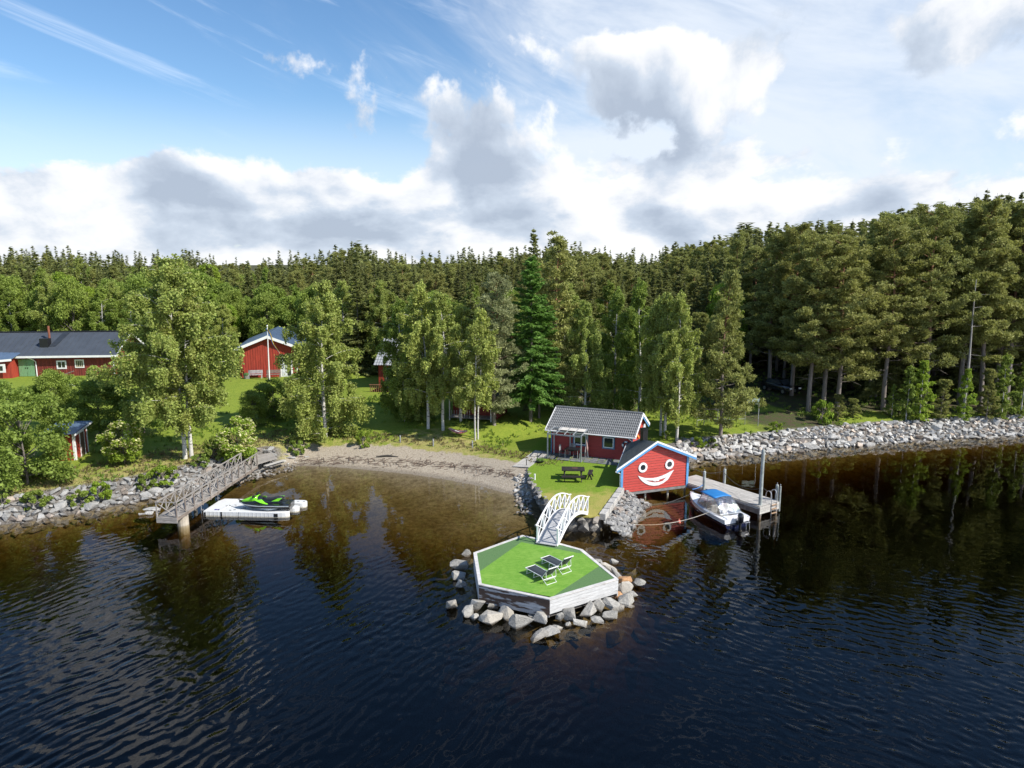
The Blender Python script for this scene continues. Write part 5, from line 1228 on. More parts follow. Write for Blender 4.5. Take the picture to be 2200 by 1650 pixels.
m = MB(); m.grid([[(x, y * w_, z - .05 * y * y) for y in (-1, -.5, 0, .5, 1)] for x, w_, z in ((-.15, .14, .73), (.1, .2, .70), (.45, .22, .72), (.6, .2, .78), (1.0, .2, .80), (1.08, .16, .70))]); o = m.build('saddle', pbr('saddle_vinyl', (.02, .022, .026), .55), js, True); sd = o.modifiers.new('s', 'SOLIDIFY'); sd.thickness = .06
m = MB(); m.tube([(-.42, -.34, .95), (-.50, -.12, .97), (-.50, .12, .97), (-.42, .34, .95)], .028, 8); m.tube([(-.6, 0, .75), (-.48, 0, .96)], .07, 8); m.build('handlebar', blackm, js)
for s_ in (1, -1): m = MB(); m.box((-.62, s_ * .34, .86), (.10, .16, .10)); m.build('mirror', blackm, js)

# ---------------------------------------------------------------- outhouse in the left bushes
def world_quad_house(): pass
ob = GP(166, 985); 
oc = P(164, 988, ob.z); oa = P(146, 984, ob.z); obk = P(191, 972, ob.z)
oh = thing('outhouse', 'small red outhouse with white corner boards and brown door under a lean-to sheet roof', 'outhouse', (oc.x, oc.y, ob.z - .05), math.atan2(obk.y - oc.y, obk.x - oc.x))
# local x runs along the door side (to the right), y into the depth (to the left-back)
k_ = oc.y / F; HO0, HO1 = 2.05, 2.35; LO = max(1.5, (obk - oc).length); WO = 1.9
m = MB(); m.add([(0, 0, 0), (LO, 0, 0), (LO, WO, 0), (0, WO, 0), (0, 0, HO1 - .2), (LO, 0, HO1), (LO, WO, HO1), (0, WO, HO1 - .2)], [(0, 1, 5, 4), (1, 2, 6, 5), (2, 3, 7, 6), (3, 0, 4, 7)]); m.build('wall', redf, oh)
for x in (0.0, LO - .14): m = MB(); m.b2(x, x + .14, -.03, -.002, 0, HO1 - .2); m.build('corner_board', white, oh)
m = MB(); m.b2(-.03, -.002, 0, .14, 0, HO1 - .22); m.build('corner_board', white, oh)
dx0 = LO * .42
m = MB(); m.b2(dx0, dx0 + .62, -.035, -.005, .05, 1.9); dr = m.build('door', pbr('brown_door', (.13, .075, .05), .7, .2, 3, stretch=(8, 1, 1)), oh)
m = MB(); m.b2(dx0 + .5, dx0 + .56, -.06, -.036, .95, 1.05); m.build('handle', blackm, dr)
for q in ((dx0 - .1, dx0, .0, 1.9), (dx0 + .62, dx0 + .72, 0, 1.9), (dx0 - .1, dx0 + .72, 1.9, 2.0)): m = MB(); m.b2(q[0], q[1], -.04, -.003, q[2], q[3]); m.build('door_trim', white, oh)
m = MB(); m.add([(-.55, -.25, HO1 - .22), (LO + .35, -.25, HO1 + .10), (LO + .35, WO + .25, HO1 + .10), (-.55, WO + .25, HO1 - .22)], [(0, 1, 2, 3)]); o = m.build('roof', roofb, oh); sd = o.modifiers.new('s', 'SOLIDIFY'); sd.thickness = .04
m = MB(); m.prism([(-.55, -.28, HO1 - .36), (LO + .35, -.28, HO1 - .04), (LO + .35, -.28, HO1 + .09), (-.55, -.28, HO1 - .23)], (0, -.03, 0)); m.build('fascia', white, oh)

# ---------------------------------------------------------------- barn
bc1 = P(246, 806, 3.0); bc2 = P(40, 809, 3.0)
rzb = math.atan2(bc1.y - bc2.y, bc1.x - bc2.x); ux = Vector((math.cos(rzb), math.sin(rzb), 0)); uy = Vector((-math.sin(rzb), math.cos(rzb), 0))
bn = thing('barn', 'long low red barn with dark sheet roof and green double doors behind the left trees', 'barn', tuple(bc1), rzb)
LBn = 30.0; DB = 8.2; HB = 2.55; RB = 4.75
m = MB(); m.add([(0, 0, -.6), (-LBn, 0, -.6), (-LBn, DB, -.6), (0, DB, -.6), (0, 0, HB), (-LBn, 0, HB), (-LBn, DB, HB), (0, DB, HB), (0, DB / 2, RB), (-LBn, DB / 2, RB)], [(0, 1, 5, 4), (2, 3, 7, 6), (3, 0, 4, 8, 7), (1, 2, 6, 9, 5)]); m.build('wall', redd, bn)
m = MB()
for x in np.arange(-LBn + .1, 0, .26): m.b2(x, x + .06, -.035, -.002, -.3, HB - .1)
for y in np.arange(.1, DB, .28): m.b2(.002, .03, y, y + .06, -.3, HB + (RB - HB) * (1 - abs(y - DB / 2) / (DB / 2)) - .08)
tag(m.build('wall_batten', redd, bn), kind='stuff')
pbn = math.atan2(RB - HB, DB / 2); eo = .55
def brp(x, y, h): return (x, y, RB + .12 - abs(y - DB / 2) * math.tan(pbn) + h)
m = MB(); m.grid([[brp(.6, -eo, 0), brp(.6, DB / 2, 0), brp(.6, DB + eo, 0)], [brp(-LBn, -eo, 0), brp(-LBn, DB / 2, 0), brp(-LBn, DB + eo, 0)]]); o = m.build('roof', roofd, bn); sd = o.modifiers.new('s', 'SOLIDIFY'); sd.thickness = .05
m = MB()
for x in np.arange(-LBn + .3, .6, .62): m.add([brp(x, -eo, 0.0), brp(x + .05, -eo, .0), brp(x + .05, DB / 2, .0), brp(x, DB / 2, .0), brp(x, -eo, .045), brp(x + .05, -eo, .045), brp(x + .05, DB / 2, .045), brp(x, DB / 2, .045)], [(4, 5, 6, 7), (0, 1, 5, 4), (3, 0, 4, 7), (1, 2, 6, 5)])
tag(m.build('roof_rib', roofd, bn), kind='stuff')
m = MB(); m.tube([brp(.6, DB / 2, .05), brp(-LBn, DB / 2, .05)], .10, 6); m.build('ridge_cap', blackm, bn)
for y0, y1 in ((-eo, DB / 2), (DB + eo, DB / 2)): m = MB(); m.prism([brp(.6, y0, .06), brp(.6, y1, .06), brp(.6, y1, -.24), brp(.6, y0, -.24)], (.05, 0, 0)); m.build('bargeboard', white, bn)
m = MB(); m.b2(-24.6, .6, -eo - .06, -eo, HB - .30, HB - .06); m.build('eave_fascia', white, bn)
m = MB(); m.b2(-.02, .14, -.06, -.03, -.3, HB - .1); m.build('corner_board', white, bn)
def bx_at(px): # local x on the front wall plane seen at pixel px
    d = Vector(ray(px, 790)); o = Vector((0, 0, CAM_H)); t = (Vector(bc1) - o).dot(uy) / d.dot(uy); p = o + d * t; return (p - Vector(bc1)).dot(ux)
window(bn, bx_at(124.5), bx_at(142), .95, 1.75, -.03, white, white, 1, .10); window(bn, bx_at(164), bx_at(180), 1.05, 1.85, -.03, white, pbr('curtain', (.55, .48, .36)), 3, .10)
gx0, gx1 = bx_at(41), bx_at(75); gm = (gx0 + gx1) / 2
greend = pbr('pale_green_door', (.17, .33, .17), .7, .12, 2.0, stretch=(6, 1, 1))
for a, c_ in ((gx0, gm - .02), (gm + .02, gx1)):
    m = MB(); m.b2(a, c_, -.06, -.01, -.1, 2.05); dr = m.build('barn_door', greend, bn)
    m = MB(); m.b2(a, c_, -.085, -.061, 1.75, 1.95); m.b2(a, c_, -.085, -.061, .05, .25); m.build('door_rail', greend, dr)
    m = MB(); m.beam((a + .1 if a < gm - 1 else c_ - .1, -.075, 1.75), (c_ - .1 if a < gm - 1 else a + .1, -.075, .25), .02, .16, (0, 0, 1)); m.build('door_brace', greend, dr)
    m = MB(); m.b2(gm - .16 if a < gm - .5 else gm + .08, gm - .08 if a < gm - .5 else gm + .16, -.10, -.086, .95, 1.1); m.build('handle', blackm, dr)
xd = bx_at(79); m = MB(); m.tube([(xd - .7, -eo - .05, HB - .2), (xd - .2, -.2, HB - .55), (xd, -.10, HB - .8), (xd, -.10, -.2)], .06, 6); m.build('downpipe', white, bn)
xc = bx_at(93) - .2; m = MB(); m.b2(xc - .55, xc + .4, 1.15, 1.95, 2.95, 4.35); m.build('dormer_box', blackm, bn)
m = MB(); m.tube([(xc - .1, 2.6, 3.8), (xc - .1, 2.6, 5.75)], .13, 8); m.build('flue_pipe', pbr('rusty_pipe', (.22, .075, .04), .8), bn)
m = MB(); m.prism([brp(xc + .45, 1.3, .03), brp(xc + 1.15, 1.3, .03), brp(xc + 1.7, DB / 2 - .1, .03), brp(xc + .9, DB / 2 - .1, .03)], (0, 0, .05)); m.build('dark_roof_strip', pbr('darker_sheet', (.025, .032, .042), .6), bn)  # dark strip slanting up the roof towards the ridge
# projecting annex on the left
m = MB(); ax1 = bx_at(38); m.add([(ax1, -1.3, -.6), (ax1 - 9, -2.6, -.6), (ax1 - 9, .0, -.6), (ax1, 0, -.6), (ax1, -1.3, HB - .35), (ax1 - 9, -2.6, HB - 1.6 + .9), (ax1 - 9, 0, HB), (ax1, 0, HB - .1)], [(0, 1, 5, 4), (3, 0, 4, 7), (4, 5, 6, 7)]); m.build('annex_wall', redf, bn)
m = MB(); m.add([(ax1 + .4, -1.8, HB - .25), (ax1 - 9, -3.0, HB - 1.0), (ax1 - 9, .6, HB + .45), (ax1 + .4, .4, HB + .30)], [(0, 1, 2, 3)]); o = m.build('annex_roof', roofb, bn); sd = o.modifiers.new('s', 'SOLIDIFY'); sd.thickness = .05
m = MB(); m.prism([(ax1 + .45, -1.86, HB - .20), (ax1 - 9, -3.06, HB - .95), (ax1 - 9, -3.06, HB - 1.2), (ax1 + .45, -1.86, HB - .45)], (0, -.04, 0)); m.build('annex_fascia', white, bn)
m = MB(); wx = bx_at(20); m.b2(wx - .1 - .5, wx + .5 + .1, -1.85, -1.78, .75, 1.75); aw = m.build('window', white, bn); m = MB(); m.b2(wx - .36, wx - .06, -1.87, -1.851, .98, 1.52); m.b2(wx + .02, wx + .34, -1.87, -1.851, .98, 1.52); m.build('pane', glassm, aw)
pk = thing('plank_prop', 'loose dark plank propped against the barn wall below the windows', 'plank', tuple(Vector(bc1) + ux * bx_at(150) + uy * -.5), rzb)
m = MB(); m.beam((-1.1, 0, .05), (.6, .1, .62), .12, .10); m.build('board', woodd, pk)
wr = GP(156, 829); m = MB(); m.sphere((0, 0, .1), (.42, .36, .34), 8, 6); o = m.build('lawn_stone', pbr('white_rock', (.6, .6, .58), .8, .3, 4.0, bump=.03), None); o.location = wr; tag(o, 'rounded white painted stone on the lawn below the barn', 'stone')

# ---------------------------------------------------------------- red gabled building with the flagpole
rg0 = P(517, 812, 3.0); rg1 = P(641, 808, 3.0); rzr = math.atan2(rg1.y - rg0.y, rg1.x - rg0.x)
rh = thing('red_building', 'bright red gabled building with white trim and blue-grey roof on the hill', 'building', tuple(rg0), rzr)
WR = (rg1 - rg0).length; HR = 3.45; RR = 4.75; DR = 13.0
m = MB(); m.add([(0, 0, -.6), (WR, 0, -.6), (WR, DR, -.6), (0, DR, -.6), (0, 0, HR), (WR, 0, HR), (WR, DR, HR), (0, DR, HR), (WR / 2, 0, RR), (WR / 2, DR, RR)], [(0, 1, 5, 8, 4), (1, 2, 6, 5), (2, 3, 7, 9, 6), (3, 0, 4, 7)]); m.build('wall', redf, rh)
m = MB()
for x in np.arange(.12, WR, .28):
    m.b2(x, x + .07, -.03, -.002, -.1, HR + (RR - HR) * (1 - abs(x - WR / 2) / (WR / 2)) - .1)
for y in np.arange(.2, DR, .28): m.b2(WR + .002, WR + .03, y, y + .07, -.1, HR - .1)
tag(m.build('wall_batten', redf, rh), kind='stuff')
tpr = (RR - HR) / (WR / 2)
def rrp(x, y, h): return (x, y, RR + .14 - abs(x - WR / 2) * tpr + h)
m = MB(); m.grid([[rrp(-.6, -.5, 0), rrp(WR / 2, -.5, 0), rrp(WR + .6, -.5, 0)], [rrp(-.6, DR + .4, 0), rrp(WR / 2, DR + .4, 0), rrp(WR + .6, DR + .4, 0)]]); o = m.build('roof', roofb, rh); sd = o.modifiers.new('s', 'SOLIDIFY'); sd.thickness = .05
m = MB()
for y in np.arange(-.3, DR, .5): m.add([rrp(WR / 2, y, .0), rrp(WR + .6, y, .0), rrp(WR + .6, y + .05, .0), rrp(WR / 2, y + .05, .0), rrp(WR / 2, y, .045), rrp(WR + .6, y, .045), rrp(WR + .6, y + .05, .045), rrp(WR / 2, y + .05, .045)], [(4, 5, 6, 7), (0, 1, 5, 4), (2, 3, 7, 6)])
tag(m.build('roof_rib', roofb, rh), kind='stuff')
for xa, xb in ((-.62, WR / 2), (WR + .62, WR / 2)): m = MB(); m.prism([rrp(xa, -.5, .07), rrp(xb, -.5, .07), rrp(xb, -.5, -.26), rrp(xa, -.5, -.26)], (0, -.05, 0)); m.build('bargeboard', white, rh)
m = MB(); m.b2(WR + .60, WR + .66, -.5, DR + .4, HR - .28, HR - .02); m.build('eave_fascia', white, rh)
m = MB(); m.b2(WR - .14, WR + .02, -.06, -.03, 0, HR - .1); m.b2(WR + .032, WR + .06, -.02, .14, 0, HR - .1); m.build('corner_board', white, rh)
x0 = WR * (606 - 517) / 124; 
m = MB(); m.b2(x0 - .15, x0 + 1.25, -.07, -.03, 0, 2.35); fr = m.build('door_frame', white, rh); m = MB(); m.b2(x0 + .06, x0 + .55, -.10, -.071, .1, 2.15); m.build('door', pbr('pale_door', (.62, .64, .66)), fr); m = MB(); m.b2(x0 + .62, x0 + 1.05, -.09, -.071, .1, 2.15); m.build('pane', glassm, fr)
window(rh, 2.0, 3.1, 1.3, 2.5, -(WR) - .03, white, white, 1, .1, axis='y') if False else None
for y in (1.0, 4.0):
    m = MB(); m.b2(WR + .031, WR + .07, y, y + 1.2, 1.2, 2.5); wn = m.build('window', white, rh); m = MB(); m.b2(WR + .071, WR + .08, y + .1, y + .55, 1.3, 2.4); m.b2(WR + .071, WR + .08, y + .65, y + 1.1, 1.3, 2.4); m.build('pane', glassm, wn)
def bench(label, loc, rz, mat):
    t = thing('garden_bench', label, 'bench', loc, rz)
    for k in range(3): m = MB(); m.b2(-.8, .8, -.3 + k * .16, -.3 + k * .16 + .13, .42, .46); m.build('seat_slat', mat, t)
    for k in range(3): m = MB(); m.b2(-.8, .8, .20, .23, .55 + k * .14, .55 + k * .14 + .11); m.build('back_slat', mat, t)
    for x in (-.7, .7): m = MB(); m.b2(x - .04, x + .04, -.3, -.24, 0, .44); m.b2(x - .04, x + .04, .18, .26, 0, .95); m.build('leg', mat, t)
    return t
def onr(x, y, z=0): return rh.matrix_basis @ Vector((x, y, z))
bench('pale grey garden bench against the bright red gable wall', onr(1.75, -.7, 0.0), rzr, pbr('pale_bench', (.42, .42, .42)))
bench('dark low garden bench to the right of the flagpole foot', onr(3.8, -.9, 0.0), rzr, woodd)
for x, lb_ in ((.75, 'round dark flower tub left of the pale bench'),):
    t = thing('flower_tub', lb_, 'planter', onr(x, -.8)); m = MB(); m.tube([(0, 0, 0), (0, 0, .4)], [.22, .32], 10); m.build('tub', pbr('tub', (.25, .24, .22)), t); m = MB(); m.sphere((0, 0, .5), (.32, .32, .22)); m.build('plant', pbr('tub_green', (.06, .13, .03), .9, .5, 12, bump=.05), t)
fpb = GP(579, 818); ftz = PY(574, 700, fpb.y)
fpo = thing('flagpole', 'white wooden flagpole with a thin blue and yellow pennant in front of the red gable', 'flagpole', tuple(fpb))
m = MB(); m.tube([(0, 0, 0), (ftz.x - fpb.x, 0, ftz.z - fpb.z)], [.085, .045], 8); m.sphere((ftz.x - fpb.x, 0, ftz.z - fpb.z), .09); m.build('pole', white, fpo)
hh = ftz.z - fpb.z
for nm, off, mt in (('pennant_stripe', 0.0, pbr('pennant_blue', (.03, .13, .40))), ('pennant_stripe', .10, pbr('pennant_yellow', (.75, .5, .03)))):
    m = MB(); m.grid([[(-.2 + .1 + t * 1.5 + .1 * math.sin(t * 9) + off, -.05, hh - .3 - t * 3.2 - off), (-.2 + .1 + t * 1.5 + .1 * math.sin(t * 9) + off + .11 * (1 - t) + .02, -.05, hh - .3 - t * 3.2 - off)] for t in np.linspace(0, 1, 12)]); o = m.build(nm, mt, fpo); sd = o.modifiers.new('s', 'SOLIDIFY'); sd.thickness = .01

# ---------------------------------------------------------------- house with the deck behind the middle birches
hs0 = GP(806, 842); h3 = thing('house', 'grey roofed red house with glazed white doors and a wooden deck, half hidden behind birches', 'house', (hs0.x, hs0.y + 2.2, 2.75), R(-6))
m = MB(); L3, W3, H3, R3 = 8.4, 7.5, 2.7, 4.9; m.add([(0, 0, -.8), (L3, 0, -.8), (L3, W3, -.8), (0, W3, -.8), (0, 0, H3), (L3, 0, H3), (L3, W3, H3), (0, W3, H3), (0, W3 / 2, R3), (L3, W3 / 2, R3)], [(0, 1, 5, 4), (1, 2, 6, 9, 5), (2, 3, 7, 6), (3, 0, 4, 8, 7)]); m.build('wall', redf, h3)
tp3 = (R3 - H3) / (W3 / 2)
for c_ in range(10):
    m = MB(); rows = [[], []]
    for k in range(97):
        x = -.4 + k * (L3 + .8) / 96; wv_ = .03 * math.sin(k * 2 * math.pi / 3); y0 = -.5 + c_ * (W3 / 2 + .5) / 10; y1 = y0 + (W3 / 2 + .5) / 10 + .03
        rows[0].append((x, y0, R3 + .2 - (W3 / 2 - y0) * tp3 + wv_ + .04)); rows[1].append((x, y1, R3 + .2 - (W3 / 2 - y1) * tp3 + wv_))
    m.grid(rows); m.build('tile_course', pbr('light_roof_tile', (.30, .31, .32), .6, .15, 4), h3)
m = MB(); m.add([(-.4, W3 / 2, R3 + .2), (L3 + .4, W3 / 2, R3 + .2), (L3 + .4, W3 + .5, H3 - .1), (-.4, W3 + .5, H3 - .1)], [(0, 1, 2, 3)]); m.build('rear_roof', roofd, h3)
for k in range(5):
    x = .8 + k * 1.5; m = MB(); m.b2(x, x + 1.3, -.06, -.01, .05, 2.25); wn = m.build('glazed_door', white, h3); m = MB(); m.b2(x + .12, x + .60, -.075, -.061, .2, 2.1); m.b2(x + .70, x + 1.18, -.075, -.061, .2, 2.1); m.build('pane', glassm, wn)
for k in range(17): m = MB(); m.b2(-.3 + k * .5, .18 + k * .5, -2.2, 0, -.05, .0); m.build('deck_plank', pbr('reddish_deck', (.28, .16, .11)), h3)
for k in range(40): m = MB(); m.b2(-.3 + k * .22, -.22 + k * .22, -2.28, -2.24, -.4, .75); m.build('baluster', pbr('brown_rail', (.25, .12, .07)), h3)
m = MB(); m.b2(-.35, 8.6, -2.33, -2.2, .75, .82); m.build('deck_rail', pbr('brown_rail', (.25, .12, .07)), h3); m = MB(); m.b2(-.35, 8.4, -3.4, -3.2, -.75, -.45); m.build('garden_step', woodl, h3)
# small dark red shed with a porch
s0 = GP(972, 900); s4 = thing('shed', 'small dark red shed with white gable trim and a low porch under the pine', 'shed', (s0.x, s0.y + .8, s0.z), R(-14))
m = MB(); L4, W4, H4, R4 = 4.4, 3.6, 2.1, 3.4; m.add([(0, 0, -.8), (L4, 0, -.8), (L4, W4, -.8), (0, W4, -.8), (0, 0, H4), (L4, 0, H4), (L4, W4, H4), (0, W4, H4), (0, W4 / 2, R4), (L4, W4 / 2, R4)], [(0, 1, 5, 4), (1, 2, 6, 9, 5), (2, 3, 7, 6), (3, 0, 4, 8, 7)]); m.build('wall', redd, s4)
t4 = (R4 - H4) / (W4 / 2); m = MB(); m.grid([[(x, -.4, R4 + .1 - (W4 / 2 + .4) * t4), (x, W4 / 2, R4 + .1), (x, W4 + .4, R4 + .1 - (W4 / 2 + .4) * t4)] for x in (-.3, L4 + .3)]); o = m.build('roof', felt, s4); sd = o.modifiers.new('s', 'SOLIDIFY'); sd.thickness = .06
for ya, yb in ((-.42, W4 / 2), (W4 + .42, W4 / 2)): m = MB(); m.prism([(L4 + .31, ya, R4 + .14 - (W4 / 2 + .42) * t4), (L4 + .31, yb, R4 + .16), (L4 + .31, yb, R4 - .04), (L4 + .31, ya, R4 - .08 - (W4 / 2 + .42) * t4)], (.04, 0, 0)); m.build('bargeboard', white, s4)
for k in range(7): m = MB(); m.b2(.0 + k * .62, .58 + k * .62, -1.5, 0, .25, .29); m.build('porch_plank', wood, s4)
for x in (.1, 4.1): m = MB(); m.b2(x, x + .08, -1.45, -1.37, -.3, 2.0); m.build('porch_post', white, s4)
for k in range(9): m = MB(); m.b2(.1 + k * .25, .14 + k * .25, -1.5, -1.46, .3, 1.0); m.build('porch_baluster', woodl, s4)
# hammock slung between birches
ha = PY(963, 920, GP(960, 935).y); hb_ = PY(1004, 927, ha.y - .4)
hm = thing('hammock', 'red and white striped hammock slung between birch trunks', 'hammock', tuple(ha)); fhm = world_frame(hm)
cl = [pbr('hammock_red', (.42, .06, .07), .8), pbr('hammock_white', (.72, .68, .66), .8), pbr('hammock_pink', (.55, .22, .24), .8)]
for k in range(9):
    m = MB(fhm); rows = []
    for t in np.linspace(0, 1, 10):
        p = ha.lerp(hb_, t); sg = -.35 * 4 * t * (1 - t); w_ = .12 + .62 * math.sin(math.pi * min(1, max(0, t))) ** .5
        y0 = -w_ / 2 + w_ * k / 9; y1 = y0 + w_ / 9
        rows.append([p + Vector((0, y0 * 1.5, sg + abs(y0) * .5)), p + Vector((0, y1 * 1.5, sg + abs(y1) * .5))])
    m.grid(rows); m.build('stripe', cl[k % 3], hm)
# sign, fence posts, raft, car
sb = GP(1628, 916); st_ = PY(1628, 855, sb.y)
sg = thing('water_sign', 'pale green notice board on a tall steel post near the right shore', 'sign', tuple(sb))
hS = st_.z - sb.z; m = MB(); m.tube([(0, 0, 0), (0, 0, hS)], .045, 8); m.build('post', steel, sg)
m = MB(); m.b2(-1.15, -.05, -.04, -.01, hS - .55, hS - .05); bd = m.build('board', pbr('sign_green', (.34, .46, .42), .6, .1), sg)
for k in range(3): m = MB(); m.b2(-1.05, -.15 - .1 * k, -.045, -.041, hS - .2 - k * .13, hS - .165 - k * .13); m.build('faded_line', white, bd)
fc = thing('wire_fence', 'low wire fence on thin pale posts behind the right shore', 'fence', tuple(GP(1550, 908))); ff = world_frame(fc); prev = None; tops = []
for px, py in ((1497, 916), (1512, 914), (1541, 914), (1566, 915), (1600, 913)):
    q = GP(px, py); m = MB(ff); m.tube([q, q + Vector((0, 0, 1.5))], .03, 6); m.build('post', steel, fc); tops.append(q)
for h_ in (1.45, 1.0, .55):
    m = MB(ff)
    for a, c_ in zip(tops[:-1], tops[1:]): m.tube([a + Vector((0, 0, h_)), c_ + Vector((0, 0, h_))], .008, 4)
    m.build('wire', steel, fc)
rq = [P(1455, 943, 1.15), P(1492, 953, 1.15), P(1508, 941, 1.15), P(1475, 936, 1.15)]
rf = thing('wooden_raft', 'old grey plank raft pulled up on the grass behind the boathouse', 'raft', tuple(rq[0])); frf = world_frame(rf)
for i in range(8): u0, u1 = (i + .04) / 8, (i + .96) / 8; m = MB(frf); m.prism([rq[0].lerp(rq[3], u0), rq[1].lerp(rq[2], u0), rq[1].lerp(rq[2], u1), rq[0].lerp(rq[3], u1)], (0, 0, .05)); m.build('plank', wood, rf)
m = MB(frf)
for a, c_ in ((0, 1), (3, 2)): m.beam(rq[a] - Vector((0, 0, .15)), rq[c_] - Vector((0, 0, .15)), .14, .25)
m.build('bearer', woodd, rf)
cp = GP(1676, 842); car = thing('parked_car', 'dark car parked in the shade under the right-hand pines', 'car', tuple(cp), R(-68))
cpaint = pbr('dark_car_paint', (.015, .016, .02), .2, .1, clear=1.0)
m = MB(); m.grid([[(x, y * w_, z) for y, z in ((-1, .35), (-1.02, .7), (-.92, .95), (.92, .95), (1.02, .7), (1, .35))] for x, w_ in ((-2.15, .72), (-2.0, .86), (-.9, .9), (1.2, .9), (2.0, .86), (2.15, .74))]); m.build('body', cpaint, car, True)
m = MB(); m.grid([[(-1.6, -.7, .94), (-1.6, .7, .94)], [(-1.2, -.64, 1.42), (-1.2, .64, 1.42)], [(.35, -.62, 1.45), (.35, .62, 1.45)], [(1.15, -.72, .97), (1.15, .72, .97)]]); m.build('roof', cpaint, car)
m = MB()
for y in (-1, 1): m.add([(-1.45, y * .72, .96), (-1.12, y * .66, 1.38), (.32, y * .64, 1.40), (1.0, y * .73, .98)], [(0, 1, 2, 3)])
m.add([(1.16, -.66, .98), (1.16, .66, .98), (.42, .58, 1.41), (.42, -.58, 1.41)], [(0, 1, 2, 3)]); m.build('window', pbr('car_glass', (.05, .06, .07), .08, spec=.8), car)
for x in (-1.35, 1.35):
    for y in (-.84, .84):
        m = MB(); m.tube([(x, y - .1, .32), (x, y + .1, .32)], .32, 14); wh = m.build('wheel', blackm, car); m = MB(); m.tube([(x, y - .105, .32), (x, y + .105, .32)], .19, 12); m.build('rim', steel, wh)
for y in (-.6, .6): m = MB(); m.box((2.12, y, .7), (.08, .3, .14)); m.build('headlight', white, car)
js.scale = (1.08, 1.08, 1.12)
# ---------------------------------------------------------------- trees
def leaf_mat(name, base, trans, var=0.3, vcol=None, rough=0.6, tint=0.5):
    m = bpy.data.materials.new(name); m.use_nodes = True; g = NT(m.node_tree)
    out = g.n('ShaderNodeOutputMaterial'); geo = g.n('ShaderNodeNewGeometry'); oi = g.n('ShaderNodeObjectInfo')
    r = geo.outputs['Random Per Island']
    c = g.mix(r, tuple(v * (1 - var) for v in base), tuple(v * (1 + var) for v in base))
    if vcol: c = g.mix(g.ss(r, 0.72, 0.95, 0, 0.9), c, vcol)
    n = g.noise(geo.outputs['Position'], 0.7, 3, 0.6)
    hs = g.n('ShaderNodeHueSaturation'); g.L(c, hs.inputs['Color'])
    g.L(g.m('ADD', 0.5 - 0.016 * tint, g.m('MULTIPLY', oi.outputs['Random'], 0.032 * tint)), hs.inputs['Hue'])
    g.L(g.m('MULTIPLY', g.ss(n, 0.3, 0.7, 0.86, 1.16), g.m('ADD', 0.86, g.m('MULTIPLY', g.m('FRACT', g.m('MULTIPLY', oi.outputs['Random'], 13.7)), 0.28))), hs.inputs['Value'])
    d = g.n('ShaderNodeBsdfPrincipled'); g.L(hs.outputs[0], d.inputs['Base Color']); d.inputs['Roughness'].default_value = rough; d.inputs['Specular IOR Level'].default_value = 0.25
    t = g.n('ShaderNodeBsdfTranslucent'); tc = g.mix(0.5, hs.outputs[0], tuple(trans)); g.L(tc, t.inputs[0])
    mx = g.n('ShaderNodeMixShader'); mx.inputs[0].default_value = 0.38; g.L(d.outputs[0], mx.inputs[1]); g.L(t.outputs[0], mx.inputs[2]); g.L(mx.outputs[0], out.inputs[0])
    return m
L_birch = leaf_mat('birch_leaves', (0.36, 0.42, 0.105), (0.4, 0.5, 0.08), 0.32, (0.20, 0.19, 0.055))
L_decid = leaf_mat('broadleaf', (0.25, 0.33, 0.065), (0.32, 0.45, 0.05), 0.35, (0.15, 0.20, 0.03))
L_bright = leaf_mat('bright_leaves', (0.27, 0.385, 0.045), (0.4, 0.52, 0.06), 0.30, (0.24, 0.29, 0.04))
L_spruce = leaf_mat('spruce_needles', (0.24, 0.26, 0.085), (0.18, 0.2, 0.05), 0.40, (0.085, 0.085, 0.022))
L_pine = leaf_mat('pine_needles', (0.37, 0.385, 0.12), (0.28, 0.31, 0.06), 0.35, (0.115, 0.115, 0.032))
L_larch = leaf_mat('larch_needles', (0.165, 0.3, 0.06), (0.2, 0.38, 0.05), 0.35, (0.10, 0.17, 0.03))
L_grey = leaf_mat('grey_green_needles', (0.29, 0.32, 0.15), (0.25, 0.28, 0.12), 0.35, None)
L_flower = leaf_mat('cream_flowers', (0.80, 0.76, 0.42), (0.8, 0.76, 0.4), 0.1, None)
def bark(name, lo, hi, marks=None, top=None):
    m = bpy.data.materials.new(name); m.use_nodes = True; g = NT(m.node_tree)
    out = g.n('ShaderNodeOutputMaterial'); b = g.n('ShaderNodeBsdfPrincipled'); g.L(b.outputs[0], out.inputs[0])
    ob = g.n('ShaderNodeTexCoord').outputs['Object']
    mp = g.n('ShaderNodeMapping'); g.L(ob, mp.inputs[0]); mp.inputs['Scale'].default_value = (2, 2, 7) if marks else (9, 9, 1.2)
    n = g.noise(mp.outputs[0], 1.0, 5, 0.65); c = g.mix(g.ss(n, 0.3, 0.7), lo, hi)
    if marks: c = g.mix(g.ss(n, 0.56, 0.62), c, marks)
    if top:
        sp = g.n('ShaderNodeSeparateXYZ'); g.L(ob, sp.inputs[0]); c = g.mix(g.ss(sp.outputs[2], 4.0, 9.0), c, top)
    g.L(c, b.inputs['Base Color']); b.inputs['Roughness'].default_value = 0.85
    return m
B_birch = bark('birch_bark', (0.48, 0.46, 0.42), (0.66, 0.64, 0.60), (0.05, 0.045, 0.04))
B_pine = bark('pine_bark', (0.15, 0.125, 0.11), (0.30, 0.26, 0.235), None, (0.27, 0.135, 0.075))
B_spruce = bark('spruce_bark', (0.10, 0.085, 0.075), (0.20, 0.175, 0.155))
B_dead = bark('dead_wood', (0.28, 0.26, 0.24), (0.42, 0.40, 0.37))

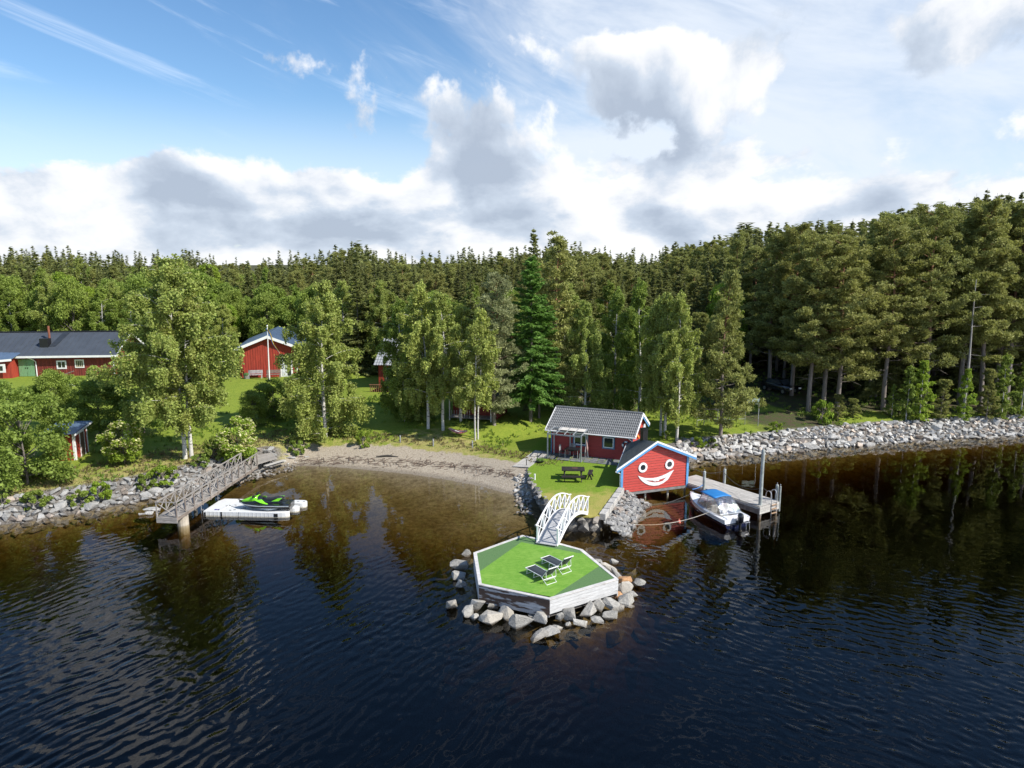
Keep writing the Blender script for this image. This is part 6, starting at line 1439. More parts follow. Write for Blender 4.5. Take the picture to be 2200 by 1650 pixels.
def quads_mesh(name, c, d, s, L, W, mat, extra=None):
    """leaf-sized rhombs: centre c, long axis d, side axis s"""
    n = len(c); v = np.empty((n, 4, 3)); L = L[:, None]; W = W[:, None]
    v[:, 0] = c - d * L / 2; v[:, 1] = c + s * W / 2; v[:, 2] = c + d * L / 2; v[:, 3] = c - s * W / 2
    me = bpy.data.meshes.new(name); me.vertices.add(n * 4); me.vertices.foreach_set('co', v.ravel())
    me.loops.add(n * 4); me.loops.foreach_set('vertex_index', np.arange(n * 4)); me.polygons.add(n)
    me.polygons.foreach_set('loop_start', np.arange(0, n * 4, 4)); me.polygons.foreach_set('loop_total', np.full(n, 4))
    me.materials.append(mat)
    if extra is not None:
        me.materials.append(extra[0]); me.polygons.foreach_set('material_index', extra[1].astype(np.int32))
    me.update(calc_edges=True); return me
def unit(a): return a / np.maximum(np.linalg.norm(a, axis=-1, keepdims=True), 1e-9)
def side_of(d, rng, c=None, k=1.0):
    nrm = rng.normal(size=d.shape) * .8 + np.array([0, 0, .75]) * k          # leaves turn their faces up and outwards
    if c is not None: o = c.copy(); o[:, 2] = 0; nrm = nrm + unit(o) * .65 * k
    return unit(np.cross(d, unit(nrm)))
def limb_mesh(name, tubes, mat):
    m = MB()
    for pts, rad, n in tubes: m.tube(pts, rad, n, cap=False)
    me = m.mesh(name, False); me.materials.append(mat); me.polygons.foreach_set('use_smooth', [True] * len(me.polygons)); return me
def trunk_path(H, rng, bend=0.02, n=9):
    ph = rng.uniform(0, 6.28, 4); a = H * bend
    def f(t): return np.array([a * math.sin(2.2 * t * 2 + ph[0]) * t + a * .5 * math.sin(6 * t + ph[1]) * t, a * math.sin(2 * t * 2 + ph[2]) * t, H * t])
    return f
def make_birch(seed, H=14.0, Rr=3.6, n=26000, cb=0.22, droop=1.0, leafm=None, size=0.15, nl=52, tr=0.0115):
    rng = np.random.default_rng(seed); f = trunk_path(H, rng, 0.02); tubes = [([f(t) for t in np.linspace(0, 0.97, 10)], list(np.linspace(tr * H, 0.02, 10)), 8)]
    C_, D_ = [], []; strands = []
    for k in range(nl):
        fr = cb + (0.96 - cb) * (k + rng.random()) / nl; t = (fr - cb) / (1 - cb)
        prof = (math.sin(math.pi * min(1, t * 0.80 + 0.20))) ** 0.75 * (0.30 + 0.70 * (1 - t * 0.35))
        L = Rr * prof * rng.uniform(0.62, 1.18); az = k * 2.4 + rng.uniform(-.5, .5); el = math.radians(rng.uniform(4, 40) + 32 * t)
        base = f(fr); dr = np.array([math.cos(az), math.sin(az), 0])
        def bp(s, base=base, dr=dr, L=L, el=el): return base + dr * L * s * math.cos(el * .6) + np.array([0, 0, L * math.tan(el) * (s - 0.55 * s * s) * 0.8])
        tubes.append(([bp(s) for s in np.linspace(0, 1, 5)], list(np.linspace(0.028 * (1.2 - t * .6) * H / 14, 0.006, 5)), 4))
        ns = max(4, int(L * 8)); sv = rng.uniform(0.22, 1.03, ns) ** 0.8
        for s in sv:
            o = bp(s) + rng.normal(size=3) * np.array([.20, .20, .14]) * (0.35 + L * .16 * s)
            strands.append((o, rng.uniform(.25, 1.25) * droop * (0.55 + 0.5 * (1 - t)) * H / 14, L))
    for k in range(int(nl * .8)):                     # upright leader twigs of the top
        o = f(rng.uniform(.86, 1.0)) + rng.normal(size=3) * np.array([.25, .25, .2]); strands.append((o, rng.uniform(.2, .6), 1))
    S = np.array([s[0] for s in strands]); LN = np.array([s[1] for s in strands])
    w = LN + .25; idx_ = rng.choice(len(S), n, p=w / w.sum()); u_ = rng.random(n)
    c = S[idx_] + rng.normal(size=(n, 3)) * np.array([.10, .10, .07]); c[:, 2] -= LN[idx_] * u_
    c[:, 2] = np.maximum(c[:, 2], 0.3)
    d = unit(rng.normal(size=(n, 3)) * .8 + np.array([0, 0, -.9])); s_ = side_of(d, rng, c); sz = rng.uniform(.7, 1.3, n) * size
    return quads_mesh('birch_crown', c, d, s_, sz * 1.25, sz, leafm or L_birch), limb_mesh('birch_trunk', tubes, B_birch)
def make_round(seed, H=8.0, Rr=3.0, n=18000, cb=0.12, leafm=None, size=0.17, ncl=90, flowers=0, barkm=None, top=1.0, cl=0.17):
    rng = np.random.default_rng(seed); f = trunk_path(H, rng, 0.02); zc = H * (cb + 1) / 2; hz = H * (1 - cb) / 2
    tubes = [([f(t) for t in np.linspace(0, 0.8, 7)], list(np.linspace(0.014 * H, 0.03, 7)), 7)]; cc = []; cr = []
    for k in range(ncl):
        a = rng.uniform(0, 6.28); zz = rng.uniform(-1, 1); rr = math.sqrt(max(0, 1 - zz * zz)) * rng.uniform(.45, 1.0) ** .6
        if zz < 0: rr = max(rr, rng.uniform(.4, .95)) * (1 + .12 * zz)
        rad = Rr * rng.uniform(.85, 1.1); p = np.array([math.cos(a) * rr * rad, math.sin(a) * rr * rad, zc + zz * hz * (.92 if zz > 0 else .95)])
        cc.append(p); cr.append(rng.uniform(.6, 1.2) * cl * H ** .5 * Rr ** .5)
        if k % 2 == 0: b = f(min(.78, max(.1, (p[2] / H) * .6))); tubes.append(([b, (b + p) / 2 + [0, 0, .1], p], [.03, .018, .006], 4))
    cc = np.array(cc); cr = np.array(cr); w = cr ** 2; idx_ = rng.choice(ncl, n, p=w / w.sum())
    dirs = unit(rng.normal(size=(n, 3))); rad = (rng.random(n) ** .45)
    c = cc[idx_] + dirs * (cr[idx_] * rad)[:, None] * np.array([1.15, 1.15, .72]); c[:, 2] = np.maximum(c[:, 2], .12)
    d = unit(rng.normal(size=(n, 3)) + dirs * .4 + np.array([0, 0, -.2])); s_ = side_of(d, rng, c); sz = rng.uniform(.7, 1.3, n) * size
    L_ = sz * 1.2; W_ = sz.copy(); ex = None
    if flowers:
        m_ = (rng.random(n) < flowers) & (rad > .8) & (c[:, 2] > H * .35); up = np.array([0., 0., 1.])
        d[m_] = unit(np.cross(rng.normal(size=(m_.sum(), 3)), up)); s_[m_] = unit(np.cross(d[m_], up + rng.normal(size=(m_.sum(), 3)) * .25)); L_[m_] = rng.uniform(.16, .25, m_.sum()); W_[m_] = L_[m_]; ex = (L_flower, m_)
    return quads_mesh('foliage', c, d, s_, L_, W_, leafm or L_decid, ex), limb_mesh('stem', tubes, barkm or B_spruce)
def make_spruce(seed, H=16.0, Rr=2.5, n=15000, cb=0.06, leafm=None, ragged=0.25, size=1.0, power=0.85, barkm=None, skirt=1.0):
    rng = np.random.default_rng(seed); f = trunk_path(H, rng, 0.006); tubes = [([f(t) for t in np.linspace(0, 1, 9)], list(np.linspace(0.011 * H, 0.012, 9)), 7)]
    A, B, LL = [], [], []
    lv = int(H * 3.4)
    for k in range(lv):
        fr = cb + (0.985 - cb) * (k + rng.random() * .5) / lv; nb = 5
        for j in range(nb):
            fr = min(.99, cb + (.985 - cb) * (k + rng.uniform(-.9, .9)) / lv); t = max(0, (fr - cb) / (1 - cb)); az = rng.uniform(0, 6.28); L = Rr * ((1 - t) ** power) * rng.uniform(1 - ragged * 1.6, 1 + ragged) + .12
            if rng.random() < .06: L *= .4
            dz = -0.38 * L * (1 - t) * skirt + .30 * L * t; a = f(fr); b = a + np.array([math.cos(az) * L, math.sin(az) * L, dz])
            A.append(a); B.append(b); LL.append(L)
            if j < 1 and k % 2 == 0 and L > .5: tubes.append(([a, b], [.025, .006], 3))
    A, B, LL = map(np.array, (A, B, LL)); w = LL ** 1.1 + .10; idx_ = rng.choice(len(A), n, p=w / w.sum()); s = rng.random(n) ** .62
    c = A[idx_] + (B[idx_] - A[idx_]) * s[:, None]; ax = unit(B[idx_] - A[idx_]); ax[:, 2] *= .6
    lat = unit(np.cross(ax, np.array([0, 0, 1.0]))) * rng.choice([-1, 1], n)[:, None]; ww = (.10 + .20 * LL[idx_] * (1.05 - s)) * rng.random(n)
    c += lat * ww[:, None] + rng.normal(size=(n, 3)) * .03; c[:, 2] += .10 * LL[idx_] * s * s - rng.random(n) * .14 * (.4 + .3 * LL[idx_])
    d = unit(ax + lat * .9 + rng.normal(size=(n, 3)) * .30 + np.array([0, 0, -.25])); s_ = side_of(d, rng, c); sz = rng.uniform(.7, 1.3, n) * size
    return quads_mesh('spruce_crown', c, d, s_, sz * .34, sz * .12, leafm or L_spruce), limb_mesh('spruce_trunk', tubes, barkm or B_spruce)
def make_pine(seed, H=18.0, Rr=3.2, n=22000, cb=0.38, nb=44, leafm=None, cone=0.0, lowdead=True, size=1.0, bend=0.02, tuftr=1.0):
    rng = np.random.default_rng(seed); f = trunk_path(H, rng, bend); tubes = [([f(t) for t in np.linspace(0, 0.97, 11)], list(np.linspace(0.0125 * H, 0.025, 11)), 8)]; T, TR, TD = [], [], []
    for k in range(nb):
        fr = cb + (0.97 - cb) * (k + rng.random()) / nb; t = (fr - cb) / (1 - cb)
        prof = (1 - cone) * math.sin(math.pi * min(1, .22 + .74 * t)) ** .6 + cone * (1 - t) ** .8
        L = max(.35, Rr * prof * rng.uniform(.55, 1.2)); az = k * 2.4 + rng.uniform(-.6, .6); up = rng.uniform(-.12, .30) + .35 * t; a = f(fr); dr = np.array([math.cos(az), math.sin(az), 0]); cur = rng.uniform(-.3, .3); pr = np.array([-dr[1], dr[0], 0])
        def bp(s): return a + dr * L * s + pr * L * cur * s * s * .5 + np.array([0, 0, L * (up * s + .22 * s * s - .10 * s)])
        tubes.append(([bp(s) for s in (0, .3, .65, 1)], [.045 * (1.2 - .8 * t) * H / 18, .03, .018, .006], 4))
        nt = max(3, int(L * 5.5))
        for q in range(nt):
            s = rng.uniform(.38, 1.04) if q else 1.0; p = bp(s) + pr * rng.uniform(-1, 1) * L * .34 * (1.15 - s * .5) + np.array([0, 0, rng.uniform(-.16, .26)])
            T.append(p); TR.append(rng.uniform(.20, .46) * tuftr * (H / 18) ** .5); TD.append(dr * .5 + np.array([0, 0, .6]))
    for k in range(6): T.append(f(.97) + rng.normal(size=3) * np.array([.25, .25, .25])); TR.append(.35); TD.append(np.array([0, 0, 1.]))
    if lowdead:
        for k in range(14):
            fr = rng.uniform(.18, cb + .1); az = rng.uniform(0, 6.28); L = rng.uniform(.5, 1.9); a = f(fr); b = a + np.array([math.cos(az) * L, math.sin(az) * L, rng.uniform(-.35, .1) * L]); tubes.append(([a, (a + b) / 2 + [0, 0, .08], b], [.03, .018, .005], 3))
    T, TR, TD = map(np.array, (T, TR, TD)); w = TR ** 2; idx_ = rng.choice(len(T), n, p=w / w.sum()); dirs = unit(rng.normal(size=(n, 3)) + TD[idx_] * .7); rad = rng.random(n) ** .5
    c = T[idx_] + dirs * (TR[idx_] * rad)[:, None] * np.array([1.15, 1.15, .80]); d = unit(dirs + rng.normal(size=(n, 3)) * .5 + np.array([0, 0, .15])); s_ = side_of(d, rng, c); sz = rng.uniform(.7, 1.3, n) * size
    return quads_mesh('pine_crown', c, d, s_, sz * .24, sz * .075, leafm or L_pine), limb_mesh('pine_trunk', tubes, B_pine)

birches = [make_birch(10, 15, 4.3, 62000, .20, 1.15, nl=72, size=.125), make_birch(11, 14, 3.5, 62000, .03, 1.4, nl=72, size=.125), make_birch(12, 13, 2.9, 38000, .22, 1.25, nl=52, size=.12), make_birch(13, 14, 2.5, 30000, .28, 1.2, nl=44, size=.12), make_birch(14, 13, 3.0, 42000, .10, 1.3, leafm=L_decid, size=.125)]
thinb = make_birch(15, 12, 2.2, 17000, .32, 1.3, nl=34, size=.12, tr=.0075)
rounds = [make_round(20, 8, 3.0, 20000, .06), make_round(21, 9, 3.0, 20000, .12, ncl=110), make_round(22, 7, 3.2, 18000, .02, ncl=70)]
brights = [make_round(23, 8, 2.4, 15000, .12, L_bright, ncl=80), make_round(24, 9, 2.2, 15000, .10, L_bright, ncl=70)]
flowb = [make_round(25, 3.0, 1.75, 9000, .16, L_bright, .15, 60, flowers=.5), make_round(26, 3.2, 1.9, 9500, .04, L_bright, .15, 60, flowers=.5)]
bushes = [make_round(27, 1.3, 1.1, 2600, 0, L_bright, .13, 26), make_round(28, 1.6, 1.3, 3200, 0, L_decid, .14, 30), make_round(29, 1.1, 1.0, 2200, 0, L_decid, .12, 22)]
spruces = [make_spruce(30 + i, 17, 2.3 + .25 * (i % 3), 15000, .05, ragged=.26 + .06 * i, power=.78 + .09 * i) for i in range(5)]
larch = make_spruce(40, 15, 2.6, 24000, .16, L_larch, .35, 1.0, .62, skirt=.9)
larch2 = make_spruce(41, 12, 2.2, 16000, .16, L_larch, .4, 1.0, .45, skirt=.9)
pines = [make_pine(50, 18, 3.2, 48000, .27, 62, cone=.35), make_pine(51, 18, 2.8, 40000, .32, 54, cone=.3), make_pine(52, 18, 2.6, 42000, .24, 60, cone=.55), make_pine(53, 18, 3.5, 50000, .22, 68, cone=.25, bend=.03), make_pine(54, 17, 2.4, 34000, .22, 56, cone=.75)]
youngp = [make_pine(55, 12, 2.7, 30000, .08, 80, cone=.9, lowdead=False, tuftr=1.0), make_pine(56, 13, 2.2, 24000, .10, 74, cone=.75, lowdead=False)]
greyp = make_pine(57, 14, 2.6, 30000, .10, 84, L_grey, cone=.6, lowdead=False)
sapl = [make_birch(70, 7, 1.7, 9000, .03, .5, L_bright, .15, 34), make_birch(71, 8, 1.9, 10000, .03, .6, L_decid, .15, 34)]
smallp = make_pine(58, 6, 1.2, 9000, .06, 40, cone=.85, lowdead=False, tuftr=.9)
NATH = {}
def put_tree(pair, name, label, cat, loc, H, natH, Wf=1.0, rz=None, group=None, tilt=(0, 0), crown='crown', trunk='trunk'):
    t = bpy.data.objects.new(name, None); C.objects.link(t); t.location = loc; s = H / natH
    t.scale = (s * Wf, s * Wf, s); t.rotation_euler = (tilt[0], tilt[1], random.uniform(0, 6.28) if rz is None else rz); t.empty_display_size = .3
    tag(t, label, cat, group)
    for nm, me in ((crown, pair[0]), (trunk, pair[1])): o = bpy.data.objects.new(nm, me); C.objects.link(o); o.parent = t
    o.scale = (Wf ** -.55, Wf ** -.55, 1)
    return t
def tree_px(pair, name, label, cat, px, py, top, natH, halfw=None, natR=None, gz_=None, group=None, tilt=(0, 0), **k):
    b = GP(px, py) if gz_ is None else P(px, py, gz_); q = PY(px, top, b.y); H = q.z - b.z; s = H / natH; Wf = 1.0
    if halfw: kx = b.y / F * 1.0; Wf = min(2.2, max(.55, (1.22 if name in (BT, PT, ST, 'larch_tree') else .88) * (halfw * (b.y * math.cos(TH)) / F) / (natR * s)))
    b = Vector((b.x, b.y, b.z - .08)); k.setdefault('rz', (px * 0.37 + top * 0.11) % 6.28); return put_tree(pair, name, label, cat, b, H, natH, Wf, group=group, tilt=tilt, **k)
# the trees one can point to
BT = 'birch_tree'; PT = 'pine_tree'; DT = 'broadleaf_tree'; ST = 'spruce_tree'
tree_px(birches[0], BT, 'huge birch with twin white trunks standing above the gangway', 'tree', 398, 986, 548, 15, 118, 4.3, rz=2.4)
tree_px(birches[3], BT, 'second stem of the twin birch above the gangway, slightly to its right', 'tree', 412, 984, 600, 14, 62, 2.5)
tree_px(birches[1], BT, 'broad weeping birch whose leaves hang to the ground above the beach', 'tree', 700, 940, 596, 14, 84, 3.5)
tree_px(birches[2], BT, 'leaning birch left of the hammock', 'tree', 920, 921, 606, 13, 62, 2.9, tilt=(0, R(-2)))
tree_px(birches[3], BT, 'birch whose trunk holds the left end of the hammock', 'tree', 952, 925, 622, 14, 48, 2.5)
tree_px(birches[3], BT, 'birch hiding the porch of the small dark red shed', 'tree', 990, 908, 650, 14, 46, 2.5)
tree_px(birches[1], BT, 'bushy birch in front of the grey roofed house, left of the hammock birches', 'tree', 895, 900, 640, 14, 50, 3.5)
tree_px(birches[4], BT, 'bushy birch behind the hammock', 'tree', 868, 905, 640, 13, 52, 3.0)
tree_px(thinb, BT, 'left of the two thin white-stemmed birches above the beach', 'tree', 1021, 946, 690, 12, 42, 2.2, tilt=(0, R(-3)))
tree_px(thinb, BT, 'right of the two thin white-stemmed birches above the beach', 'tree', 1027, 944, 660, 12, 42, 2.2, tilt=(0, R(1.5)))
tree_px(greyp, PT, 'dense grey-green young pine over the small dark red shed', 'tree', 1062, 914, 585, 14, 56, 2.6)
tree_px(larch, 'larch_tree', 'bright green feathery conifer left of the tiled cabin', 'tree', 1140, 906, 545, 15, 55, 2.6)
tree_px(larch2, 'larch_tree', 'shorter bright green conifer touching the feathery one on its right', 'tree', 1158, 898, 640, 12, 42, 2.2)
tree_px(spruces[1], ST, 'tallest dark spruce rising behind the bright green conifer', 'tree', 1147, 862, 487, 17, 42, 2.5)
tree_px(youngp[1], PT, 'tall full pine between the bright green conifer and the cabin birches', 'tree', 1196, 880, 508, 13, 58, 2.2)
tree_px(birches[1], BT, 'weeping birch rising behind the left half of the tiled cabin', 'tree', 1256, 895, 640, 14, 52, 3.5)
tree_px(birches[4], BT, 'dark green birch rising behind the right half of the tiled cabin', 'tree', 1320, 890, 618, 13, 48, 3.0)
tree_px(birches[4], BT, 'tall birch behind the cabin dish with foliage to the grass', 'tree', 1372, 905, 600, 13, 52, 3.0)
tree_px(birches[2], BT, 'left of the white-stemmed birches beside the boathouse', 'tree', 1419, 936, 640, 13, 50, 2.9, tilt=(0, R(-3)))
tree_px(birches[3], BT, 'middle of the white-stemmed birches beside the boathouse', 'tree', 1428, 940, 625, 14, 46, 2.5)
tree_px(birches[2], BT, 'right of the white-stemmed birches beside the boathouse, next to the raft', 'tree', 1454, 947, 628, 13, 50, 2.9)
tree_px(youngp[0], PT, 'bushy broad pine with low branches beside the pale green sign', 'tree', 1548, 936, 580, 12, 62, 2.7)
for i, (px, py, top, hw_, v, lab) in enumerate([(1736, 886, 500, 70, 0, 'pine with a straight grey trunk, nearest the dark parked car'),(1768, 880, 505, 60, 2, 'slim pine just right of the straight-trunked one'),(1797, 889, 505, 84, 3, 'big spreading pine with a forked leaning trunk above the right bank'),
    (1897, 882, 470, 74, 0, 'pine standing alone on the mossy bank right of the spreading one'),(1868, 855, 455, 66, 1, 'tall pine behind the lone one on the mossy bank'),(1985, 872, 440, 78, 3, 'tall pine behind the bright green shore saplings'),(2060, 868, 430, 66, 2, 'pine behind the grey dead trunk'),
    (2105, 876, 428, 62, 1, 'pine with reddish stem right of the grey dead trunk'),(2160, 868, 415, 74, 0, 'tallest pine at the right end of the shore'),(2215, 872, 420, 70, 1, 'pine at the right edge of the view'),(1700, 850, 480, 58, 1, 'pine over the dark parked car'),(1652, 838, 500, 54, 4, 'narrow pine behind the bushy low-branched one')]):
    tree_px(pines[v], PT, lab, 'tree', px, py, top, 17 if v == 4 else 18, hw_, (3.3, 3.0, 2.7, 3.6, 2.4)[v], group=None, tilt=(0, R(random.uniform(-1.5, 2.5))))
# dead leaning trunk
dq = GP(2066, 902); dtp = PY(2100, 600, dq.y); dt_ = thing('dead_tree', 'bare grey dead trunk leaning right among the pines', 'tree', tuple(dq)); v_ = dtp - dq
me = limb_mesh('trunk', [([v_ * t + Vector((.1 * math.sin(t * 5), 0, 0)) for t in np.linspace(0, 1, 8)], list(np.linspace(.15, .03, 8)), 7)], B_dead); o = bpy.data.objects.new('trunk', me); C.objects.link(o); o.parent = dt_
tb = []
for k in range(16): t = random.uniform(.3, .95); a = np.array(v_) * t; az = random.uniform(0, 6.28); L = random.uniform(.4, 1.4); tb.append(([a, a + np.array([math.cos(az) * L, math.sin(az) * L, random.uniform(-.2, .3)])], [.02, .006], 3))
o = bpy.data.objects.new('branches', limb_mesh('branches', tb, B_dead)); C.objects.link(o); o.parent = dt_
# saplings along the right shore
for px, py, top, hw_, pr_, nH, nR, lab in [(1975, 905, 772, 34, sapl[0], 7, 1.7, 'bright yellow-green sapling on the right shore bank'),(1946, 903, 785, 32, sapl[1], 8, 1.9, 'mid-green bushy sapling left of the bright yellow-green one'),(1915, 897, 825, 20, sapl[1], 8, 1.9, 'small slim sapling at the left of the shore saplings'),
    (2070, 906, 790, 26, sapl[0], 7, 1.7, 'slim bright sapling in front of the grey dead trunk'),(2118, 902, 800, 26, smallp, 6, 1.2, 'young pine between two shore saplings on the right'),(2150, 903, 760, 34, sapl[1], 8, 1.9, 'full green sapling near the right edge of the shore'),(2192, 900, 770, 30, sapl[1], 8, 1.9, 'green sapling at the far right edge of the shore'),
    (1800, 905, 850, 20, smallp, 6, 1.2, 'small young pine on the bank below the spreading pine'),(1765, 908, 860, 14, bushes[0], 1.3, 1.1, 'small bright bush on the bank by the forked pine'),(2020, 900, 820, 28, smallp, 6, 1.2, 'young pine right of the bright yellow-green sapling'),(1832, 898, 858, 20, smallp, 6, 1.2, 'low young pine right of the forked pine')]:
    tree_px(pr_, 'sapling', lab, 'sapling', px, py, top, nH, hw_, nR)
# left side shrubs and broadleaf trees
for px, py, top, hw_, v, lab in [(60, 1042, 832, 112, 2, 'huge round green shrub at the left edge above the stone bank'),(20, 1000, 815, 60, 0, 'tall loose shrub behind the huge one at the left edge'),(118, 930, 792, 50, 0, 'light green broadleaf tree just behind the outhouse'),(215, 935, 812, 56, 1, 'dense green shrub right of the outhouse'),(160, 905, 800, 36, 2, 'shrub behind the outhouse roof'),
    (310, 930, 770, 60, 1, 'broadleaf tree left of the twin birch'),(590, 898, 812, 50, 2, 'dark rounded shrub below the flagpole'),(545, 915, 838, 34, 1, 'light shrub between the twin birch and the dark rounded shrub'),(640, 885, 800, 40, 0, 'broad shrub behind the weeping birch')]:
    tree_px(rounds[v], DT, lab, 'shrub', px, py, top, (8, 9, 7)[v], hw_, (3.0, 3.0, 3.2)[v])
tree_px(flowb[0], 'flowering_bush', 'round bush full of cream flowers on its own in the sunny grass', 'bush', 268, 998, 905, 3.0, 50, 1.75)
tree_px(flowb[1], 'flowering_bush', 'cream flowering bush at the landward end of the gangway', 'bush', 510, 992, 897, 3.2, 54, 1.9)
tree_px(flowb[0], 'flowering_bush', 'small young tree with pale blossoms on the lawn below the barn', 'bush', 205, 832, 785, 3.0, 12, 1.75)
for px, py, top, hw_, v, lab in [(350, 1040, 1000, 36, 0, 'low bright bush on the bank left of the gangway'),(312, 1050, 1018, 26, 2, 'low bush beside the bright one left of the gangway'),(215, 1080, 1035, 32, 0, 'low spreading bush above the middle of the left stone bank'),(175, 1090, 1052, 28, 2, 'low green bush left of the spreading one above the stone bank'),(75, 1092, 1055, 34, 1, 'low bush above the left end of the stone bank'),(5, 1090, 1058, 20, 2, 'low bush at the left edge of the picture above the stones'),
    (430, 1002, 975, 26, 2, 'low undergrowth at the foot of the twin birch'),(460, 990, 940, 24, 1, 'leafy bush right of the twin birch trunk'),(640, 975, 945, 26, 2, 'low brown-green scrub below the weeping birch'),(780, 960, 925, 12, 0, 'small weed clump on the sandy slope'),(1665, 925, 905, 18, 0, 'low scrub behind the pale rocks near the sign'),(1500, 965, 938, 20, 0, 'leafy bush at the start of the pale rock bank'),(1530, 962, 940, 16, 2, 'smaller leafy bush beside the start of the rock bank'),(1430, 945, 925, 12, 1, 'weed clump at the foot of the white-stemmed birches')]:
    tree_px(bushes[v], 'bush', lab, 'bush', px, py, top, (1.3, 1.6, 1.1)[v], hw_, (1.1, 1.3, 1.0)[v])
# ---- the mixed wood behind, tree by tree, nearest rows first
SKY = [(-200,545),(0,548),(100,540),(200,545),(300,555),(400,548),(480,560),(550,560),(600,552),(700,548),(765,522),(820,548),(900,552),(1000,545),(1100,545),(1200,530),(1290,538),(1400,552),(1450,532),(1500,522),(1560,505),(1600,482),(1680,478),(1750,474),(1820,478),(1900,452),(1950,436),(2000,434),(2100,418),(2200,412),(2400,405)]
def skyline(px): return float(np.interp(px, [a for a, b in SKY], [b for a, b in SKY]))
rs = random.Random(77)
BLOCK = [(-50, 87, 24, 7), (-28.5, 89, 7, 9), (-9.0, 76, 8, 7), (-1.5, 67, 5, 4), (27.5, 76.5, 4.5, 4)]
cells = {}
def free(x, y, r):
    for (a, b, wx, wy) in BLOCK:
        if abs(x - a) < wx and abs(y - b) < wy: return False
    k = (int(x // 6), int(y // 6))
    for i in (-1, 0, 1):
        for j in (-1, 0, 1):
            for (a, b, q) in cells.get((k[0] + i, k[1] + j), ()):
                if math.hypot(a - x, b - y) < (r + q): return False
    cells.setdefault(k, []).append((x, y, r)); return True
cnt = dict(s=0, p=0, b=0)
GL = dict(s='spruces of the wood behind the buildings', p='pines of the wood behind the buildings', b='broadleaf trees at the edge of the wood')
ZONES = [(230, 'behind the dark barn roof'), (420, 'behind the twin birch'), (520, 'between the barn and the bright red gable'), (680, 'behind the bright red gabled building'), (860, 'behind the weeping birch and grey roofed house'), (1070, 'above the hammock and the small shed'), (1230, 'round the bright green conifer'), (1420, 'above the tiled cabin roof'), (1600, 'above the smiling boathouse'), (1760, 'over the dark parked car'), (1960, 'above the middle of the pale rock bank'), (9999, 'behind the grey dead trunk at the right end')]
def zone(px): return next(t for a, t in ZONES if px < a)
KN = {'s': 'dark pointed spruce', 'p': 'olive green pine', 'b': 'light green broadleaf tree'}
farpts = []
cand = []
for i in range(14000):
    Y = 70 + 170 * rs.random() ** 1.25; X = rs.uniform(-.80, .80) * Y; cand.append((Y, X))
cand.sort()
hx = np.array([c[1] for c in cand]); hy = np.array([c[0] for c in cand]); hz = height(hx, hy); hd_ = sdist(hx, hy)
for i, (Y, X) in enumerate(cand):
    px = 1100 + F * X / (Y * math.cos(TH)); zg = hz[i]
    right = px > 1600
    # where the wood begins for this bearing
    start = float(np.interp(px, [-300, 0, 480, 520, 660, 700, 1060, 1100, 1300, 1520, 1640, 1720, 2300], [100, 100, 98, 98, 102, 88, 84, 74, 84, 84, 82, 74, 72]))
    if Y < start or hd_[i] < 7: continue
    r = 1.15 + (Y - 80) * .010 + (.45 if right else .25)
    if not free(X, Y, r): continue
    depth = Y - start
    u_ = rs.random()
    if right: kind = 'p' if u_ < .66 - depth * .020 else 's'
    elif px < 620: kind = 'b' if depth < 10 + 6 * rs.random() and u_ < .85 else ('s' if u_ < .80 else ('p' if u_ < .93 else 'b'))
    elif px < 1100: kind = 'b' if depth < 8 and u_ < .6 else ('s' if u_ < .82 else 'p')
    else: kind = 'b' if depth < 6 and u_ < .35 else ('p' if u_ < .30 else 's')
    sk = skyline(px) + (rs.uniform(-16, 16) + 22 * rs.random() ** .5 if kind == 's' else rs.uniform(2, 38))
    if depth < 35: sk += (35 - depth) * (1.3 if px < 1600 else .8) * (1.2 if kind == 'b' else 1.0) * rs.uniform(.5, 1.25)
    top = CAM_H + (HORIZON - sk) * Y / F * 1.02; H = top - zg
    if kind == 'b': H = min(H, 14.5 * rs.uniform(.75, 1.05))
    H = min(24, max(5.5, H))
    if cnt[kind] >= {'s': 290, 'p': 230, 'b': 120}[kind]:
        farpts.append((X, Y, zg, H, kind)); continue
    cnt[kind] += 1; z_ = zone(px); bname = {'s': ST, 'p': PT, 'b': DT}[kind]
    if kind == 's': pr_ = rs.choice(spruces); nH = 17; Wf = rs.uniform(.75, 1.35) * (17 / H) ** .3
    elif kind == 'p': pr_ = rs.choice(pines); nH = 17 if pr_ is pines[4] else 18; Wf = rs.uniform(.85, 1.25) * (18 / H) ** .3
    else: k = rs.randrange(5); pr_ = [rounds[1], birches[4], birches[1], brights[0], rounds[0]][k]; nH = [9, 13, 14, 8, 8][k]; Wf = rs.uniform(.9, 1.15) * (.62 if k in (0, 3, 4) else 1.0) * (1.15 if H > 10 else 1.35)
    put_tree(pr_, bname, ('front-row ' if depth < 14 else 'farther ') + KN[kind] + ' ' + z_, 'tree', (X, Y, zg - .1), H, nH, Wf, group={'s': 'spruces', 'p': 'pines', 'b': 'broadleaf trees'}[kind] + (' in front ' if depth < 14 else ' deep ') + z_)
und = 0
for i in range(900):
    Y = rs.uniform(74, 92); X = rs.uniform(20, 62) if rs.random() < .7 else rs.uniform(-4, 20); px = 1100 + F * X / (Y * math.cos(TH))
    if sdist(np.array([X]), np.array([Y]))[0] < 7 or not free(X, Y, 1.2) or und >= 70 or px > 2350: continue
    und += 1; H = rs.uniform(2.5, 7.5); k = rs.randrange(3); pr_ = (smallp, sapl[1], spruces[0])[k]
    put_tree(pr_, 'young_tree', ('young pine', 'leafy sapling', 'young spruce')[k] + ' under the tall trees ' + zone(px), 'young tree', (X, Y, gz(X, Y) - .05), H, (6, 8, 17)[k], (1.1, 1, 1.3)[k], group='young ' + ('pines', 'saplings', 'spruces')[k] + ' under the trees ' + zone(px))
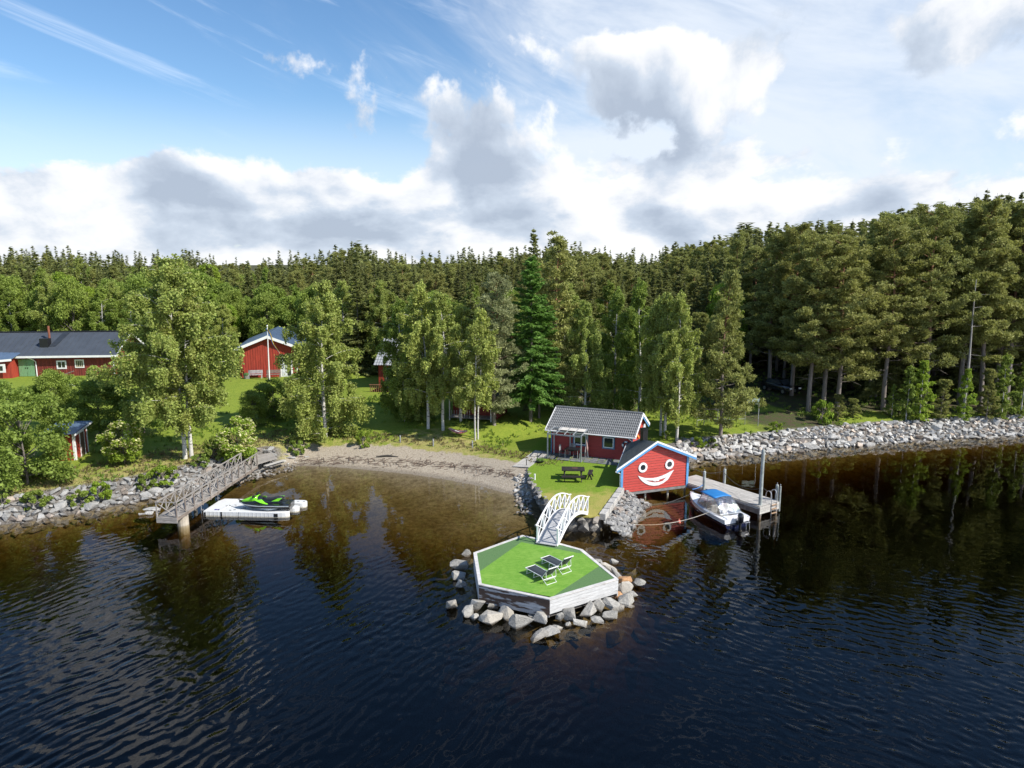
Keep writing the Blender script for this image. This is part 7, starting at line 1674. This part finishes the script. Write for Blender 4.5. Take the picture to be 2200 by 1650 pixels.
print('wood', cnt, 'far', len(farpts))
# ---- everything farther back is one mass
lows = make_spruce(60, 17, 2.1, 700, .05, size=3.0, power=1.0); lowp = make_pine(61, 18, 3.0, 700, .35, 26, size=3.4, lowdead=False)
def joined(name, pts, src, natH, mat):
    n0 = len(src.vertices); v = np.empty(n0 * 3); src.vertices.foreach_get('co', v); v = v.reshape(-1, 3); out = []
    for (X, Y, zg, H, kd) in pts:
        a = random.uniform(0, 6.28); s = H / natH; w_ = s * random.uniform(.9, 1.6); q = np.stack([(v[:, 0] * math.cos(a) - v[:, 1] * math.sin(a)) * w_ + X, (v[:, 0] * math.sin(a) + v[:, 1] * math.cos(a)) * w_ + Y, v[:, 2] * s + zg], -1); out.append(q)
    if not out: return
    V_ = np.concatenate(out); n = len(V_) // 4; me = bpy.data.meshes.new(name); me.vertices.add(n * 4); me.vertices.foreach_set('co', V_.ravel()); me.loops.add(n * 4); me.loops.foreach_set('vertex_index', np.arange(n * 4)); me.polygons.add(n)
    me.polygons.foreach_set('loop_start', np.arange(0, n * 4, 4)); me.polygons.foreach_set('loop_total', np.full(n, 4)); me.materials.append(mat); me.update(calc_edges=True)
    o = bpy.data.objects.new(name, me); C.objects.link(o); tag(o, 'far dark conifer forest reading as one mass along the skyline', 'forest', None, 'stuff')
for i in range(420):
    Y = rs.uniform(235, 420); X = rs.uniform(-.82, .82) * Y; px = 1100 + F * X / Y; zg = gz(X, Y); H = min(22, max(8, CAM_H + (HORIZON - skyline(px) - rs.uniform(-18, 10)) * Y / F - zg)); farpts.append((X, Y, zg, H, 's' if rs.random() < .7 else 'p'))
joined('far_forest', farpts[:1500], lows[0], 17, L_spruce)
# ---- undergrowth and grass
def scatter(name, label, cat, n, region, hgt, mat, seed, cond, sz=(.10, .28)):
    rng = np.random.default_rng(seed); xs = rng.uniform(region[0], region[1], n); ys = rng.uniform(region[2], region[3], n); d = sdist(xs, ys); h = height(xs, ys); w = beachw(xs, ys); k = cond(xs, ys, d, w, rng); xs, ys, h = xs[k], ys[k], h[k]
    reps = 7; c = np.repeat(np.stack([xs, ys, h], -1), reps, 0); m_ = len(c); c[:, :2] += rng.normal(size=(m_, 2)) * .10; L_ = rng.uniform(sz[0], sz[1], m_) * hgt; c[:, 2] += L_ * .4
    dd = unit(rng.normal(size=(m_, 3)) * .45 + np.array([0, 0, 1.])); me = quads_mesh(name, c, dd, side_of(dd, rng), L_, L_ * .28 + .015, mat); o = bpy.data.objects.new(name, me); C.objects.link(o); tag(o, label, cat, None, 'stuff')
L_grass = leaf_mat('grass_blades', (0.150, 0.232, 0.033), (0.240, 0.360, 0.045), .35, (.26, .23, .09)); L_dry = leaf_mat('dry_grass', (0.26, 0.21, 0.10), (0.25, 0.2, 0.1), .3, (.12, .15, .03))
scatter('tall_grass', 'tufts of rough green grass on the banks above the shore', 'grass', 16000, (-34, 52, 44, 80), 1.3, L_grass, 1, lambda x, y, d, w, r: (d > 1.9 + 2.6 * w) & (d < 16) & (wob(x, y, .5, 2) + r.normal(size=len(x)) * .35 > .35) & (np.hypot(x - 6.0, y - 57) > 6.4))
scatter('dry_grass', 'dry straw-coloured grass along the top of the left stone bank', 'grass', 9000, (-34, 4, 44, 62), .9, L_dry, 2, lambda x, y, d, w, r: (d > 1.9 + 2.8 * w) & (d < 6.5) & (r.random(len(x)) < .6))
scatter('undergrowth', 'low leafy undergrowth on the ground below the trees', 'undergrowth', 14000, (-60, 62, 58, 104), 1.2, L_decid, 3, lambda x, y, d, w, r: (d > 4) & (((x > 1) & (y > 66)) | (y > 94) | ((x > -6) & (x < 4) & (y > 59) & (y < 64))) & (np.hypot(x - 6.0, y - 57) > 6.4) & (wob(x, y, .4, 5) + r.normal(size=len(x)) * .4 > .25))
# driftwood and reed litter on the beach
rng = random.Random(9); bt = MB()
for i in range(420):
    px = rng.uniform(640, 1110); py = float(np.interp(px, [640, 800, 950, 1110], [992, 992, 1000, 1022])) + rng.gauss(0, 5); p = GP(px, py); a = rng.uniform(-.6, .6) + (0 if rng.random() < .7 else 1.5); L = rng.uniform(.15, .8)
    bt.beam(p + Vector((-math.cos(a) * L / 2, -math.sin(a) * L / 2, .03)), p + Vector((math.cos(a) * L / 2, math.sin(a) * L / 2, .03 + rng.uniform(0, .05))), .02, .02)
tag(bt.build('driftwood', pbr('drift', (.12, .08, .06), .9, .4), fix=False), 'thin line of reddish brown driftwood and reed litter along the beach', 'driftwood', None, 'stuff')
dl = thing('driftwood_log', 'charred dark log lying at the top of the beach', 'log', tuple(GP(832, 984))); m = MB(); m.tube([(-.9, 0, .08), (0, .12, .12), (.9, -.05, .06)], [.05, .08, .04], 6); m.build('trunk', pbr('char', (.05, .045, .04), .9), dl); m = MB(); m.tube([(.1, .1, .1), (.5, .4, .25)], [.035, .01], 5); m.build('branch', pbr('char', (.05, .045, .04), .9), dl)
for px, py, w_, lab in ((625, 985, .5, 'white rock lying flat at the left end of the beach'), (658, 983, .3, 'small white rock on the beach near the landing'), (617, 980, .25, 'little pale rock touching the landing steps')):
    q = GP(px, py); o = bpy.data.objects.new('beach_rock', random.choice(MP)); C.objects.link(o); o.location = q + Vector((0, 0, .04)); o.scale = (w_ * 1.6, w_, w_ * .6); tag(o, lab, 'rock')
for px, py, w_, lab in ((321, 1102, .55, 'white rock in the water at the foot of the gangway end'), (303, 1104, .40, 'smaller white rock left of the gangway end'), (326, 1094, .9, 'flat pale slab in the water behind the gangway end')):
    q = P(px, py, .1); o = bpy.data.objects.new('shore_rock', random.choice(MP)); C.objects.link(o); o.location = q; o.scale = (w_ * 1.3, w_ * .9, w_ * .9 if w_ < .8 else .3); tag(o, lab, 'rock')
# pebbles along the waterline at the landing
hs2 = thing('stone_bank', 'heap of pale stones under the landward end of the gangway', 'stone bank', tuple(P(560, 1015))); acc = []; rs2 = random.Random(8)
for i in range(130):
    t = rs2.random(); px = 505 + 130 * t; py = 1030 - 30 * t + rs2.uniform(-9, 7); p = P(px, py, .1); acc.append((p.x, p.y, max(-.03, gz(p.x, p.y)) + .04, rs2.uniform(.16, .45) * (1.2 - .7 * t)))
place_stones(hs2, acc, MP)
